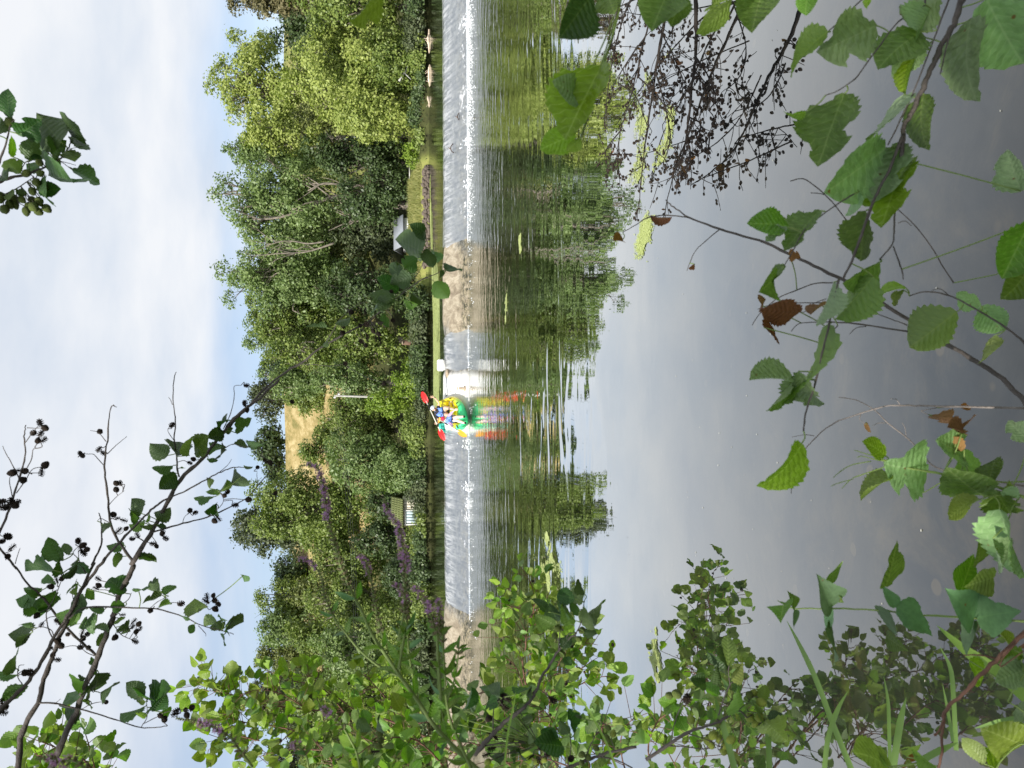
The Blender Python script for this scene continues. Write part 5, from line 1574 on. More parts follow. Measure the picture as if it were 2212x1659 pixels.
sky_bough('thick alder bough running from the lower left up across the sky to the wood', F2, [
    (F2B, [(400, 1670), (480, 1490), (600, 1210), (700, 960), (800, 720), (880, 500), (910, 390), (1000, 180), (1060, 50)], .0098, .0070, 2.25, 2.3),
    (F2, [(1040, 1659), (1220, 1370), (1300, 1210), (1430, 980), (1590, 830), (1780, 590), (1900, 460), (2050, 340), (2212, 190)], .0072, .0042, 2.3, 2.4),
    (F9, [(270, 1725), (400, 1590), (500, 1490), (640, 1340), (800, 1215), (900, 1160), (1050, 1040), (1250, 930), (1400, 850), (1440, 810)], .0046, .0022, 2.4, 2.45),
    (F9, [(1440, 810), (1600, 680), (1760, 560), (1860, 520), (1940, 480)], .0021, .0012, 2.45, 2.45),
    (F9, [(1060, 1030), (1120, 940), (1180, 840), (1280, 750), (1370, 712)], .0017, .0009, 2.43, 2.4),
    (F9, [(1700, 600), (1800, 545), (1850, 560), (1880, 600)], .0012, .0008, 2.45, 2.45),
    (F9, [(1620, 665), (1760, 480), (1800, 330), (1790, 290)], .0013, .0008, 2.45, 2.42),
    (F2, [(1420, 960), (1405, 900), (1400, 800), (1380, 650), (1390, 520), (1370, 350), (1380, 180), (1395, 130)], .0030, .0010, 2.32, 2.25),
    (F2, [(1385, 680), (1330, 600), (1350, 550)], .0012, .0007, 2.3, 2.28),
    (F2, [(1365, 390), (1350, 350), (1335, 330)], .0011, .0007, 2.28, 2.27),
    (F2, [(1060, 1640), (960, 1500), (880, 1340), (850, 1100), (830, 880), (850, 680), (860, 520), (885, 400), (925, 408)], .0042, .0011, 2.3, 2.2),
    (F2, [(830, 880), (760, 800), (730, 780), (640, 780)], .0014, .0007, 2.25, 2.22),
    (F2, [(850, 780), (920, 710), (1005, 640)], .0014, .0007, 2.25, 2.27),
    (F2, [(840, 680), (780, 610), (715, 592)], .0013, .0007, 2.23, 2.2),
    (F2, [(865, 1180), (920, 1120), (985, 1070)], .0013, .0007, 2.27, 2.25),
    (F2, [(860, 1320), (800, 1290), (770, 1310)], .0013, .0007, 2.27, 2.25),
    (F2, [(1220, 1395), (1450, 1330), (1640, 1280), (1800, 1210), (1960, 1120), (2100, 960), (2200, 870)], .0030, .0011, 2.3, 2.45),
    (F2, [(2040, 1040), (2035, 960), (2035, 915)], .0010, .0006, 2.4, 2.4),
    (F2, [(1990, 1110), (2100, 1085), (2180, 1100)], .0010, .0007, 2.4, 2.42),
    (F2, [(1640, 1280), (1740, 1200), (1770, 1140), (1740, 1080)], .0013, .0008, 2.33, 2.33),
    (F2, [(1445, 1330), (1460, 1280), (1500, 1240)], .0010, .0007, 2.32, 2.32),
    (F9, [(330, 1640), (385, 1520), (410, 1400), (410, 1330), (460, 1322)], .0014, .0008, 2.38, 2.35),
    (F9, [(900, 1168), (1000, 1172), (1100, 1182), (1200, 1168)], .0012, .0007, 2.4, 2.4),
    (F9, [(590, 1410), (680, 1430), (760, 1428), (815, 1440)], .0011, .0007, 2.38, 2.38),
    (F2, [(1770, 740), (1850, 700), (1960, 720), (2110, 600), (2190, 590)], .0014, .0008, 2.36, 2.36),
    (F2B, [(760, 765), (590, 610), (480, 490), (350, 320), (220, 200), (130, 70), (60, 0)], .0042, .0022, 2.28, 2.1),
    (F2B, [(750, 770), (690, 745), (600, 690), (480, 705)], .0013, .0008, 2.28, 2.22),
    (F2B, [(880, 500), (960, 600), (1040, 640)], .0016, .0009, 2.28, 2.3),
    (F2B, [(900, 400), (1010, 330), (1040, 270)], .0016, .0009, 2.29, 2.3),
    (F2B, [(700, 960), (740, 1060), (760, 950), (770, 930)], .0013, .0008, 2.26, 2.26),
    (F2B, [(650, 1190), (740, 1145), (840, 1130)], .0013, .0008, 2.26, 2.24),
  ], [
    (F2, [(1390, 930, 1260, 1060, .7), (1330, 790, 1185, 700, .85), (1400, 795, 1385, 670, .7), (1370, 870, 1200, 895, .45), (1500, 790, 1465, 620, .35), (1545, 770, 1605, 645, .42),
          (1775, 620, 1640, 650, .85), (1760, 710, 1650, 770, .6), (1865, 612, 1982, 488, .5), (1790, 520, 1765, 455, .5), (1785, 520, 1718, 528, .3), (1795, 620, 1835, 565, .6), (1990, 745, 2080, 695, .6),
          (1850, 700, 1965, 725, .5), (1640, 822, 1725, 842, .35), (1790, 750, 1735, 800, .4), (1120, 1250, 1080, 1150, .5), (1110, 1285, 1008, 1238, .4), (1145, 1325, 1022, 1345, .7), (1185, 1310, 1150, 1225, .5),
          (1240, 1290, 1345, 1240, .8), (1210, 1340, 1105, 1352, .5), (1245, 1345, 1318, 1352, .5), (1740, 1075, 1805, 985, .5), (1740, 1095, 1630, 1050, .6), (1690, 1120, 1536, 1140, .3), (1660, 1050, 1640, 965, .35),
          (1712, 1172, 1622, 1240, .5), (1700, 1270, 1738, 1185, .5), (1915, 958, 1835, 1020, .8), (985, 1500, 855, 1540, .65), (975, 1590, 855, 1650, .6), (1100, 1605, 1245, 1610, .55), (815, 1340, 860, 1405, .7), (1440, 880, 1460, 905, .5)]),
    (F9, [(1770, 350, 1590, 260, .75), (1740, 400, 1625, 470, .8), (1700, 540, 1540, 580, .85), (1600, 640, 1465, 520, .7), (1580, 680, 1380, 700, .7), (1560, 690, 1450, 780, .6), (1500, 800, 1530, 915, .6),
          (1800, 250, 1715, 150, .42), (1800, 330, 1845, 480, .6), (1860, 350, 1885, 430, .55), (1940, 490, 2060, 440, .6), (1940, 500, 1880, 545, .6), (1860, 570, 1970, 690, .75), (1080, 905, 930, 880, .35),
          (1640, 700, 1740, 740, .35), (1090, 1000, 1050, 1040, .5), (1460, 740, 1380, 790, .4), (1610, 440, 1575, 425, .4), (1250, 830, 1150, 900, .3), (1700, 650, 1770, 720, .5), (1680, 560, 1500, 460, .5)]),
    (F2B, [(330, 232, 185, 258, .6), (285, 300, 165, 355, .7), (275, 440, 175, 320, .75), (360, 290, 305, 385, .5), (365, 425, 462, 302, .38), (410, 195, 375, 125, .6), (685, 240, 732, 325, .5), (995, 275, 850, 145, .75),
          (990, 375, 862, 375, .8), (860, 575, 765, 515, .55), (860, 598, 738, 680, .5), (935, 470, 900, 560, .45), (960, 530, 1020, 570, .8), (700, 1120, 690, 990, .4), (635, 1085, 555, 1110, .5), (632, 1190, 498, 1195, .45),
          (745, 1040, 810, 945, .5), (790, 1062, 912, 992, .42), (690, 1110, 720, 1190, .4), (760, 850, 715, 780, .4), (770, 880, 760, 960, .35), (690, 975, 500, 985, .5), (685, 950, 610, 925, .4), (1100, 0, 1245, 20, .5)]),
  ], [
    (F2, [(635, 775), (655, 795), (785, 740), (820, 775), (920, 1010), (955, 1010), (920, 1060), (930, 1290), (980, 1305), (900, 1260), (940, 1385), (1000, 1370), (1050, 1450), (1090, 1425), (1285, 1410), (1310, 1445),
          (1240, 1510), (1210, 1490), (1500, 850), (1530, 820), (2100, 830), (2140, 850), (2040, 885), (1800, 1080), (1780, 1110), (2180, 1090), (1970, 1140), (1860, 1185), (1730, 1290), (1505, 1225), (1545, 1245), (790, 600),
          (1950, 235), (1940, 380), (1955, 430), (1360, 550), (1700, 1310)]),
    (F9, [(1200, 885), (1195, 940), (1290, 845), (1360, 790), (1260, 790), (1370, 880), (1420, 930), (1325, 890), (1440, 985), (1460, 950), (1375, 965), (1365, 1035), (1330, 1000), (1470, 1000), (1550, 640), (1560, 850), (1500, 1310), (1215, 1165), (830, 1440)]),
    (F2B, [(780, 160), (780, 210), (760, 235), (450, 490), (290, 450), (330, 520), (535, 600), (650, 590), (690, 600), (660, 630), (640, 700), (700, 705), (970, 445), (1060, 495), (1100, 515), (1110, 555), (1080, 575), (1050, 540), (1070, 655), (910, 625), (840, 1135)]),
  ], 2.3)

sky_bough('second alder bough left of the thick one, its long side shoot over the blue gap', F2B, [
    (F2B, [(140, 1670), (180, 1370), (300, 1140), (350, 950), (420, 760), (480, 600), (540, 480), (620, 300), (700, 170), (830, 0)], .0075, .0042, 2.0, 2.15),
    (F2, [(820, 1620), (870, 1560), (1020, 1400), (1130, 1290), (1200, 1220), (1290, 1150), (1450, 1080), (1600, 1000), (1730, 930), (1850, 885), (1950, 890)], .0040, .0012, 2.15, 2.2),
    (F2, [(1730, 930), (1800, 870), (1835, 820)], .0011, .0006, 2.2, 2.2),
    (F2B, [(540, 480), (690, 385), (1050, 390), (1250, 400), (1450, 460), (1600, 530), (1780, 575), (1850, 600)], .0026, .0010, 2.1, 2.15),
    (F2B, [(1480, 470), (1560, 420), (1680, 330)], .0012, .0008, 2.15, 2.15),
    (F2B, [(1180, 400), (1250, 340), (1330, 300)], .0012, .0008, 2.13, 2.13),
    (F2B, [(1230, 400), (1350, 350), (1425, 352)], .0010, .0007, 2.13, 2.13),
    (F2B, [(1570, 530), (1625, 590), (1630, 615)], .0011, .0006, 2.15, 2.15),
    (F2B, [(300, 1140), (440, 1145), (520, 1165), (690, 1205), (900, 1270), (1110, 1335), (1250, 1335), (1310, 1325)], .0026, .0010, 2.03, 2.1),
    (F2B, [(1120, 1330), (1165, 1250), (1160, 1130)], .0012, .0008, 2.1, 2.1),
    (F2B, [(1130, 1310), (1250, 1250), (1330, 1210), (1500, 1190)], .0013, .0007, 2.1, 2.1),
    (F2B, [(440, 1145), (480, 1110)], .0010, .0006, 2.05, 2.05),
    (F2B, [(540, 545), (600, 520), (640, 515)], .0012, .0007, 2.1, 2.12),
  ], [
    (F2B, [(680, 400, 525, 300, .8), (650, 430, 476, 485, .7), (830, 400, 700, 425, .6), (765, 480, 640, 545, .7), (1285, 290, 1118, 340, .5), (1262, 252, 1175, 235, .6), (1310, 290, 1378, 178, .5), (1100, 262, 1148, 205, .4),
           (1345, 362, 1255, 368, .4), (1560, 425, 1538, 378, .85), (1470, 490, 1458, 425, .5), (1535, 520, 1495, 598, .7), (1755, 572, 1700, 488, .9), (1710, 492, 1632, 488, .6), (1762, 495, 1755, 436, .65), (1800, 522, 1905, 465, .48),
           (1772, 600, 1750, 692, .45), (1790, 520, 1790, 570, .3), (1142, 1100, 1025, 975, .6), (1152, 1130, 1058, 1120, .5), (1120, 1182, 952, 1240, .35), (1162, 1232, 1060, 1252, .65), (1210, 1172, 1340, 1025, .45),
           (1222, 1205, 1318, 1112, .45), (1245, 1232, 1365, 1188, .6), (1150, 1095, 1130, 1035, .3), (620, 205, 505, 258, .3), (1930, 130, 1960, 160, .4)]),
    (F2, [(1930, 872, 2005, 885, .4)]),
  ], [
    (F2B, [(1640, 305), (1690, 290), (1700, 330), (1725, 360), (1705, 400), (1630, 335), (1305, 1270), (1390, 1230), (1400, 1200), (1470, 1195), (1520, 1180), (1480, 1240), (1270, 1240), (1430, 355), (455, 650), (400, 710), (485, 690), (420, 760), (455, 800), (1190, 410)]),
  ], 2.1)

sky_bough('outer alder bough with a bunch of leaves near the left end of the sky', F2B, [
    (F2B, [(-20, 1230), (60, 1140), (200, 1000), (330, 820), (430, 620), (560, 420), (640, 250), (750, 30)], .0058, .0036, 1.9, 2.05),
    (F2, [(725, 1659), (800, 1500), (805, 1400), (800, 1300), (780, 1245)], .0030, .0012, 2.05, 2.05),
    (F2B, [(430, 620), (400, 560), (320, 540), (250, 570)], .0015, .0008, 2.0, 2.0),
    (F2B, [(420, 640), (380, 540), (370, 420), (420, 330), (480, 190), (500, 120)], .0018, .0009, 2.0, 1.98),
    (F2B, [(680, 115), (630, 20), (620, -60)], .0016, .0009, 2.03, 2.0),
    (F2, [(610, 1600), (580, 1560), (620, 1510)], .0011, .0007, 2.0, 2.0),
    (F2B, [(180, 1000), (140, 930), (150, 850), (190, 840)], .0013, .0008, 1.95, 1.95),
    (F2B, [(590, 380), (575, 260), (610, 160)], .0012, .0007, 2.02, 2.0),
  ], [
    (F2B, [(425, 92, 216, 62, .45), (500, 155, 636, 75, .5), (612, 25, 535, 105, .4), (245, 545, 160, 495, .6), (242, 570, 128, 612, .45), (242, 590, 112, 680, .3), (132, 872, 62, 715, .42), (132, 925, -20, 895, .5), (212, 1000, 15, 1092, .4),
           (500, 120, 440, 10, .4), (610, 210, 600, 290, .3)]),
    (F2, [(492, 1625, 375, 1440, .62), (540, 1578, 520, 1475, .6), (560, 1659, 630, 1600, .5), (800, 1350, 850, 1330, .5)]),
  ], [
    (F2B, [(450, 170), (490, 160), (220, 890), (240, 905), (205, 905), (15, 1140), (45, 1175), (25, 1220), (10, 1190), (400, 220), (460, 500)]),
    (F2, [(620, 1470), (660, 1500), (640, 1530), (660, 1565), (690, 1535)]),
  ], 2.0)

sky_bough('bare alder twig with dark open cones near the top left of the sky', F2, [
    (F2, [(-30, 1450), (0, 1390), (80, 1210), (150, 980), (200, 800), (190, 640), (205, 550)], .0036, .0011, 1.8, 1.8),
    (F2, [(150, 970), (90, 850), (45, 770), (20, 715)], .0014, .0007, 1.8, 1.78),
    (F2, [(205, 905), (250, 820), (262, 745), (295, 735)], .0013, .0007, 1.8, 1.8),
    (F2, [(130, 1090), (200, 990), (260, 900), (340, 882)], .0013, .0007, 1.8, 1.82),
    (F2, [(100, 1130), (75, 980), (110, 950)], .0013, .0007, 1.8, 1.8),
    (F2, [(200, 690), (250, 620), (300, 560)], .0012, .0007, 1.8, 1.8),
    (F2, [(215, 572), (280, 575), (330, 570)], .0011, .0007, 1.8, 1.8),
    (F2, [(240, 930), (300, 930), (330, 925)], .0010, .0007, 1.8, 1.8),
  ], [], [
    (F2, [(320, 535), (360, 575), (325, 615), (265, 610), (360, 865), (330, 925), (95, 930), (150, 910), (200, 915), (180, 985), (130, 1160), (120, 1185), (20, 1160), (30, 1205), (60, 1200), (85, 1150), (300, 672), (345, 668), (60, 1430)]),
  ], 1.8)
sky_bough('lower end of an alder bough crossing the left corner of the sky', F2, [
    (F2, [(-40, 1480), (0, 1530), (60, 1600), (130, 1690)], .0030, .0026, 1.85, 1.9),
    (F2, [(120, 1650), (140, 1580), (160, 1525)], .0011, .0007, 1.88, 1.88)],
  [], [(F2, [(15, 1470), (60, 1430), (95, 1520), (60, 1590)])], 1.85)

sky_bough('leafy alder spray with a bunch of green cones at the top right of the sky', F0, [
    (F0, [(-40, 1335), (80, 1290), (210, 1260), (330, 1210), (430, 1160), (490, 1080), (520, 1010)], .0040, .0012, 1.75, 1.8),
    (F0, [(-20, 1210), (40, 1050), (80, 900), (110, 870)], .0030, .0010, 1.75, 1.75),
    (F0, [(20, 1415), (100, 1380), (180, 1330), (240, 1290)], .0016, .0009, 1.75, 1.75),
    (F0, [(-40, 1335), (-60, 1290), (-20, 1210)], .004, .003, 1.75, 1.75),
    (F0, [(-40, 1335), (-30, 1400), (20, 1415)], .003, .0016, 1.75, 1.75),
    (F0, [(150, 1230), (200, 1170), (215, 1240)], .0011, .0008, 1.75, 1.75),
    (F0, [(430, 1165), (480, 1200), (520, 1230)], .0010, .0007, 1.78, 1.78),
    (F0, [(440, 1170), (500, 1185), (550, 1200)], .0009, .0006, 1.78, 1.78),
    (F0, [(490, 1085), (560, 1070), (600, 1060)], .0009, .0006, 1.78, 1.78)],
  [(F0, [(72, 860, 14, 645, .4), (75, 1132, 122, 985, .5), (135, 978, 292, 880, .75), (440, 1030, 275, 835, .75), (215, 1168, 240, 990, .8), (378, 1122, 462, 1025, .6), (350, 1110, 260, 960, .6), (520, 1010, 556, 820, .5),
         (530, 1000, 562, 930, .5), (540, 1062, 625, 1000, .8), (482, 1100, 542, 1140, .7), (152, 1262, 30, 1160, .8), (230, 1160, 305, 1120, .6), (290, 1200, 225, 1230, .5), (352, 1190, 440, 1180, .6), (355, 1275, 545, 1300, .55),
         (520, 1230, 742, 1330, .45), (280, 1385, 415, 1360, .6), (262, 1380, 350, 1430, .5), (115, 1390, 200, 1410, .8), (10, 900, -5, 830, .5), (15, 1290, -10, 1240, .6), (30, 1430, 130, 1400, .4), (-20, 980, 15, 870, .4)])],
  [(F0, [(285, 1180), (295, 1258), (265, 1325), (235, 1390), (330, 1360), (300, 1350), (100, 1445), (160, 1450), (235, 1455), (285, 1465), (70, 1487), (110, 1490), (245, 1505), (215, 1500), (340, 1515), (190, 1535), (280, 1535), (35, 1522), (10, 1430), (5, 1450), (190, 1260), (70, 885)])],
  1.75, .026)

# ---------------------------------------------------------------- big leaves hanging in at the right
def leaves(pl, F, lst, d, spread=.03, hi=2, kind='alder'):
    for it in lst:
        b0, b1, t0, t1, w, mt = it[:6]
        kd = it[6] if len(it) > 6 else kind
        B = at(F, b0, b1, d + RL.uniform(-spread, spread) * .5); T_ = at(F, t0, t1, d + RL.uniform(-spread, spread))
        pl.leaf(B, T_, w, mt, kd, hi, flip=RL.random() < .3)
d = 1.15
A = Plant('alder_branch', 'near alder branch with the largest green leaves, hanging in front of the bare twiggy branch', 'branch', M_TWIG, at(F7, 1340, 0, d), 'alder branches close to the camera')
A.limb(path(F7, [(1365, -60), (1340, 0), (1290, 140), (1210, 290), (1150, 420), (1105, 525), (1030, 680), (990, 800), (985, 950)], d + .02, d - .02), .0052, .0030, 8)
A.limb(path(F7, [(990, 800), (900, 1020), (820, 1180), (740, 1400), (680, 1560), (630, 1659)], d - .02, d - .03), .0024, .0018, 7)
A.limb(path(F6, [(1000, 0), (950, 230), (900, 450), (840, 700), (790, 850), (770, 990)], d - .03, d - .02), .0018, .0012, 7)
A.limb(path(F7, [(1260, 0), (1150, 290), (1060, 520), (960, 740), (900, 860)], d - .01, d - .03), .0013, .0010, 6)
A.limb(path(F7, [(1270, 190), (1230, 350), (1210, 440)], d, d - .02), .0012, .0009, 6)
A.limb(path(F7, [(1120, 30), (960, 130), (830, 300), (720, 450), (690, 480)], d, d - .03), .0013, .0010, 6)
A.limb(path(F7, [(690, 480), (600, 540), (530, 565)], d - .03, d - .03), .0009, .0007, 6)
A.limb(path(F7, [(760, -20), (640, 100), (540, 190)], d, d), .0012, .0009, 6)
A.limb(path(F7, [(940, 1250), (935, 1360), (925, 1450), (850, 1540)], d - .02, d), .0012, .0010, 6)
A.limb(path(F7, [(930, 1460), (980, 1600), (990, 1659)], d, d), .0011, .0009, 6)
A.limb(path(F7, [(700, 1150), (560, 1240), (410, 1360), (330, 1500), (280, 1580)], d - .02, d - .02), .0011, .0008, 6)
A.petm = M_TWIG_G
A.limb(path(F7, [(1365, -60), (1260, -45), (1120, -80), (760, -60), (100, -110), (-673, -60)], d + .02, d - .08), .0040, .0016, 6)
A.limb(path(F7, [(1260, -45), (1260, 0)], d, d - .01), .0014, .0013, 6)
A.limb(path(F7, [(1120, -80), (1120, 30)], d, d), .0013, .0013, 6)
leaves(A, F7, [(150, -40, 85, 185, .85, 'green'), (430, -60, 395, 88, .9, 'green'), (545, 185, 250, 390, .55, 'green'), (800, -60, 760, 60, .6, 'lime'), (828, 150, 492, 320, .85, 'pale'), (1095, 190, 838, 340, .7, 'green'),
    (1075, 300, 985, 560, .45, 'lime'), (1110, 220, 950, 470, .5, 'pale'), (1215, -10, 965, 140, .7, 'pale'), (1150, 60, 1050, 200, .5, 'pale'), (1395, 110, 1260, 600, .46, 'pale'), (1480, -10, 1695, 400, .85, 'pale'), (640, 558, 468, 968, .62, 'green'),
    (412, 665, 278, 705, .5, 'lime'), (990, 560, 848, 880, .42, 'pale'), (1112, 560, 1035, 890, .55, 'green'), (885, 880, 535, 1150, .72, 'pale'), (975, 850, 790, 1190, .6, 'pale'), (1010, 955, 830, 1320, .42, 'lime'),
    (770, 1250, 730, 1555, .58, 'green'), (495, 1250, 265, 1475, .42, 'green'), (310, 1345, 92, 1290, .42, 'green'), (300, 1350, 165, 1425, .5, 'pale'), (290, 1572, 140, 1690, .4, 'green'), (845, 1560, 640, 1690, .5, 'green'),
    (1690, 1135, 1600, 890, .7, 'pale'), (1740, 1320, 1580, 1660, .65, 'green'), (720, 1130, 700, 1290, .45, 'pale')], d, .04)
leaves(A, F6, [(1225, -20, 990, 275, .75, 'green'), (965, 20, 865, 310, .32, 'pale'), (930, 290, 812, 880, .30, 'green'), (695, 640, 415, 640, .6, 'pale'), (700, 655, 535, 868, .28, 'green'), (735, 600, 825, 860, .55, 'pale'),
    (755, 1075, 590, 1425, .48, 'lime'), (575, 0, 492, 80, .5, 'green')], d - .02, .04)
leaves(A, F8, [(1160, -40, 935, 280, .6, 'dark'), (1235, 475, 960, 1000, .52, 'lime'), (1045, 960, 790, 1110, .62, 'lime'), (1078, 1005, 985, 1118, .5, 'lime'), (1730, -90, 1590, 215, .95, 'green'), (1830, -50, 1735, 180, .8, 'green'),
    (2175, 5, 1960, 280, .32, 'lime'), (2190, -20, 2010, 30, .4, 'lime'), (1285, -60, 1290, 45, .8, 'green'), (1060, 700, 950, 590, .4, 'pale')], d - .1, .04)
A.limb(path(F8, [(1390, -60), (1360, 0), (1320, 250), (1280, 380), (1230, 490), (1180, 700), (1090, 1000)], d - .08, d - .1), .0015, .0008, 6)
leaves(A, FI, [(826, -8, 760, 55, .55, 'lime')], 1.0)
A.done()

d = 1.35
Bp = Plant('alder_branch', 'dark alder branch ending in long bare forked twigs with a few withered leaves', 'branch', M_TWIG, at(FI, 2212, 865, d), 'alder branches close to the camera')
Bp.limb(path(FI, [(2235, 885), (2212, 865), (2152, 808), (2060, 752), (1997, 712), (1871, 633), (1790, 590), (1715, 553), (1640, 520), (1555, 495), (1490, 470), (1455, 448), (1438, 432)], d, d + .25), .0052, .0010, 8)
Bp.limb(path(FI, [(1490, 470), (1440, 465), (1400, 470), (1375, 485), (1345, 502)], d + .2, d + .25), .0014, .0008, 6)
Bp.limb(path(FI, [(1961, 716), (1845, 699), (1789, 696), (1759, 696), (1725, 700), (1709, 716)], d, d + .1), .0015, .0008, 6)
Bp.limb(path(FI, [(1810, 703), (1795, 720), (1785, 745)], d, d), .0010, .0007, 5)
Bp.limb(path(FI, [(1871, 705), (1850, 708), (1835, 722)], d, d), .0009, .0006, 5)
Bp.limb(path(F6, [(2240, 440), (2100, 320), (1880, 185), (1720, 105), (1570, 80), (1460, 108)], d - .05, d), .0019, .0009, 6)
Bp.limb(path(F6, [(1720, 105), (1660, 62), (1605, 72)], d, d), .0009, .0006, 5)
Bp.limb(path(F6, [(960, 22), (840, 28), (700, 80), (590, 130), (480, 230), (435, 300)], d + .1, d + .15), .0013, .0007, 6)
Bp.limb(path(F6, [(900, 152), (700, 155), (560, 165), (470, 195)], d + .1, d + .15), .0010, .0006, 6)
Bp.limb(path(F6, [(920, 125), (830, 160), (780, 210), (745, 213)], d + .1, d + .1), .0008, .0006, 5)
Bp.limb(path(F6, [(1450, 300), (1340, 258), (1150, 190)], d + .05, d + .08), .0012, .0007, 5)
Bp.limb(path(F7, [(320, 1075), (380, 1060), (430, 1078), (530, 1160), (600, 1240), (665, 1325)], d + .1, d + .05), .0010, .0012, 5)
Bp.limb(path(F7, [(440, 1145), (500, 1150), (530, 1160)], d + .1, d + .1), .0008, .0008, 5)
Bp.limb(path(F7, [(955, 1240), (1060, 1340), (1160, 1470), (1230, 1590), (1290, 1680)], d + .1, d + .1), .0010, .0013, 5)
Bp.limb(path(F7, [(960, 1325), (1000, 1312), (1040, 1340)], d + .1, d + .1), .0008, .0008, 5)
Bp.limb(path(FI, [(1555, 495), (1525, 520), (1500, 545), (1484, 585)], d + .2, d + .25), .0011, .0007, 5)
leaves(Bp, F6, [(1775, 212, 1455, 450, .72, 'green'), (1930, 175, 2075, 345, .9, 'pale'), (1930, 175, 1765, 90, .7, 'pale'), (1425, 45, 1280, 40, .35, 'lime'), (1422, 70, 1345, 175, .4, 'lime'), (2010, 372, 1985, 575, .55, 'lime'),
    (2240, -80, 2150, 105, .8, 'green'), (745, 212, 518, 235, .45, 'brown'), (512, 316, 636, 352, .45, 'brown'), (893, 172, 812, 222, .4, 'brown'), (505, 175, 515, 130, .4, 'brown')], d, .04)
leaves(Bp, FI, [(1405, 468, 1452, 472, .5, 'brown'), (1345, 518, 1325, 518, .7, 'brown'), (1500, 572, 1488, 580, .6, 'brown')], d + .22, .02, 1)
leaves(Bp, F7, [(310, 1500, 375, 1530, .7, 'brown')], d, .02, 1)
Bp.done()

d = 1.55
C_ = Plant('dead_twig', 'pale dead twig arching low over the water with curled brown leaves', 'twig', M_TWIG_P, at(FI, 2212, 881, d))
C_.limb(path(FI, [(2230, 882), (2043, 878), (1977, 876), (1911, 878), (1845, 898), (1795, 918), (1746, 961), (1716, 1010), (1709, 1066)], d - .1, d + .1), .0022, .0008, 6)
C_.limb(path(FI, [(1812, 858), (1851, 865), (1888, 885), (1918, 914), (1957, 944), (1987, 974), (2017, 1007), (2083, 1027), (2212, 1050)], d, d - .15), .0008, .0020, 6)
C_.limb(path(F6, [(840, 1022), (780, 1015), (695, 1030)], d, d), .0008, .0006, 5)
C_.limb(path(F6, [(1145, 880), (1135, 915), (1175, 945)], d, d), .0008, .0006, 5)
C_.limb(path(F6, [(1400, 820), (1375, 785), (1340, 780)], d, d), .0008, .0006, 5)
C_.limb(path(F6, [(1310, 938), (1260, 938), (1222, 955)], d, d), .0008, .0006, 5)
C_.limb(path(F6, [(1440, 1020), (1432, 970), (1415, 938)], d, d), .0008, .0006, 5)
C_.limb(path(F6, [(1640, 838), (1560, 855), (1540, 862), (1600, 890)], d, d), .0008, .0006, 5)
leaves(C_, F6, [(1175, 935, 1195, 1008, .5, 'brown'), (1605, 892, 1755, 925, .35, 'brown'), (1790, 830, 1865, 850, .7, 'brown')], d, .02, 1)
C_.done()

d = 1.2
E_ = Plant('alder_branch', 'green alder shoot with a large pale leaf and a torn half brown leaf', 'branch', M_TWIG_G, at(FI, 2212, 1077, d), 'alder branches close to the camera')
E_.limb(path(F5, [(1600, 975), (1518, 950), (1200, 830), (850, 760), (600, 715), (430, 665), (330, 640)], d, d), .0026, .0011, 7)
E_.limb(path(F5, [(1480, 935), (1270, 935), (1130, 980), (1060, 1020)], d, d), .0014, .0009, 6)
E_.limb(path(F5, [(1200, 830), (1270, 910), (1290, 935)], d, d), .0011, .0009, 6)
E_.limb(path(F5, [(430, 665), (300, 640), (200, 615), (155, 625)], d, d), .0009, .0006, 5)
E_.limb(path(F5, [(430, 660), (280, 610), (130, 565)], d, d), .0009, .0006, 5)
E_.limb(path(F5, [(270, 655), (100, 690), (0, 755), (-40, 790)], d, d), .0009, .0006, 5)
E_.limb(path(F5, [(410, 690), (240, 750), (110, 800), (30, 878)], d, d), .0010, .0006, 5)
E_.limb(path(F5, [(120, 800), (0, 835), (-60, 860)], d, d), .0008, .0006, 5)
E_.limb(path(F5, [(1560, 820), (1300, 825), (1000, 820), (840, 835), (740, 890), (690, 915)], d + .1, d + .1), .0015, .0007, 5)
E_.limb(path(F5, [(1480, 945), (1420, 1040), (1400, 1110)], d, d), .0014, .0010, 5)
leaves(E_, F5, [(385, 612, 240, 470, .65, 'lime'), (725, 738, 412, 700, 1.0, 'pale'), (450, 768, 165, 965, .48, 'lime'), (1195, 815, 1000, 560, .62, 'green'), (1170, 850, 1010, 730, .6, 'pale'), (1180, 930, 915, 815, .35, 'green'),
    (1130, 945, 850, 1095, .42, 'lime'), (1290, 890, 1410, 1120, .7, 'green'), (1470, 960, 1335, 890, .6, 'pale'), (1320, 1045, 1500, 1630, .5, 'pale'), (1265, 1285, 1330, 1570, .4, 'pale'), (1560, 490, 1380, 320, .8, 'pale'),
    (1390, 830, 1420, 900, .5, 'lime'), (1010, 600, 815, 480, .6, 'pale'), (1290, 640, 1180, 815, .3, 'green')], d, .04)
leaves(E_, F5, [(1030, 560, 880, 450, .7, 'brown'), (1020, 400, 900, 370, .7, 'brown'), (1000, 370, 1150, 310, .4, 'brown'), (1010, 430, 950, 330, .6, 'brown')], d - .01, .03, 1)
E_.done()

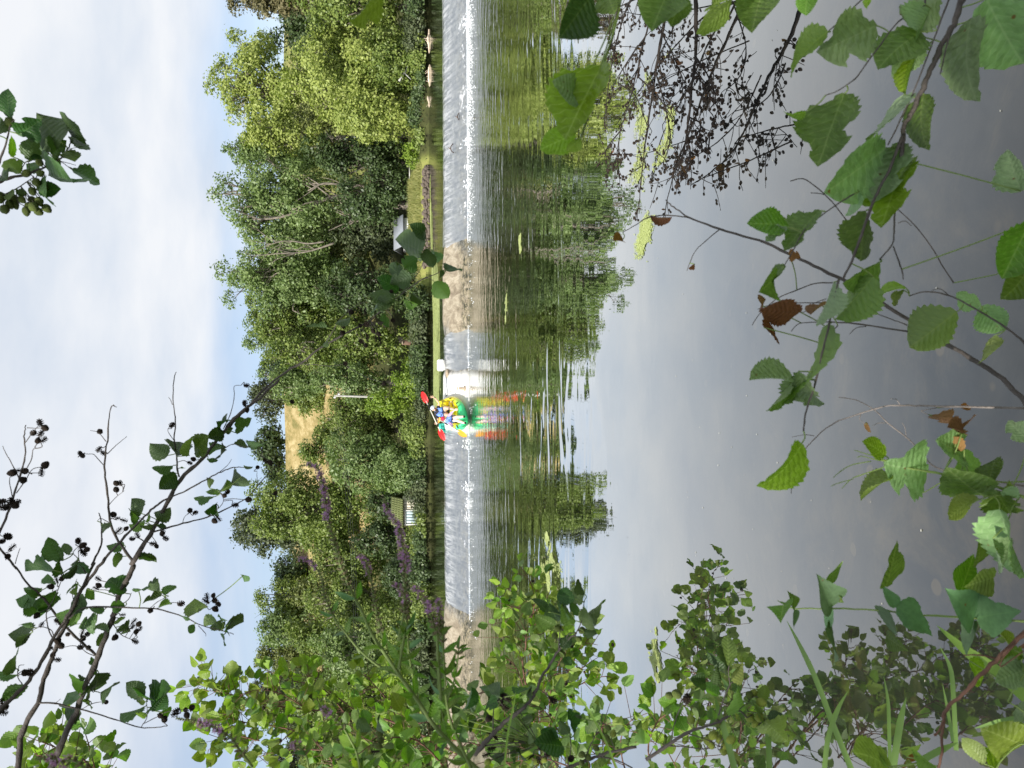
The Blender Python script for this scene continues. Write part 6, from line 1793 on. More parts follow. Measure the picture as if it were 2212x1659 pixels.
d = 1.25
Hs = Plant('climbing_stem', 'straight thin stem with paired soft pointed leaves over the dark water', 'plant', M_TWIG_G, at(F4, 2212, 575, d))
Hs.limb(path(F4, [(2300, 580), (2212, 575), (1900, 555), (1480, 530), (1290, 505), (980, 490), (730, 492), (640, 470)], d, d + .1), .0022, .0010, 6)
def soft(lst):
    for (b0, b1, t0, t1, w, mt) in lst:
        B = at(F4, b0, b1, d + .03); T_ = at(F4, t0, t1, d + RL.uniform(-.03, .08))
        Hs.leaf(B, T_, w, mt, 'soft', 2, pet=False)
soft([(642, 468, 606, 532, .4, 'green'), (642, 465, 612, 425, .4, 'green'), (712, 492, 690, 378, .3, 'green'), (712, 500, 716, 628, .35, 'sage'), (958, 482, 905, 300, .5, 'sage'), (915, 320, 1038, 188, .25, 'green'), (945, 385, 1038, 478, .5, 'green'),
      (962, 495, 915, 640, .45, 'sage'), (915, 620, 1055, 855, .25, 'sage'), (1375, 485, 1300, 330, .5, 'sage'), (1310, 350, 1400, 55, .28, 'green'), (1318, 498, 1330, 700, .38, 'sage'), (1310, 670, 1425, 778, .45, 'green'), (1380, 478, 1672, 660, .62, 'sage'),
      (1890, 560, 1780, 380, .45, 'sage'), (1790, 400, 1900, 130, .5, 'green'), (1910, 200, 1945, 15, .25, 'green'), (1895, 555, 2165, 500, .95, 'sage'), (1885, 568, 1830, 805, .42, 'sage'), (1900, 300, 1930, 392, .5, 'green'),
      (2015, 285, 1820, 355, .55, 'lime')])
Hs.done()

# ---------------------------------------------------------------- grass blades and reeds by the water
M_BLADE = leafmat('reed_blade', (.12, .22, .05), (.22, .34, .09), .3, .45, True)
M_BLADE_L = leafmat('broad_reed_blade', (.20, .34, .05), (.26, .40, .08), .35, .45, True)
def blade_obj(label, F, pts, d0, d1, w, mat=M_BLADE, grp='grass blades at the near waterside'):
    Pp = smooth_path([tuple(p) for p in path(F, pts, d0, d1)], 5)
    o0 = Pp[0].copy(); V = []; n = len(Pp)
    for i, p in enumerate(Pp):
        u = i / (n - 1); t_ = Vector(Pp[min(i + 1, n - 1)] - Pp[max(i - 1, 0)]).normalized()
        s_ = t_.cross((EYE - Vector(p)).normalized()).normalized()
        ww = w * (min(1, (1 - u) * 2.6) ** .8 + .02)
        nrm = s_.cross(t_)
        V += [tuple(Vector(p - o0) - s_ * ww * .5 + nrm * ww * .15), tuple(Vector(p - o0)), tuple(Vector(p - o0) + s_ * ww * .5 + nrm * ww * .15)]
    Fq = []
    for i in range(n - 1):
        for k in range(2):
            a = i * 3 + k; Fq.append((a, a + 1, a + 4, a + 3))
    o = link('reed_blade', mesh_np('reed_blade', V, np.array(Fq), mat, True)); o.location = o0
    tag(o, label, 'grass', grp); return o
blade_obj('broad lime green reed blade lying across the lower view behind the paired leaves', F4, [(2290, 1130), (2030, 900), (1850, 780), (1640, 600)], 1.45, 1.6, .022, M_BLADE_L)
blade_obj('grass blade bent at its middle, standing between two broad lime leaves', F3, [(490, 1720), (520, 1500), (570, 1200), (615, 1020)], 1.7, 1.75, .014)
blade_obj('straight slim grass blade left of the bent one', F3, [(470, 1720), (460, 1300), (450, 1050), (410, 820)], 1.8, 1.9, .008)
blade_obj('long grass blade cutting up through the dark reflections', F4, [(1090, 1560), (960, 1240), (850, 950), (740, 720), (660, 570)], 1.9, 2.3, .014)
blade_obj('grass blade with sunlit tip leaning right of the long one', F4, [(905, 1560), (930, 1350), (990, 1160), (1062, 1030)], 1.8, 1.85, .011)
blade_obj('upright grass pair member reaching highest near the brown twig', F3, [(1065, 1500), (1040, 1000), (1010, 750), (915, 560)], 1.8, 1.95, .010)
blade_obj('slender grass blade just right of the highest one', F3, [(1035, 1420), (1000, 1200), (940, 890)], 1.8, 1.9, .007)
blade_obj('short blade crossing low from left to right under the brown twig', F3, [(770, 1580), (900, 1510), (1085, 1425)], 1.5, 1.5, .012)
blade_obj('blade entering from the corner with its point to the brown twig', F3, [(1740, 1190), (1500, 1240), (1230, 1300)], 1.4, 1.5, .012)
blade_obj('tall thin grass stem leaning left across the alder shrub', F13, [(1010, 1680), (900, 1420), (760, 1180), (650, 1062)], 1.5, 1.6, .0042, M_BLADE_L)
blade_obj('pale thin grass stem standing before the darkest alder leaves', F13, [(160, 1680), (190, 1400), (230, 1200), (250, 1080)], 1.5, 1.55, .0038, M_BLADE_L)
blade_obj('reed blade standing in front of the round green cones', F4, [(330, 1580), (270, 1350), (220, 1180), (190, 1060)], 1.7, 1.8, .014)
blade_obj('dark reed blade at the foot of the near alder shoot', F4, [(550, 1580), (540, 1350), (520, 1280)], 1.7, 1.8, .012)

br = Plant('dead_twig', 'thick brown forked twig slanting down over the grass blades at the near corner', 'twig', M_TWIG_R, at(F3, 1677, 450, 1.25))
br.limb(path(F3, [(1760, 380), (1677, 450), (1420, 690), (1250, 860), (1120, 1000), (975, 1130), (940, 1300), (940, 1480), (905, 1700)], 1.2, 1.35), .0042, .0020, 7)
br.limb(path(F3, [(975, 1130), (930, 1280), (875, 1365), (870, 1345)], 1.3, 1.3), .0022, .0012, 6)
br.limb(path(F3, [(1420, 670), (1280, 640), (1130, 640)], 1.25, 1.28), .0016, .0009, 6)
br.limb(path(F3, [(1600, 530), (1480, 680), (1480, 740), (1677, 600)], 1.22, 1.22), .0012, .0009, 6)
br.done()
lo = Plant('seedling', 'cluster of lime and green alder leaves at the near waterside corner', 'plant', M_TWIG_G, at(F3, 1500, 1700, 1.4))
lo.limb(path(F3, [(1750, 1500), (1650, 1440), (1500, 1560), (1400, 1700)], 1.4, 1.4), .0015, .0012)
lo.limb(path(F3, [(900, 1750), (880, 1650), (780, 1600)], 1.4, 1.4), .0012, .0010)
lo.limb(path(F3, [(480, 1750), (470, 1680), (440, 1640)], 1.5, 1.5), .0012, .0010)
lo.limb(path(F3, [(1750, 700), (1640, 880), (1560, 1000), (1530, 1060)], 1.35, 1.4), .0014, .0010)
leaves(lo, F3, [(475, 1665, 215, 1445, .5, 'lime'), (450, 1650, 365, 1525, .4, 'lime'), (1320, 1620, 1150, 1365, .5, 'lime'), (1405, 1690, 1330, 1455, .45, 'lime'), (1668, 1440, 1422, 1400, .52, 'lime'), (1570, 585, 1445, 420, .55, 'lime'),
    (1600, 640, 1680, 680, .5, 'lime'), (1700, 760, 1425, 880, .85, 'pale'), (1710, 1190, 1545, 1100, .8, 'pale'), (885, 1645, 660, 1520, .5, 'green'), (1180, 690, 1380, 920, .45, 'lime'), (700, 1640, 620, 1700, .6, 'lime'), (1700, 1280, 1620, 1240, .7, 'lime'),
    (1660, 640, 1500, 700, .6, 'green')], 1.4, .04)
leaves(lo, F3, [(620, 1560, 700, 1660, .8, 'brown'), (1640, 560, 1690, 580, .7, 'brown')], 1.45, .03, 1)
lo.done()

# ---------------------------------------------------------------- bare twiggy branch dipping to the water at right
dB = 4.6
def low(F, pts, z0, z1):
    out = []; n = len(pts)
    for i, p in enumerate(pts):
        x, y = F(*p); out.append(G(x, y, z0 + (z1 - z0) * i / (n - 1)))
    return out
M_BLACKTWIG = simple('near_black_twig', (.030, .024, .020), .85, .3, 20, .2, .3)
tw = Plant('dead_branch', 'bare twiggy branch full of small dark cones dipping to the water over the duckweed', 'branch', M_BLACKTWIG, low(F8, [(1915, -60), (1915, 0)], .3, .3)[0])
gt = random.Random(9)
main = [
 [(1915, -60), (1920, 200), (1915, 400), (1890, 620), (1860, 900), (1830, 1100), (1760, 1250), (1700, 1340)],
 [(1640, -60), (1600, 120), (1560, 230), (1480, 550), (1430, 750), (1370, 950), (1350, 1150), (1360, 1300)],
 [(1720, -60), (1690, 150), (1640, 430), (1600, 700), (1560, 980), (1530, 1200), (1490, 1600)],
 [(1480, -60), (1400, 100), (1320, 400), (1280, 650), (1250, 900)],
 [(1600, -60), (1380, 40), (1260, 90), (1160, 60)],
 [(1500, 560), (1640, 700), (1750, 860)],
 [(1560, 250), (1440, 420), (1330, 600), (1290, 760)],
 [(1620, 500), (1700, 800), (1730, 1020), (1680, 1180)],
 [(1350, 600), (1480, 700), (1560, 900)],
 [(1370, 950), (1280, 1060), (1260, 1120)],
 [(1500, -40), (1700, 300), (1800, 520), (1850, 640)],
 [(1300, -40), (1290, 250), (1330, 400), (1460, 640)],
 [(1915, 420), (2010, 560), (2060, 720), (2010, 800)],
 [(1870, 850), (1950, 900), (1940, 990)],
 [(1850, 1000), (1880, 1150), (1840, 1290)],
]
tips = []
for k, m_ in enumerate(main):
    r = .015 if k in (0, 2) else (.010 if k in (1, 3) else .006)
    z0 = gt.uniform(.30, .45)
    Pp = tw.limb(low(F8, m_, z0, gt.uniform(.06, .18)), r, .0035, 6)
    tips += [Vector(p) for p in Pp[len(Pp) // 6:]]
buds = []
for k in range(330):
    p = gt.choice(tips); s_ = (AX_R * gt.uniform(-1, .25) + Vector((0, gt.gauss(0, .30), gt.gauss(0, .14)))).normalized()
    ln = gt.uniform(.06, .24); q = p + s_ * ln * .5 + Vector((0, 0, gt.uniform(-.03, .03))); e = q + (s_ + Vector((gt.gauss(0, .4), gt.gauss(0, .3), gt.gauss(0, .12)))) * ln * .5
    if min(p.z, q.z, e.z) < .03: continue
    L0 = tw.root.location
    tw.b.tube(smooth_path([tuple(p - L0), tuple(q - L0), tuple(e - L0)], 2), [.0034, .0031, .0028, .0025, .002], 4, False)
    if k < 150: tips.append(q)
    for j in range(gt.choice((1, 2, 2, 3))):
        c_ = e.lerp(q, gt.uniform(0, .8)) + Vector((gt.gauss(0, .014), gt.gauss(0, .014), gt.gauss(0, .014)))
        buds.append((c_, s_))
for k, (c_, s_) in enumerate(buds[:290]):
    place_cone(tw.root, c_, s_ + Vector((gt.gauss(0, .6), gt.gauss(0, .6), gt.gauss(0, .6))), gt.uniform(.024, .038), 'k')
rb = MB()
for (c_, s_) in buds[290:]:
    Rm = s_.to_track_quat('Z', 'Y').to_matrix().to_4x4()
    rb.ellipsoid(c_ - tw.root.location, (.009, .009, .015), Rm, 6, 4)
if rb.n:
    o = rb.build('small_cones', M_CONE_D, tw.root, True); o['kind'] = 'stuff'
for k in range(26):
    p = gt.choice(tips); e = p + Vector((gt.gauss(0, .02), gt.gauss(0, .02), -gt.uniform(.02, .04)))
    tw.leaf(p, e, .4, 'brown', 'alder', 0, pet=False)
tw.done()

# ---------------------------------------------------------------- purple loosestrife
M_PETAL = leafmat('purple_petal', (.36, .17, .42), (.58, .32, .60), .35, .6)
M_CALYX = leafmat('calyx', (.14, .16, .06), (.26, .20, .11), .2, .7)
M_LSTEM = simple('square_stem', (.16, .22, .06), .6, .2, 20, .3, .2)
def loosestrife(label, segs, d, tipn, bloom, r0=.0030, leaves_=True, seed=0, fs=1.0):
    """segs: display-space polyline from the tip to the foot; tipn: share of the length that is a flower spike"""
    g = random.Random(seed)
    pts = [P(x, y, d + .0 * i) for i, (x, y) in enumerate(segs)]
    pts = smooth_path([tuple(p) for p in pts], 8)[::-1]
    root = empty('loosestrife', pts[0]); tag(root, label, 'flower', 'purple loosestrife stems')
    L0 = Vector(pts[0])
    b = MB(); b.tube(pts - np.array(L0), np.linspace(r0, .0010, len(pts)), 6); b.build('stem', M_LSTEM, root, True)
    cum = [0]
    for i in range(1, len(pts)): cum.append(cum[-1] + float(np.linalg.norm(pts[i] - pts[i - 1])))
    tot = cum[-1]
    def pos(s_):
        for i in range(1, len(cum)):
            if cum[i] >= s_:
                f_ = (s_ - cum[i - 1]) / max(1e-9, cum[i] - cum[i - 1])
                p = Vector(pts[i - 1]).lerp(Vector(pts[i]), f_); return p, (Vector(pts[i]) - Vector(pts[i - 1])).normalized()
        return Vector(pts[-1]), (Vector(pts[-1]) - Vector(pts[-2])).normalized()
    s_ = tot * (1 - tipn); cal = MB(); pv = MB()
    while s_ < tot:
        u = (s_ - tot * (1 - tipn)) / (tot * tipn)
        p, t_ = pos(s_); p = p - L0
        nn = 6
        size = .0062 * (1.15 - .75 * u) * fs
        for k in range(nn):
            a = g.uniform(0, 6.28); n_ = t_.orthogonal().normalized(); n_ = Matrix.Rotation(a, 3, t_) @ n_
            dirv = (n_ + t_ * .7).normalized(); e = p + dirv * size * g.uniform(1.0, 1.7)
            Rm = dirv.to_track_quat('Z', 'Y').to_matrix().to_4x4()
            cal.ellipsoid((p + e) / 2, (size * .26, size * .26, size * .8), Rm, 5, 4)
            if bloom[0] < u < bloom[1] and g.random() < .72:
                for q in range(5):
                    w_ = Matrix.Rotation(q * 1.2566 + g.random(), 3, dirv) @ dirv.orthogonal().normalized()
                    side_ = dirv.cross(w_)
                    tip_ = e + (w_ * .85 + dirv * g.uniform(.1, .9)) * size * 1.25
                    md = (e + tip_) / 2
                    pv.add([tuple(e), tuple(md + side_ * size * .27), tuple(tip_), tuple(md - side_ * size * .27)], [(0, 1, 2, 3)])
        # small bract
        if g.random() < .7:
            n_ = Matrix.Rotation(g.uniform(0, 6.28), 3, t_) @ t_.orthogonal().normalized()
            e = p + (n_ + t_ * .5).normalized() * size * 2.4; sd2 = t_.cross(n_) * size * .3
            cal.add([tuple(p), tuple((p + e) / 2 + sd2), tuple(e), tuple((p + e) / 2 - sd2)], [(0, 1, 2, 3)])
        s_ += size * 1.35
    o = cal.build('seed_spike', M_CALYX, root); o['kind'] = 'stuff'
    if pv.n:
        o = pv.build('petals', M_PETAL, root); o['kind'] = 'stuff'
    if leaves_:
        s_ = tot * .04
        k = 0
        while s_ < tot * (1 - tipn * .95):
            p, t_ = pos(s_)
            ax = Matrix.Rotation(k * 1.5 + .4, 3, t_) @ t_.orthogonal().normalized()
            for sg in (-1, 1):
                dv = (ax * sg + t_ * .75 + Vector((0, 0, -.1))).normalized()
                ln = g.uniform(.024, .045)
                place_leaf(root, p, p + dv * ln, .30 * g.uniform(.6, 1), 'green' if g.random() < .7 else 'sage', 'lance', 1)
            s_ += g.uniform(.035, .055); k += 1
def seg(*parts):
    out = []
    for F, lst in parts: out += [F(*p) for p in lst]
    return out
loosestrife('tallest loosestrife with a long hooked spike in front of the spreading tree', seg((F10, [(880, 435), (960, 425), (1010, 440), (1050, 560), (1075, 720), (1110, 880), (1150, 1040), (1210, 1230), (1300, 1420)]), (F11, [(1600, 230), (1700, 450), (1800, 600), (1950, 820), (2100, 1030)]), (F12, [(750, 1230), (900, 1400), (1060, 1560), (1190, 1680)])), 1.25, .40, (.50, .93), .0042, seed=1)
loosestrife('thin loosestrife with sparse flowers rising left of the tallest one', seg((F10, [(840, 1110), (900, 1108), (960, 1120), (1040, 1230), (1060, 1350), (1110, 1480), (1160, 1570), (1230, 1659)]), (F11, [(1480, 450), (1600, 590), (1760, 720), (1920, 800)])), 1.28, .45, (.62, .93), .0022, seed=2, fs=.8)
loosestrife('loosestrife with soft mauve flowers in its middle, under the overhead cables', seg((F10, [(1260, 1010), (1310, 1070), (1370, 1150), (1410, 1300), (1440, 1480), (1480, 1640)]), (F12, [(220, 250), (260, 380), (300, 500)])), 1.3, .75, (.62, .86), .0022, seed=3, leaves_=False)
loosestrife('loosestrife spike full of purple flowers standing before the white hut', seg((F10, [(1495, 665), (1530, 770), (1590, 850), (1620, 960), (1640, 1080), (1660, 1200), (1650, 1300), (1640, 1500), (1600, 1700)]), (F12, [(480, 300), (420, 700)])), 1.2, .58, (.30, .93), .0024, seed=4)
loosestrife('loosestrife tip with bright flowers leaning to the weir crest', seg((F10, [(1550, 1285), (1610, 1310), (1650, 1420), (1655, 1560)]), (F12, [(500, 250), (520, 560), (600, 1000)])), 1.3, .34, (.3, .95), .0020, seed=5)
loosestrife('dense purple loosestrife spike bending over the weir crest', seg((F10, [(1700, 1290), (1740, 1340), (1780, 1390), (1830, 1500), (1880, 1659)]), (F12, [(790, 300), (800, 600), (830, 1000)])), 1.15, .45, (.45, .95), .0024, seed=6)
loosestrife('loosestrife with whorls of seed pods right at the weir crest', seg((F10, [(1870, 1380), (1895, 1440), (1900, 1640)]), (F12, [(830, 250), (850, 500), (870, 800), (880, 1000), (920, 1200), (1000, 1400), (1120, 1660)])), 1.2, .34, (.5, .95), .0026, seed=7)
loosestrife('loosestrife spike crossing the lower left part of the sky before the alder shrub', seg((F2B, [(1395, 1262), (1480, 1275), (1560, 1290), (1700, 1340), (1830, 1420), (1900, 1520), (2000, 1650)])), 1.25, .85, (.35, .72), .0024, seed=8, leaves_=False)
loosestrife('soft loosestrife spike at the left edge crossing the thick bough', seg((F2B, [(290, 1582), (380, 1580), (450, 1592), (520, 1600), (600, 1605), (650, 1640), (720, 1700)])), 1.1, .9, (.25, .8), .0024, seed=9, leaves_=False)
loosestrife('leaning loosestrife with one mauve tuft among the alder leaves', seg((F11, [(1230, 1060), (1270, 1090), (1350, 1150), (1440, 1250), (1500, 1350), (1560, 1480), (1600, 1680)])), 1.3, .4, (.55, .9), .0020, seed=10)
loosestrife('loosestrife top half hidden by leaves at the lower left', seg((F11, [(960, 1405), (1000, 1410), (1050, 1415), (1120, 1500), (1150, 1680)])), 1.35, .5, (.3, .8), .0020, seed=11)
loosestrife('young loosestrife shoot with dark narrow leaves in front of the dry weir end', seg((F12, [(1000, 490), (990, 640), (970, 760), (930, 880), (900, 980), (880, 1060)])), 1.3, .12, (2, 3), .0016, seed=12)
# ---------------------------------------------------------------- the sunlit alder shrub on the left bank
def shrub(name, label, shoots, mat, size, seed, d_spread=.25, density=1.0, group=None, stuff_after=290, spacing=.030, twigm=None, cones=.06, stuff_mat=None, flipp=.35):
    g = random.Random(seed)
    first = shoots[0]
    pl = Plant(name, label, 'shrub', twigm or M_TWIG_R, at(FI, *first[0][0], first[1] * 2.15), group)
    allm = []
    K_ = 2.15; size = size * K_; spacing = spacing * K_
    for (pts, d0, r0) in shoots:
        d0 = d0 * K_; r0 = r0 * 1.8
        d1 = d0 + g.uniform(-d_spread, d_spread) * K_
        Pp = pl.limb(path(FI, pts, d0, d1), r0, .0026, 6)
        allm.append((Pp, d0))
    L = []
    for Pp, d0 in allm:
        tot = sum(np.linalg.norm(Pp[i] - Pp[i - 1]) for i in range(1, len(Pp)))
        n = int(tot / spacing * density * 2.1)
        for k in range(n):
            u = (k + g.random()) / n
            i = min(len(Pp) - 2, int(u * (len(Pp) - 1))); p = Vector(Pp[i]).lerp(Vector(Pp[i + 1]), g.random())
            t_ = Vector(Pp[i + 1] - Pp[i]).normalized()
            side = (Matrix.Rotation(g.uniform(0, 6.28), 3, t_) @ t_.orthogonal().normalized())
            spread = g.uniform(.02, .13 if u < .85 else .05) * K_
            q = p + (side + t_ * .6).normalized() * spread
            if q.z < .04: continue
            if spread > .045 * K_:
                L0 = pl.root.location
                pl.b.tube([p - L0, q - L0], [.0034, .002], 4, False)
            for j in range(g.choice((1, 1, 2))):
                dv = (side * .8 + t_ * .5 + Vector((g.gauss(0, .5), g.gauss(0, .5), g.gauss(0, .5) - .05))).normalized()
                L.append((q, q + dv * size * g.uniform(.55, 1.15), g.uniform(.45, .85)))
            if g.random() < cones:
                place_cone(pl.root, q + Vector((g.gauss(0, .04), 0, g.gauss(0, .04))), side, .036, g.choice('gyk'))
    L.sort(key=lambda z_: (z_[0] - EYE).length)
    for (B, T_, w) in L[:stuff_after]:
        mt = mat if g.random() < .7 else {'lime': 'green', 'green': 'lime', 'dark': 'green'}.get(mat, mat)
        place_leaf(pl.root, B, T_, w, mt, 'alder', 1, flip=g.random() < flipp)
    rest = L[stuff_after:]
    if rest:
        base = get_leaf(mat, 'alder', 0, 0)
        nv = len(base.vertices); co = np.zeros(nv * 3); base.vertices.foreach_get('co', co); co = co.reshape(-1, 3)
        fq = np.array([list(p.vertices) for p in base.polygons])
        uvl = np.zeros((nv, 2)); 
        for p in base.polygons:
            for li, vi in zip(p.loop_indices, p.vertices): uvl[vi] = base.uv_layers[0].data[li].uv
        Vs = []; Fs = []
        for k, (B, T_, w) in enumerate(rest):
            y = (T_ - B); ln = y.length; y.normalize()
            view = (EYE - B).normalized(); z = (view - y * view.dot(y)).normalized()
            z = Matrix.Rotation(math.acos(min(1, w / .82)) * g.choice((-1, 1)), 3, y) @ z
            if g.random() < flipp: z = -z
            x = y.cross(z)
            M_ = np.array([list(x * ln), list(y * ln), list(z * ln)])
            Vs.append(co @ M_ + np.array(B - pl.root.location)); Fs.append(fq + k * nv)
        me = mesh_np('foliage', np.concatenate(Vs), np.concatenate(Fs), NM[mat], True, uv=np.tile(uvl, (len(rest), 1)))
        o = link('foliage', me, pl.root); o['kind'] = 'stuff'
    pl.done(); return pl

def F13p(l): return [F13(*p) for p in l]
shrub('alder_shrub', 'sunlit alder shoot with yellow green leaves reaching furthest over the rippled water', [
    (F13p([(420, 1500), (360, 1200), (300, 900), (320, 780), (330, 640), (370, 520), (390, 400), (360, 280), (290, 160)]), 3.7, .006),
    (F13p([(400, 1300), (280, 980), (230, 880), (165, 825)]), 3.6, .004),
    (F13p([(340, 800), (250, 720), (180, 680), (150, 690)]), 3.7, .003),
    (F13p([(330, 700), (240, 560), (190, 540)]), 3.7, .003),
    (F13p([(360, 560), (290, 420), (220, 330), (200, 300)]), 3.75, .003),
    (F13p([(380, 460), (260, 460), (180, 440)]), 3.7, .003),
    (F13p([(380, 500), (440, 480), (500, 520)]), 3.7, .003),
    (F13p([(350, 640), (440, 660), (480, 620)]), 3.65, .003),
    (F13p([(330, 820), (420, 780), (450, 740)]), 3.65, .003),
    (F13p([(330, 900), (430, 880), (480, 800)]), 3.6, .003),
  ], 'lime', .062, 3, spacing=.036, group='sunlit alder shrubs on the left bank')
shrub('alder_shrub', 'alder shoot carrying dark cones at its tip, reaching to the sky reflection', [
    (F13p([(500, 1400), (560, 1200), (640, 1090), (760, 1020), (850, 985), (930, 975), (965, 985)]), 3.4, .005),
    (F13p([(600, 1150), (640, 950), (700, 820), (760, 730), (860, 740)]), 3.5, .004),
    (F13p([(640, 980), (760, 900), (830, 850)]), 3.5, .003),
    (F13p([(500, 1380), (500, 1150), (540, 950), (620, 800), (690, 760)]), 3.5, .004),
    (F13p([(420, 1350), (430, 1150), (500, 1000)]), 3.4, .003),
  ], 'lime', .060, 4, spacing=.034, cones=.18, group='sunlit alder shrubs on the left bank')
shrub('alder_shrub', 'tall bright alder shrub against the sky at the lower left', [
    ([(1010, 1640), (850, 1560), (740, 1540), (640, 1530), (560, 1520), (500, 1500), (440, 1490)], 3.3, .006),
    ([(760, 1700), (680, 1600), (600, 1570), (520, 1560), (430, 1545)], 3.2, .005),
    ([(800, 1560), (720, 1500), (680, 1470), (660, 1450)], 3.4, .004),
    ([(760, 1560), (700, 1490), (630, 1470), (600, 1460)], 3.4, .004),
    ([(560, 1600), (500, 1590), (450, 1620)], 3.2, .004),
    ([(700, 1620), (620, 1620), (540, 1640)], 3.1, .004),
    ([(660, 1530), (610, 1500), (560, 1490), (520, 1500)], 3.3, .003),
    ([(520, 1500), (500, 1540), (470, 1580)], 3.2, .003),
    ([(480, 1500), (455, 1480), (415, 1480)], 3.3, .002),
    ([(500, 1500), (490, 1475)], 3.3, .002),
    ([(900, 1640), (840, 1520), (800, 1470), (780, 1450)], 3.4, .004),
  ], 'lime', .060, 5, spacing=.027, group='sunlit alder shrubs on the left bank')
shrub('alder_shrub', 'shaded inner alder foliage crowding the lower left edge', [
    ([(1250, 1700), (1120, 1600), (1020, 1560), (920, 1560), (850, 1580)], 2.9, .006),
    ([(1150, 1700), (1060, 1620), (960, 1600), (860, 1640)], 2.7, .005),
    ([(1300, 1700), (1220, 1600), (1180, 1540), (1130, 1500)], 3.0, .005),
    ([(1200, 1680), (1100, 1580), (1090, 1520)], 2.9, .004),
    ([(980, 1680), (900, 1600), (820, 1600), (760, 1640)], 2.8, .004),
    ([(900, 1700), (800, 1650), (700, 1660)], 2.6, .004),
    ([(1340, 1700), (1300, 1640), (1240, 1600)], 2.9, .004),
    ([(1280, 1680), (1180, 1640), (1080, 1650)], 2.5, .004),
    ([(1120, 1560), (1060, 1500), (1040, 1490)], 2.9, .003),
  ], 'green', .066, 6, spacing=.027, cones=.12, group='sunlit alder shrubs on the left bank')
shrub('alder_shrub', 'low leafy alder tips over the bright water, right of the dark inner foliage', [
    ([(1360, 1700), (1340, 1610), (1360, 1560), (1400, 1540)], 2.9, .004),
    ([(1420, 1700), (1400, 1620), (1420, 1560), (1460, 1530), (1475, 1510)], 2.8, .004),
    ([(1480, 1700), (1440, 1620), (1400, 1570)], 2.8, .003),
    ([(1330, 1660), (1300, 1580), (1310, 1560)], 2.9, .003),
    ([(1520, 1700), (1500, 1620), (1470, 1560)], 2.8, .003),
    ([(1600, 1700), (1560, 1660), (1540, 1620)], 2.7, .003),
  ], 'green', .058, 7, spacing=.034, cones=.12, group='sunlit alder shrubs on the left bank')
shrub('alder_shrub', 'bunch of alder leaves in the lower left corner of the sky', [
    ([(240, 1720), (180, 1640), (130, 1620), (90, 1600)], 2.6, .004),
    ([(220, 1720), (200, 1640), (190, 1610), (150, 1590)], 2.6, .003),
    ([(120, 1720), (90, 1650), (75, 1620)], 2.6, .003),
    ([(200, 1700), (150, 1650), (80, 1640)], 2.6, .003),
  ], 'green', .058, 8, spacing=.030, cones=.04, group='sunlit alder shrubs on the left bank')

# nearer, shaded sprays in front of the shrub
def spray(label, limbs, lv, cn, d, mt='dark', csize=.022, ck='g'):
    pl = Plant('alder_branch', label, 'branch', M_TWIG, at(limbs[0][0], *limbs[0][1][0], d), 'shaded alder sprays before the sunlit shrub')
    for (Fk, pts, r0, r1) in limbs: pl.limb(path(Fk, pts, d, d), r0, r1, 7)
    for Fk, lst in lv:
        for it in lst:
            m2 = it[5] if len(it) > 5 else mt
            B = at(Fk, it[0], it[1], d + RL.uniform(-.03, .03)); T_ = at(Fk, it[2], it[3], d + RL.uniform(-.05, .05))
            pl.leaf(B, T_, it[4], m2, 'alder', 2, flip=RL.random() < .5)
    for Fk, lst in cn:
        for it in lst: pl.cone(at(Fk, it[0], it[1], d + RL.uniform(-.02, .02)), csize * RL.uniform(.85, 1.1), it[2] if len(it) > 2 else ck)
    pl.done()
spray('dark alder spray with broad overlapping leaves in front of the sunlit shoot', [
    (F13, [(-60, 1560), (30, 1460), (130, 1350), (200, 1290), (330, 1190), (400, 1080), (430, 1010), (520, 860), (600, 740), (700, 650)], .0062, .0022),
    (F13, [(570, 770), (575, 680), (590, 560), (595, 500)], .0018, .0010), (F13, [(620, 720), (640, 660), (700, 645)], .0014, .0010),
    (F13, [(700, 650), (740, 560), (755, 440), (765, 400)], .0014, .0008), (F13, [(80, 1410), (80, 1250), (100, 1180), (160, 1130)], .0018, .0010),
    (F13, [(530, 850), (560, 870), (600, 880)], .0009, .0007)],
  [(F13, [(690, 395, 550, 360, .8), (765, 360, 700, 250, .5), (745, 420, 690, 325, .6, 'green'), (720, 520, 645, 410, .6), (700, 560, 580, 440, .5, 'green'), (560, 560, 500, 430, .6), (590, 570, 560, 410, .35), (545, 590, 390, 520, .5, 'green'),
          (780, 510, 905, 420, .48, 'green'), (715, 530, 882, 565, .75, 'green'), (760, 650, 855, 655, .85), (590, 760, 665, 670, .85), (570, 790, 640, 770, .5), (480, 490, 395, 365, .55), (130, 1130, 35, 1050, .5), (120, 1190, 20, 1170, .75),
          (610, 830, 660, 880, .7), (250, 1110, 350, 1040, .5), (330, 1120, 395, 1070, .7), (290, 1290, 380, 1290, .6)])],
  [(F13, [(560, 615), (540, 670), (745, 630), (720, 695), (600, 810), (600, 883), (165, 1125, 'd'), (190, 1145, 'd'), (170, 1205, 'd'), (130, 1165, 'd'), (530, 1145, 'd'), (510, 1150, 'd'), (45, 1290, 'k')])], 1.9)
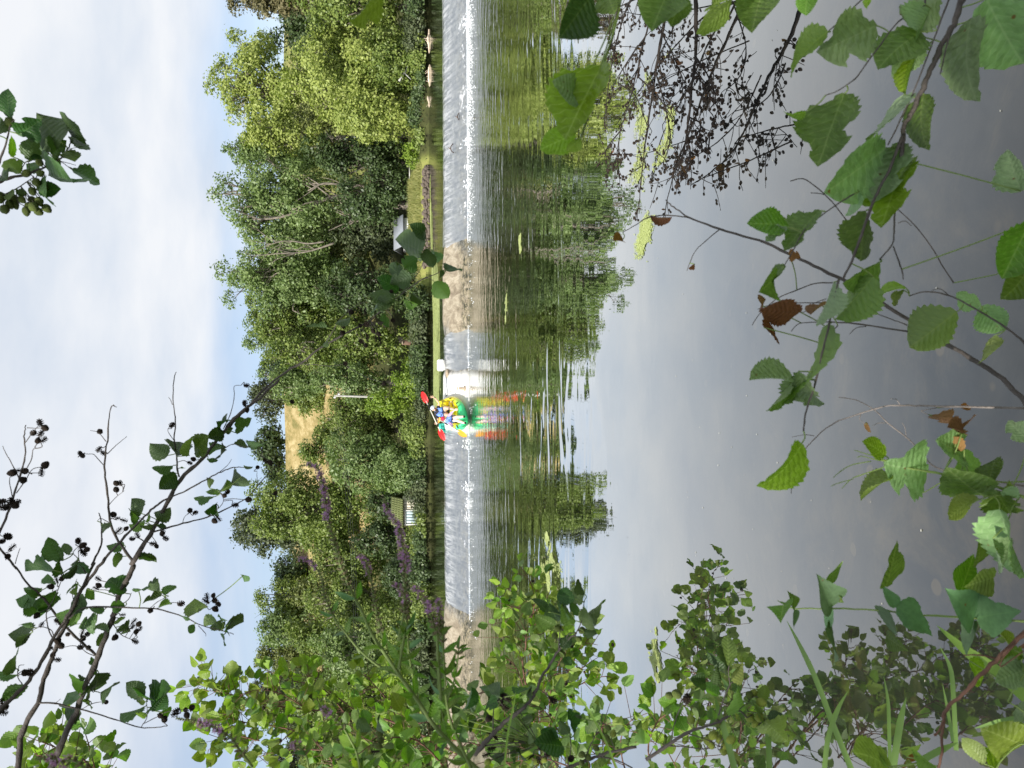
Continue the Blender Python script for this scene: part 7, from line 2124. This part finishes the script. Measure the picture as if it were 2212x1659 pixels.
spray('spray of glossy dark leaves and old cones low on the left', [
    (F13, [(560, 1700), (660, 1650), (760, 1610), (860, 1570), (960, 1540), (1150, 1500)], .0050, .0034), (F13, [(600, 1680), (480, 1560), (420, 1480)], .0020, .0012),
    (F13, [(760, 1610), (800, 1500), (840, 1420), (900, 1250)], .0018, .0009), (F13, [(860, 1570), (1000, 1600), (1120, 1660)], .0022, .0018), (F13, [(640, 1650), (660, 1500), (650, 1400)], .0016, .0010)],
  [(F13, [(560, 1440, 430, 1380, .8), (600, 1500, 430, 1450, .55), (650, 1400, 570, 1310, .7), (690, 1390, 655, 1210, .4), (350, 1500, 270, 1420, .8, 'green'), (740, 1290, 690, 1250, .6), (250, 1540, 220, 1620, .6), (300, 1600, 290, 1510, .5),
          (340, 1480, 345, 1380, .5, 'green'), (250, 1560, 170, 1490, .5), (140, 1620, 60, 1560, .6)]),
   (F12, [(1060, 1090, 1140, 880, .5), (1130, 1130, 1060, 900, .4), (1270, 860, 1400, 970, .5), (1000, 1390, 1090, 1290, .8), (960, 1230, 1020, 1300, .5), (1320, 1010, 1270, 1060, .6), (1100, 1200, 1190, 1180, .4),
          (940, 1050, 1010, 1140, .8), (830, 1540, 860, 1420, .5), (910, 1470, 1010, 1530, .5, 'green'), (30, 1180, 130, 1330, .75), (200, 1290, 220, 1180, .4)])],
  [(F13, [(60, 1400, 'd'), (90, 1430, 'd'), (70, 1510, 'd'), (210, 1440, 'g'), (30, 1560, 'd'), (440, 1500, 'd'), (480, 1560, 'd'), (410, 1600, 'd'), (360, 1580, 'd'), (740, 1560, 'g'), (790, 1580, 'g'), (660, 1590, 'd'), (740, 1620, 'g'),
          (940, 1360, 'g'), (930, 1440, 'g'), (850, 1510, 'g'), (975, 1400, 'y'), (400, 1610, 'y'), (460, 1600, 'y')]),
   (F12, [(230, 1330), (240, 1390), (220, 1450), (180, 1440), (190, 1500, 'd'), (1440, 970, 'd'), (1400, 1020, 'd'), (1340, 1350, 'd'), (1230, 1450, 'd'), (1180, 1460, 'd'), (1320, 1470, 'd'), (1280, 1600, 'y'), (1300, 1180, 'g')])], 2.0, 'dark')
spray('alder shoot bearing a bunch of round yellow green cones over the dark reflections', [
    (F4, [(-260, 1480), (0, 1310), (110, 1270), (220, 1230), (340, 1160), (400, 1205)], .0040, .0018), (F4, [(215, 1190), (250, 1080), (290, 990), (310, 970)], .0018, .0010),
    (F4, [(-120, 1390), (0, 1395), (110, 1410), (200, 1400)], .0016, .0010), (F4, [(0, 1305), (140, 1350), (210, 1390)], .0014, .0009), (F4, [(340, 1160), (410, 1100), (430, 1060)], .0012, .0009),
    (F4, [(400, 1160), (480, 1180), (520, 1220)], .0012, .0009), (F4, [(-100, 1370), (-60, 1200), (0, 1080), (30, 1040)], .0014, .0009), (F4, [(290, 990), (280, 900), (285, 860)], .0012, .0009)],
  [(F4, [(288, 870, 252, 668, .5, 'green'), (275, 855, 132, 785, .6), (280, 900, 275, 690, .25), (215, 1062, 78, 985, .6, 'green'), (130, 985, 32, 950, .75), (215, 1070, 105, 1070, .35, 'green'), (300, 960, 422, 845, .58, 'lime'),
         (395, 1145, 325, 1015, .5, 'green'), (512, 1130, 500, 978, .5, 'green'), (508, 1155, 430, 1112, .45, 'green'), (518, 1232, 652, 1345, .72, 'lime'), (530, 1200, 640, 1180, .5), (240, 1000, 200, 870, .45), (265, 1030, 240, 920, .4)])],
  [(F4, [(445, 1045, 'y'), (415, 1055), (495, 1105, 'y'), (420, 1205, 'y'), (480, 1205, 'y'), (455, 1245, 'y'), (180, 1320, 'y'), (220, 1345, 'y'), (295, 1350, 'y'), (260, 1390, 'y'), (250, 1425, 'y'), (165, 1380, 'y'), (140, 1355, 'y'), (35, 1215, 'y'), (10, 1080, 'd'),
         (-60, 1050, 'g'), (-110, 1060, 'g'), (210, 1240, 'g')])], 1.75, 'dark', .026)

# nettle-like plants at the far left shore
def nettle(label, F, pts, d, seed):
    g = random.Random(seed)
    pl = Plant('leafy_herb', label, 'plant', M_LSTEM, at(F, *pts[-1], d), 'narrow leaved herbs')
    Pp = pl.limb(path(F, pts, d, d), .0011, .0020, 6)
    for i in range(1, len(Pp) - 1, 2):
        p = Vector(Pp[i]); 
        for sg in (-1, 1):
            dv = (AX_R * sg * g.uniform(-.3, .6) + AX_U * g.uniform(-.5, .6) * sg + AX_F * g.uniform(-.4, .4)).normalized()
            pl.leaf(p, p + dv * g.uniform(.018, .034), .26, 'green', 'lance', 1, pet=False)
    pl.done()
nettle('herb with dark drooping leaves over the end of the dry weir', F12, [(1000, 485), (990, 600), (965, 760), (930, 900), (900, 990)], 1.5, 1)
nettle('slim herb stem with paired leaves crossing the upper river', F12, [(790, 400), (790, 600), (800, 850), (830, 1100), (880, 1300)], 1.5, 2)
nettle('herb stem left of the slim one with long narrow leaves', F12, [(490, 430), (520, 600), (560, 800), (600, 1000), (680, 1200)], 1.5, 3)
nettle('herb stem with a single big drooping leaf near the loosestrife fork', F12, [(440, 280), (440, 500), (430, 730)], 1.45, 4)

# ---------------------------------------------------------------- an unseen alder, its crown placed to shade the nearest leaves
rgc = np.random.RandomState(31)
al = empty('alder_tree', (-3.4, -2.6, .9)); tag(al, 'unseen alder tree behind the viewpoint, its crown placed to shade the nearest leaves', 'tree')
nL = 5200
dv = rgc.randn(nL, 3); dv /= np.linalg.norm(dv, axis=1)[:, None]
Cc = np.array([-2.55, -2.0, 5.5]) + dv * (rgc.rand(nL, 1) ** .33) * np.array([2.7, 2.35, 1.15])
N = rgc.randn(nL, 3) * .6 + np.array([0, 0, 1]); N /= np.linalg.norm(N, axis=1)[:, None]
V, Fq = leaf_quads(Cc - np.array(al.location), N, rgc.uniform(.05, .085, nL), rgc)
link('crown', mesh_np('crown', V, Fq, LEAF['mid']), al)
b = MB(); b.tube(smooth_path([(0, 0, -.3), (.05, .05, 1.5), (.3, .2, 3.0), (.7, .5, 4.4)], 4), np.linspace(.16, .07, 13), 9)
for k in range(12):
    e = Cc[rgc.randint(nL)] - np.array(al.location); b.tube(smooth_path([(.35, .25, 3.1), tuple(np.array([.5, .4, 3.6]) * .5 + e * .5), tuple(e)], 3), np.linspace(.04, .01, 7), 5, False)
b.build('trunk', BARK_D, al, True)
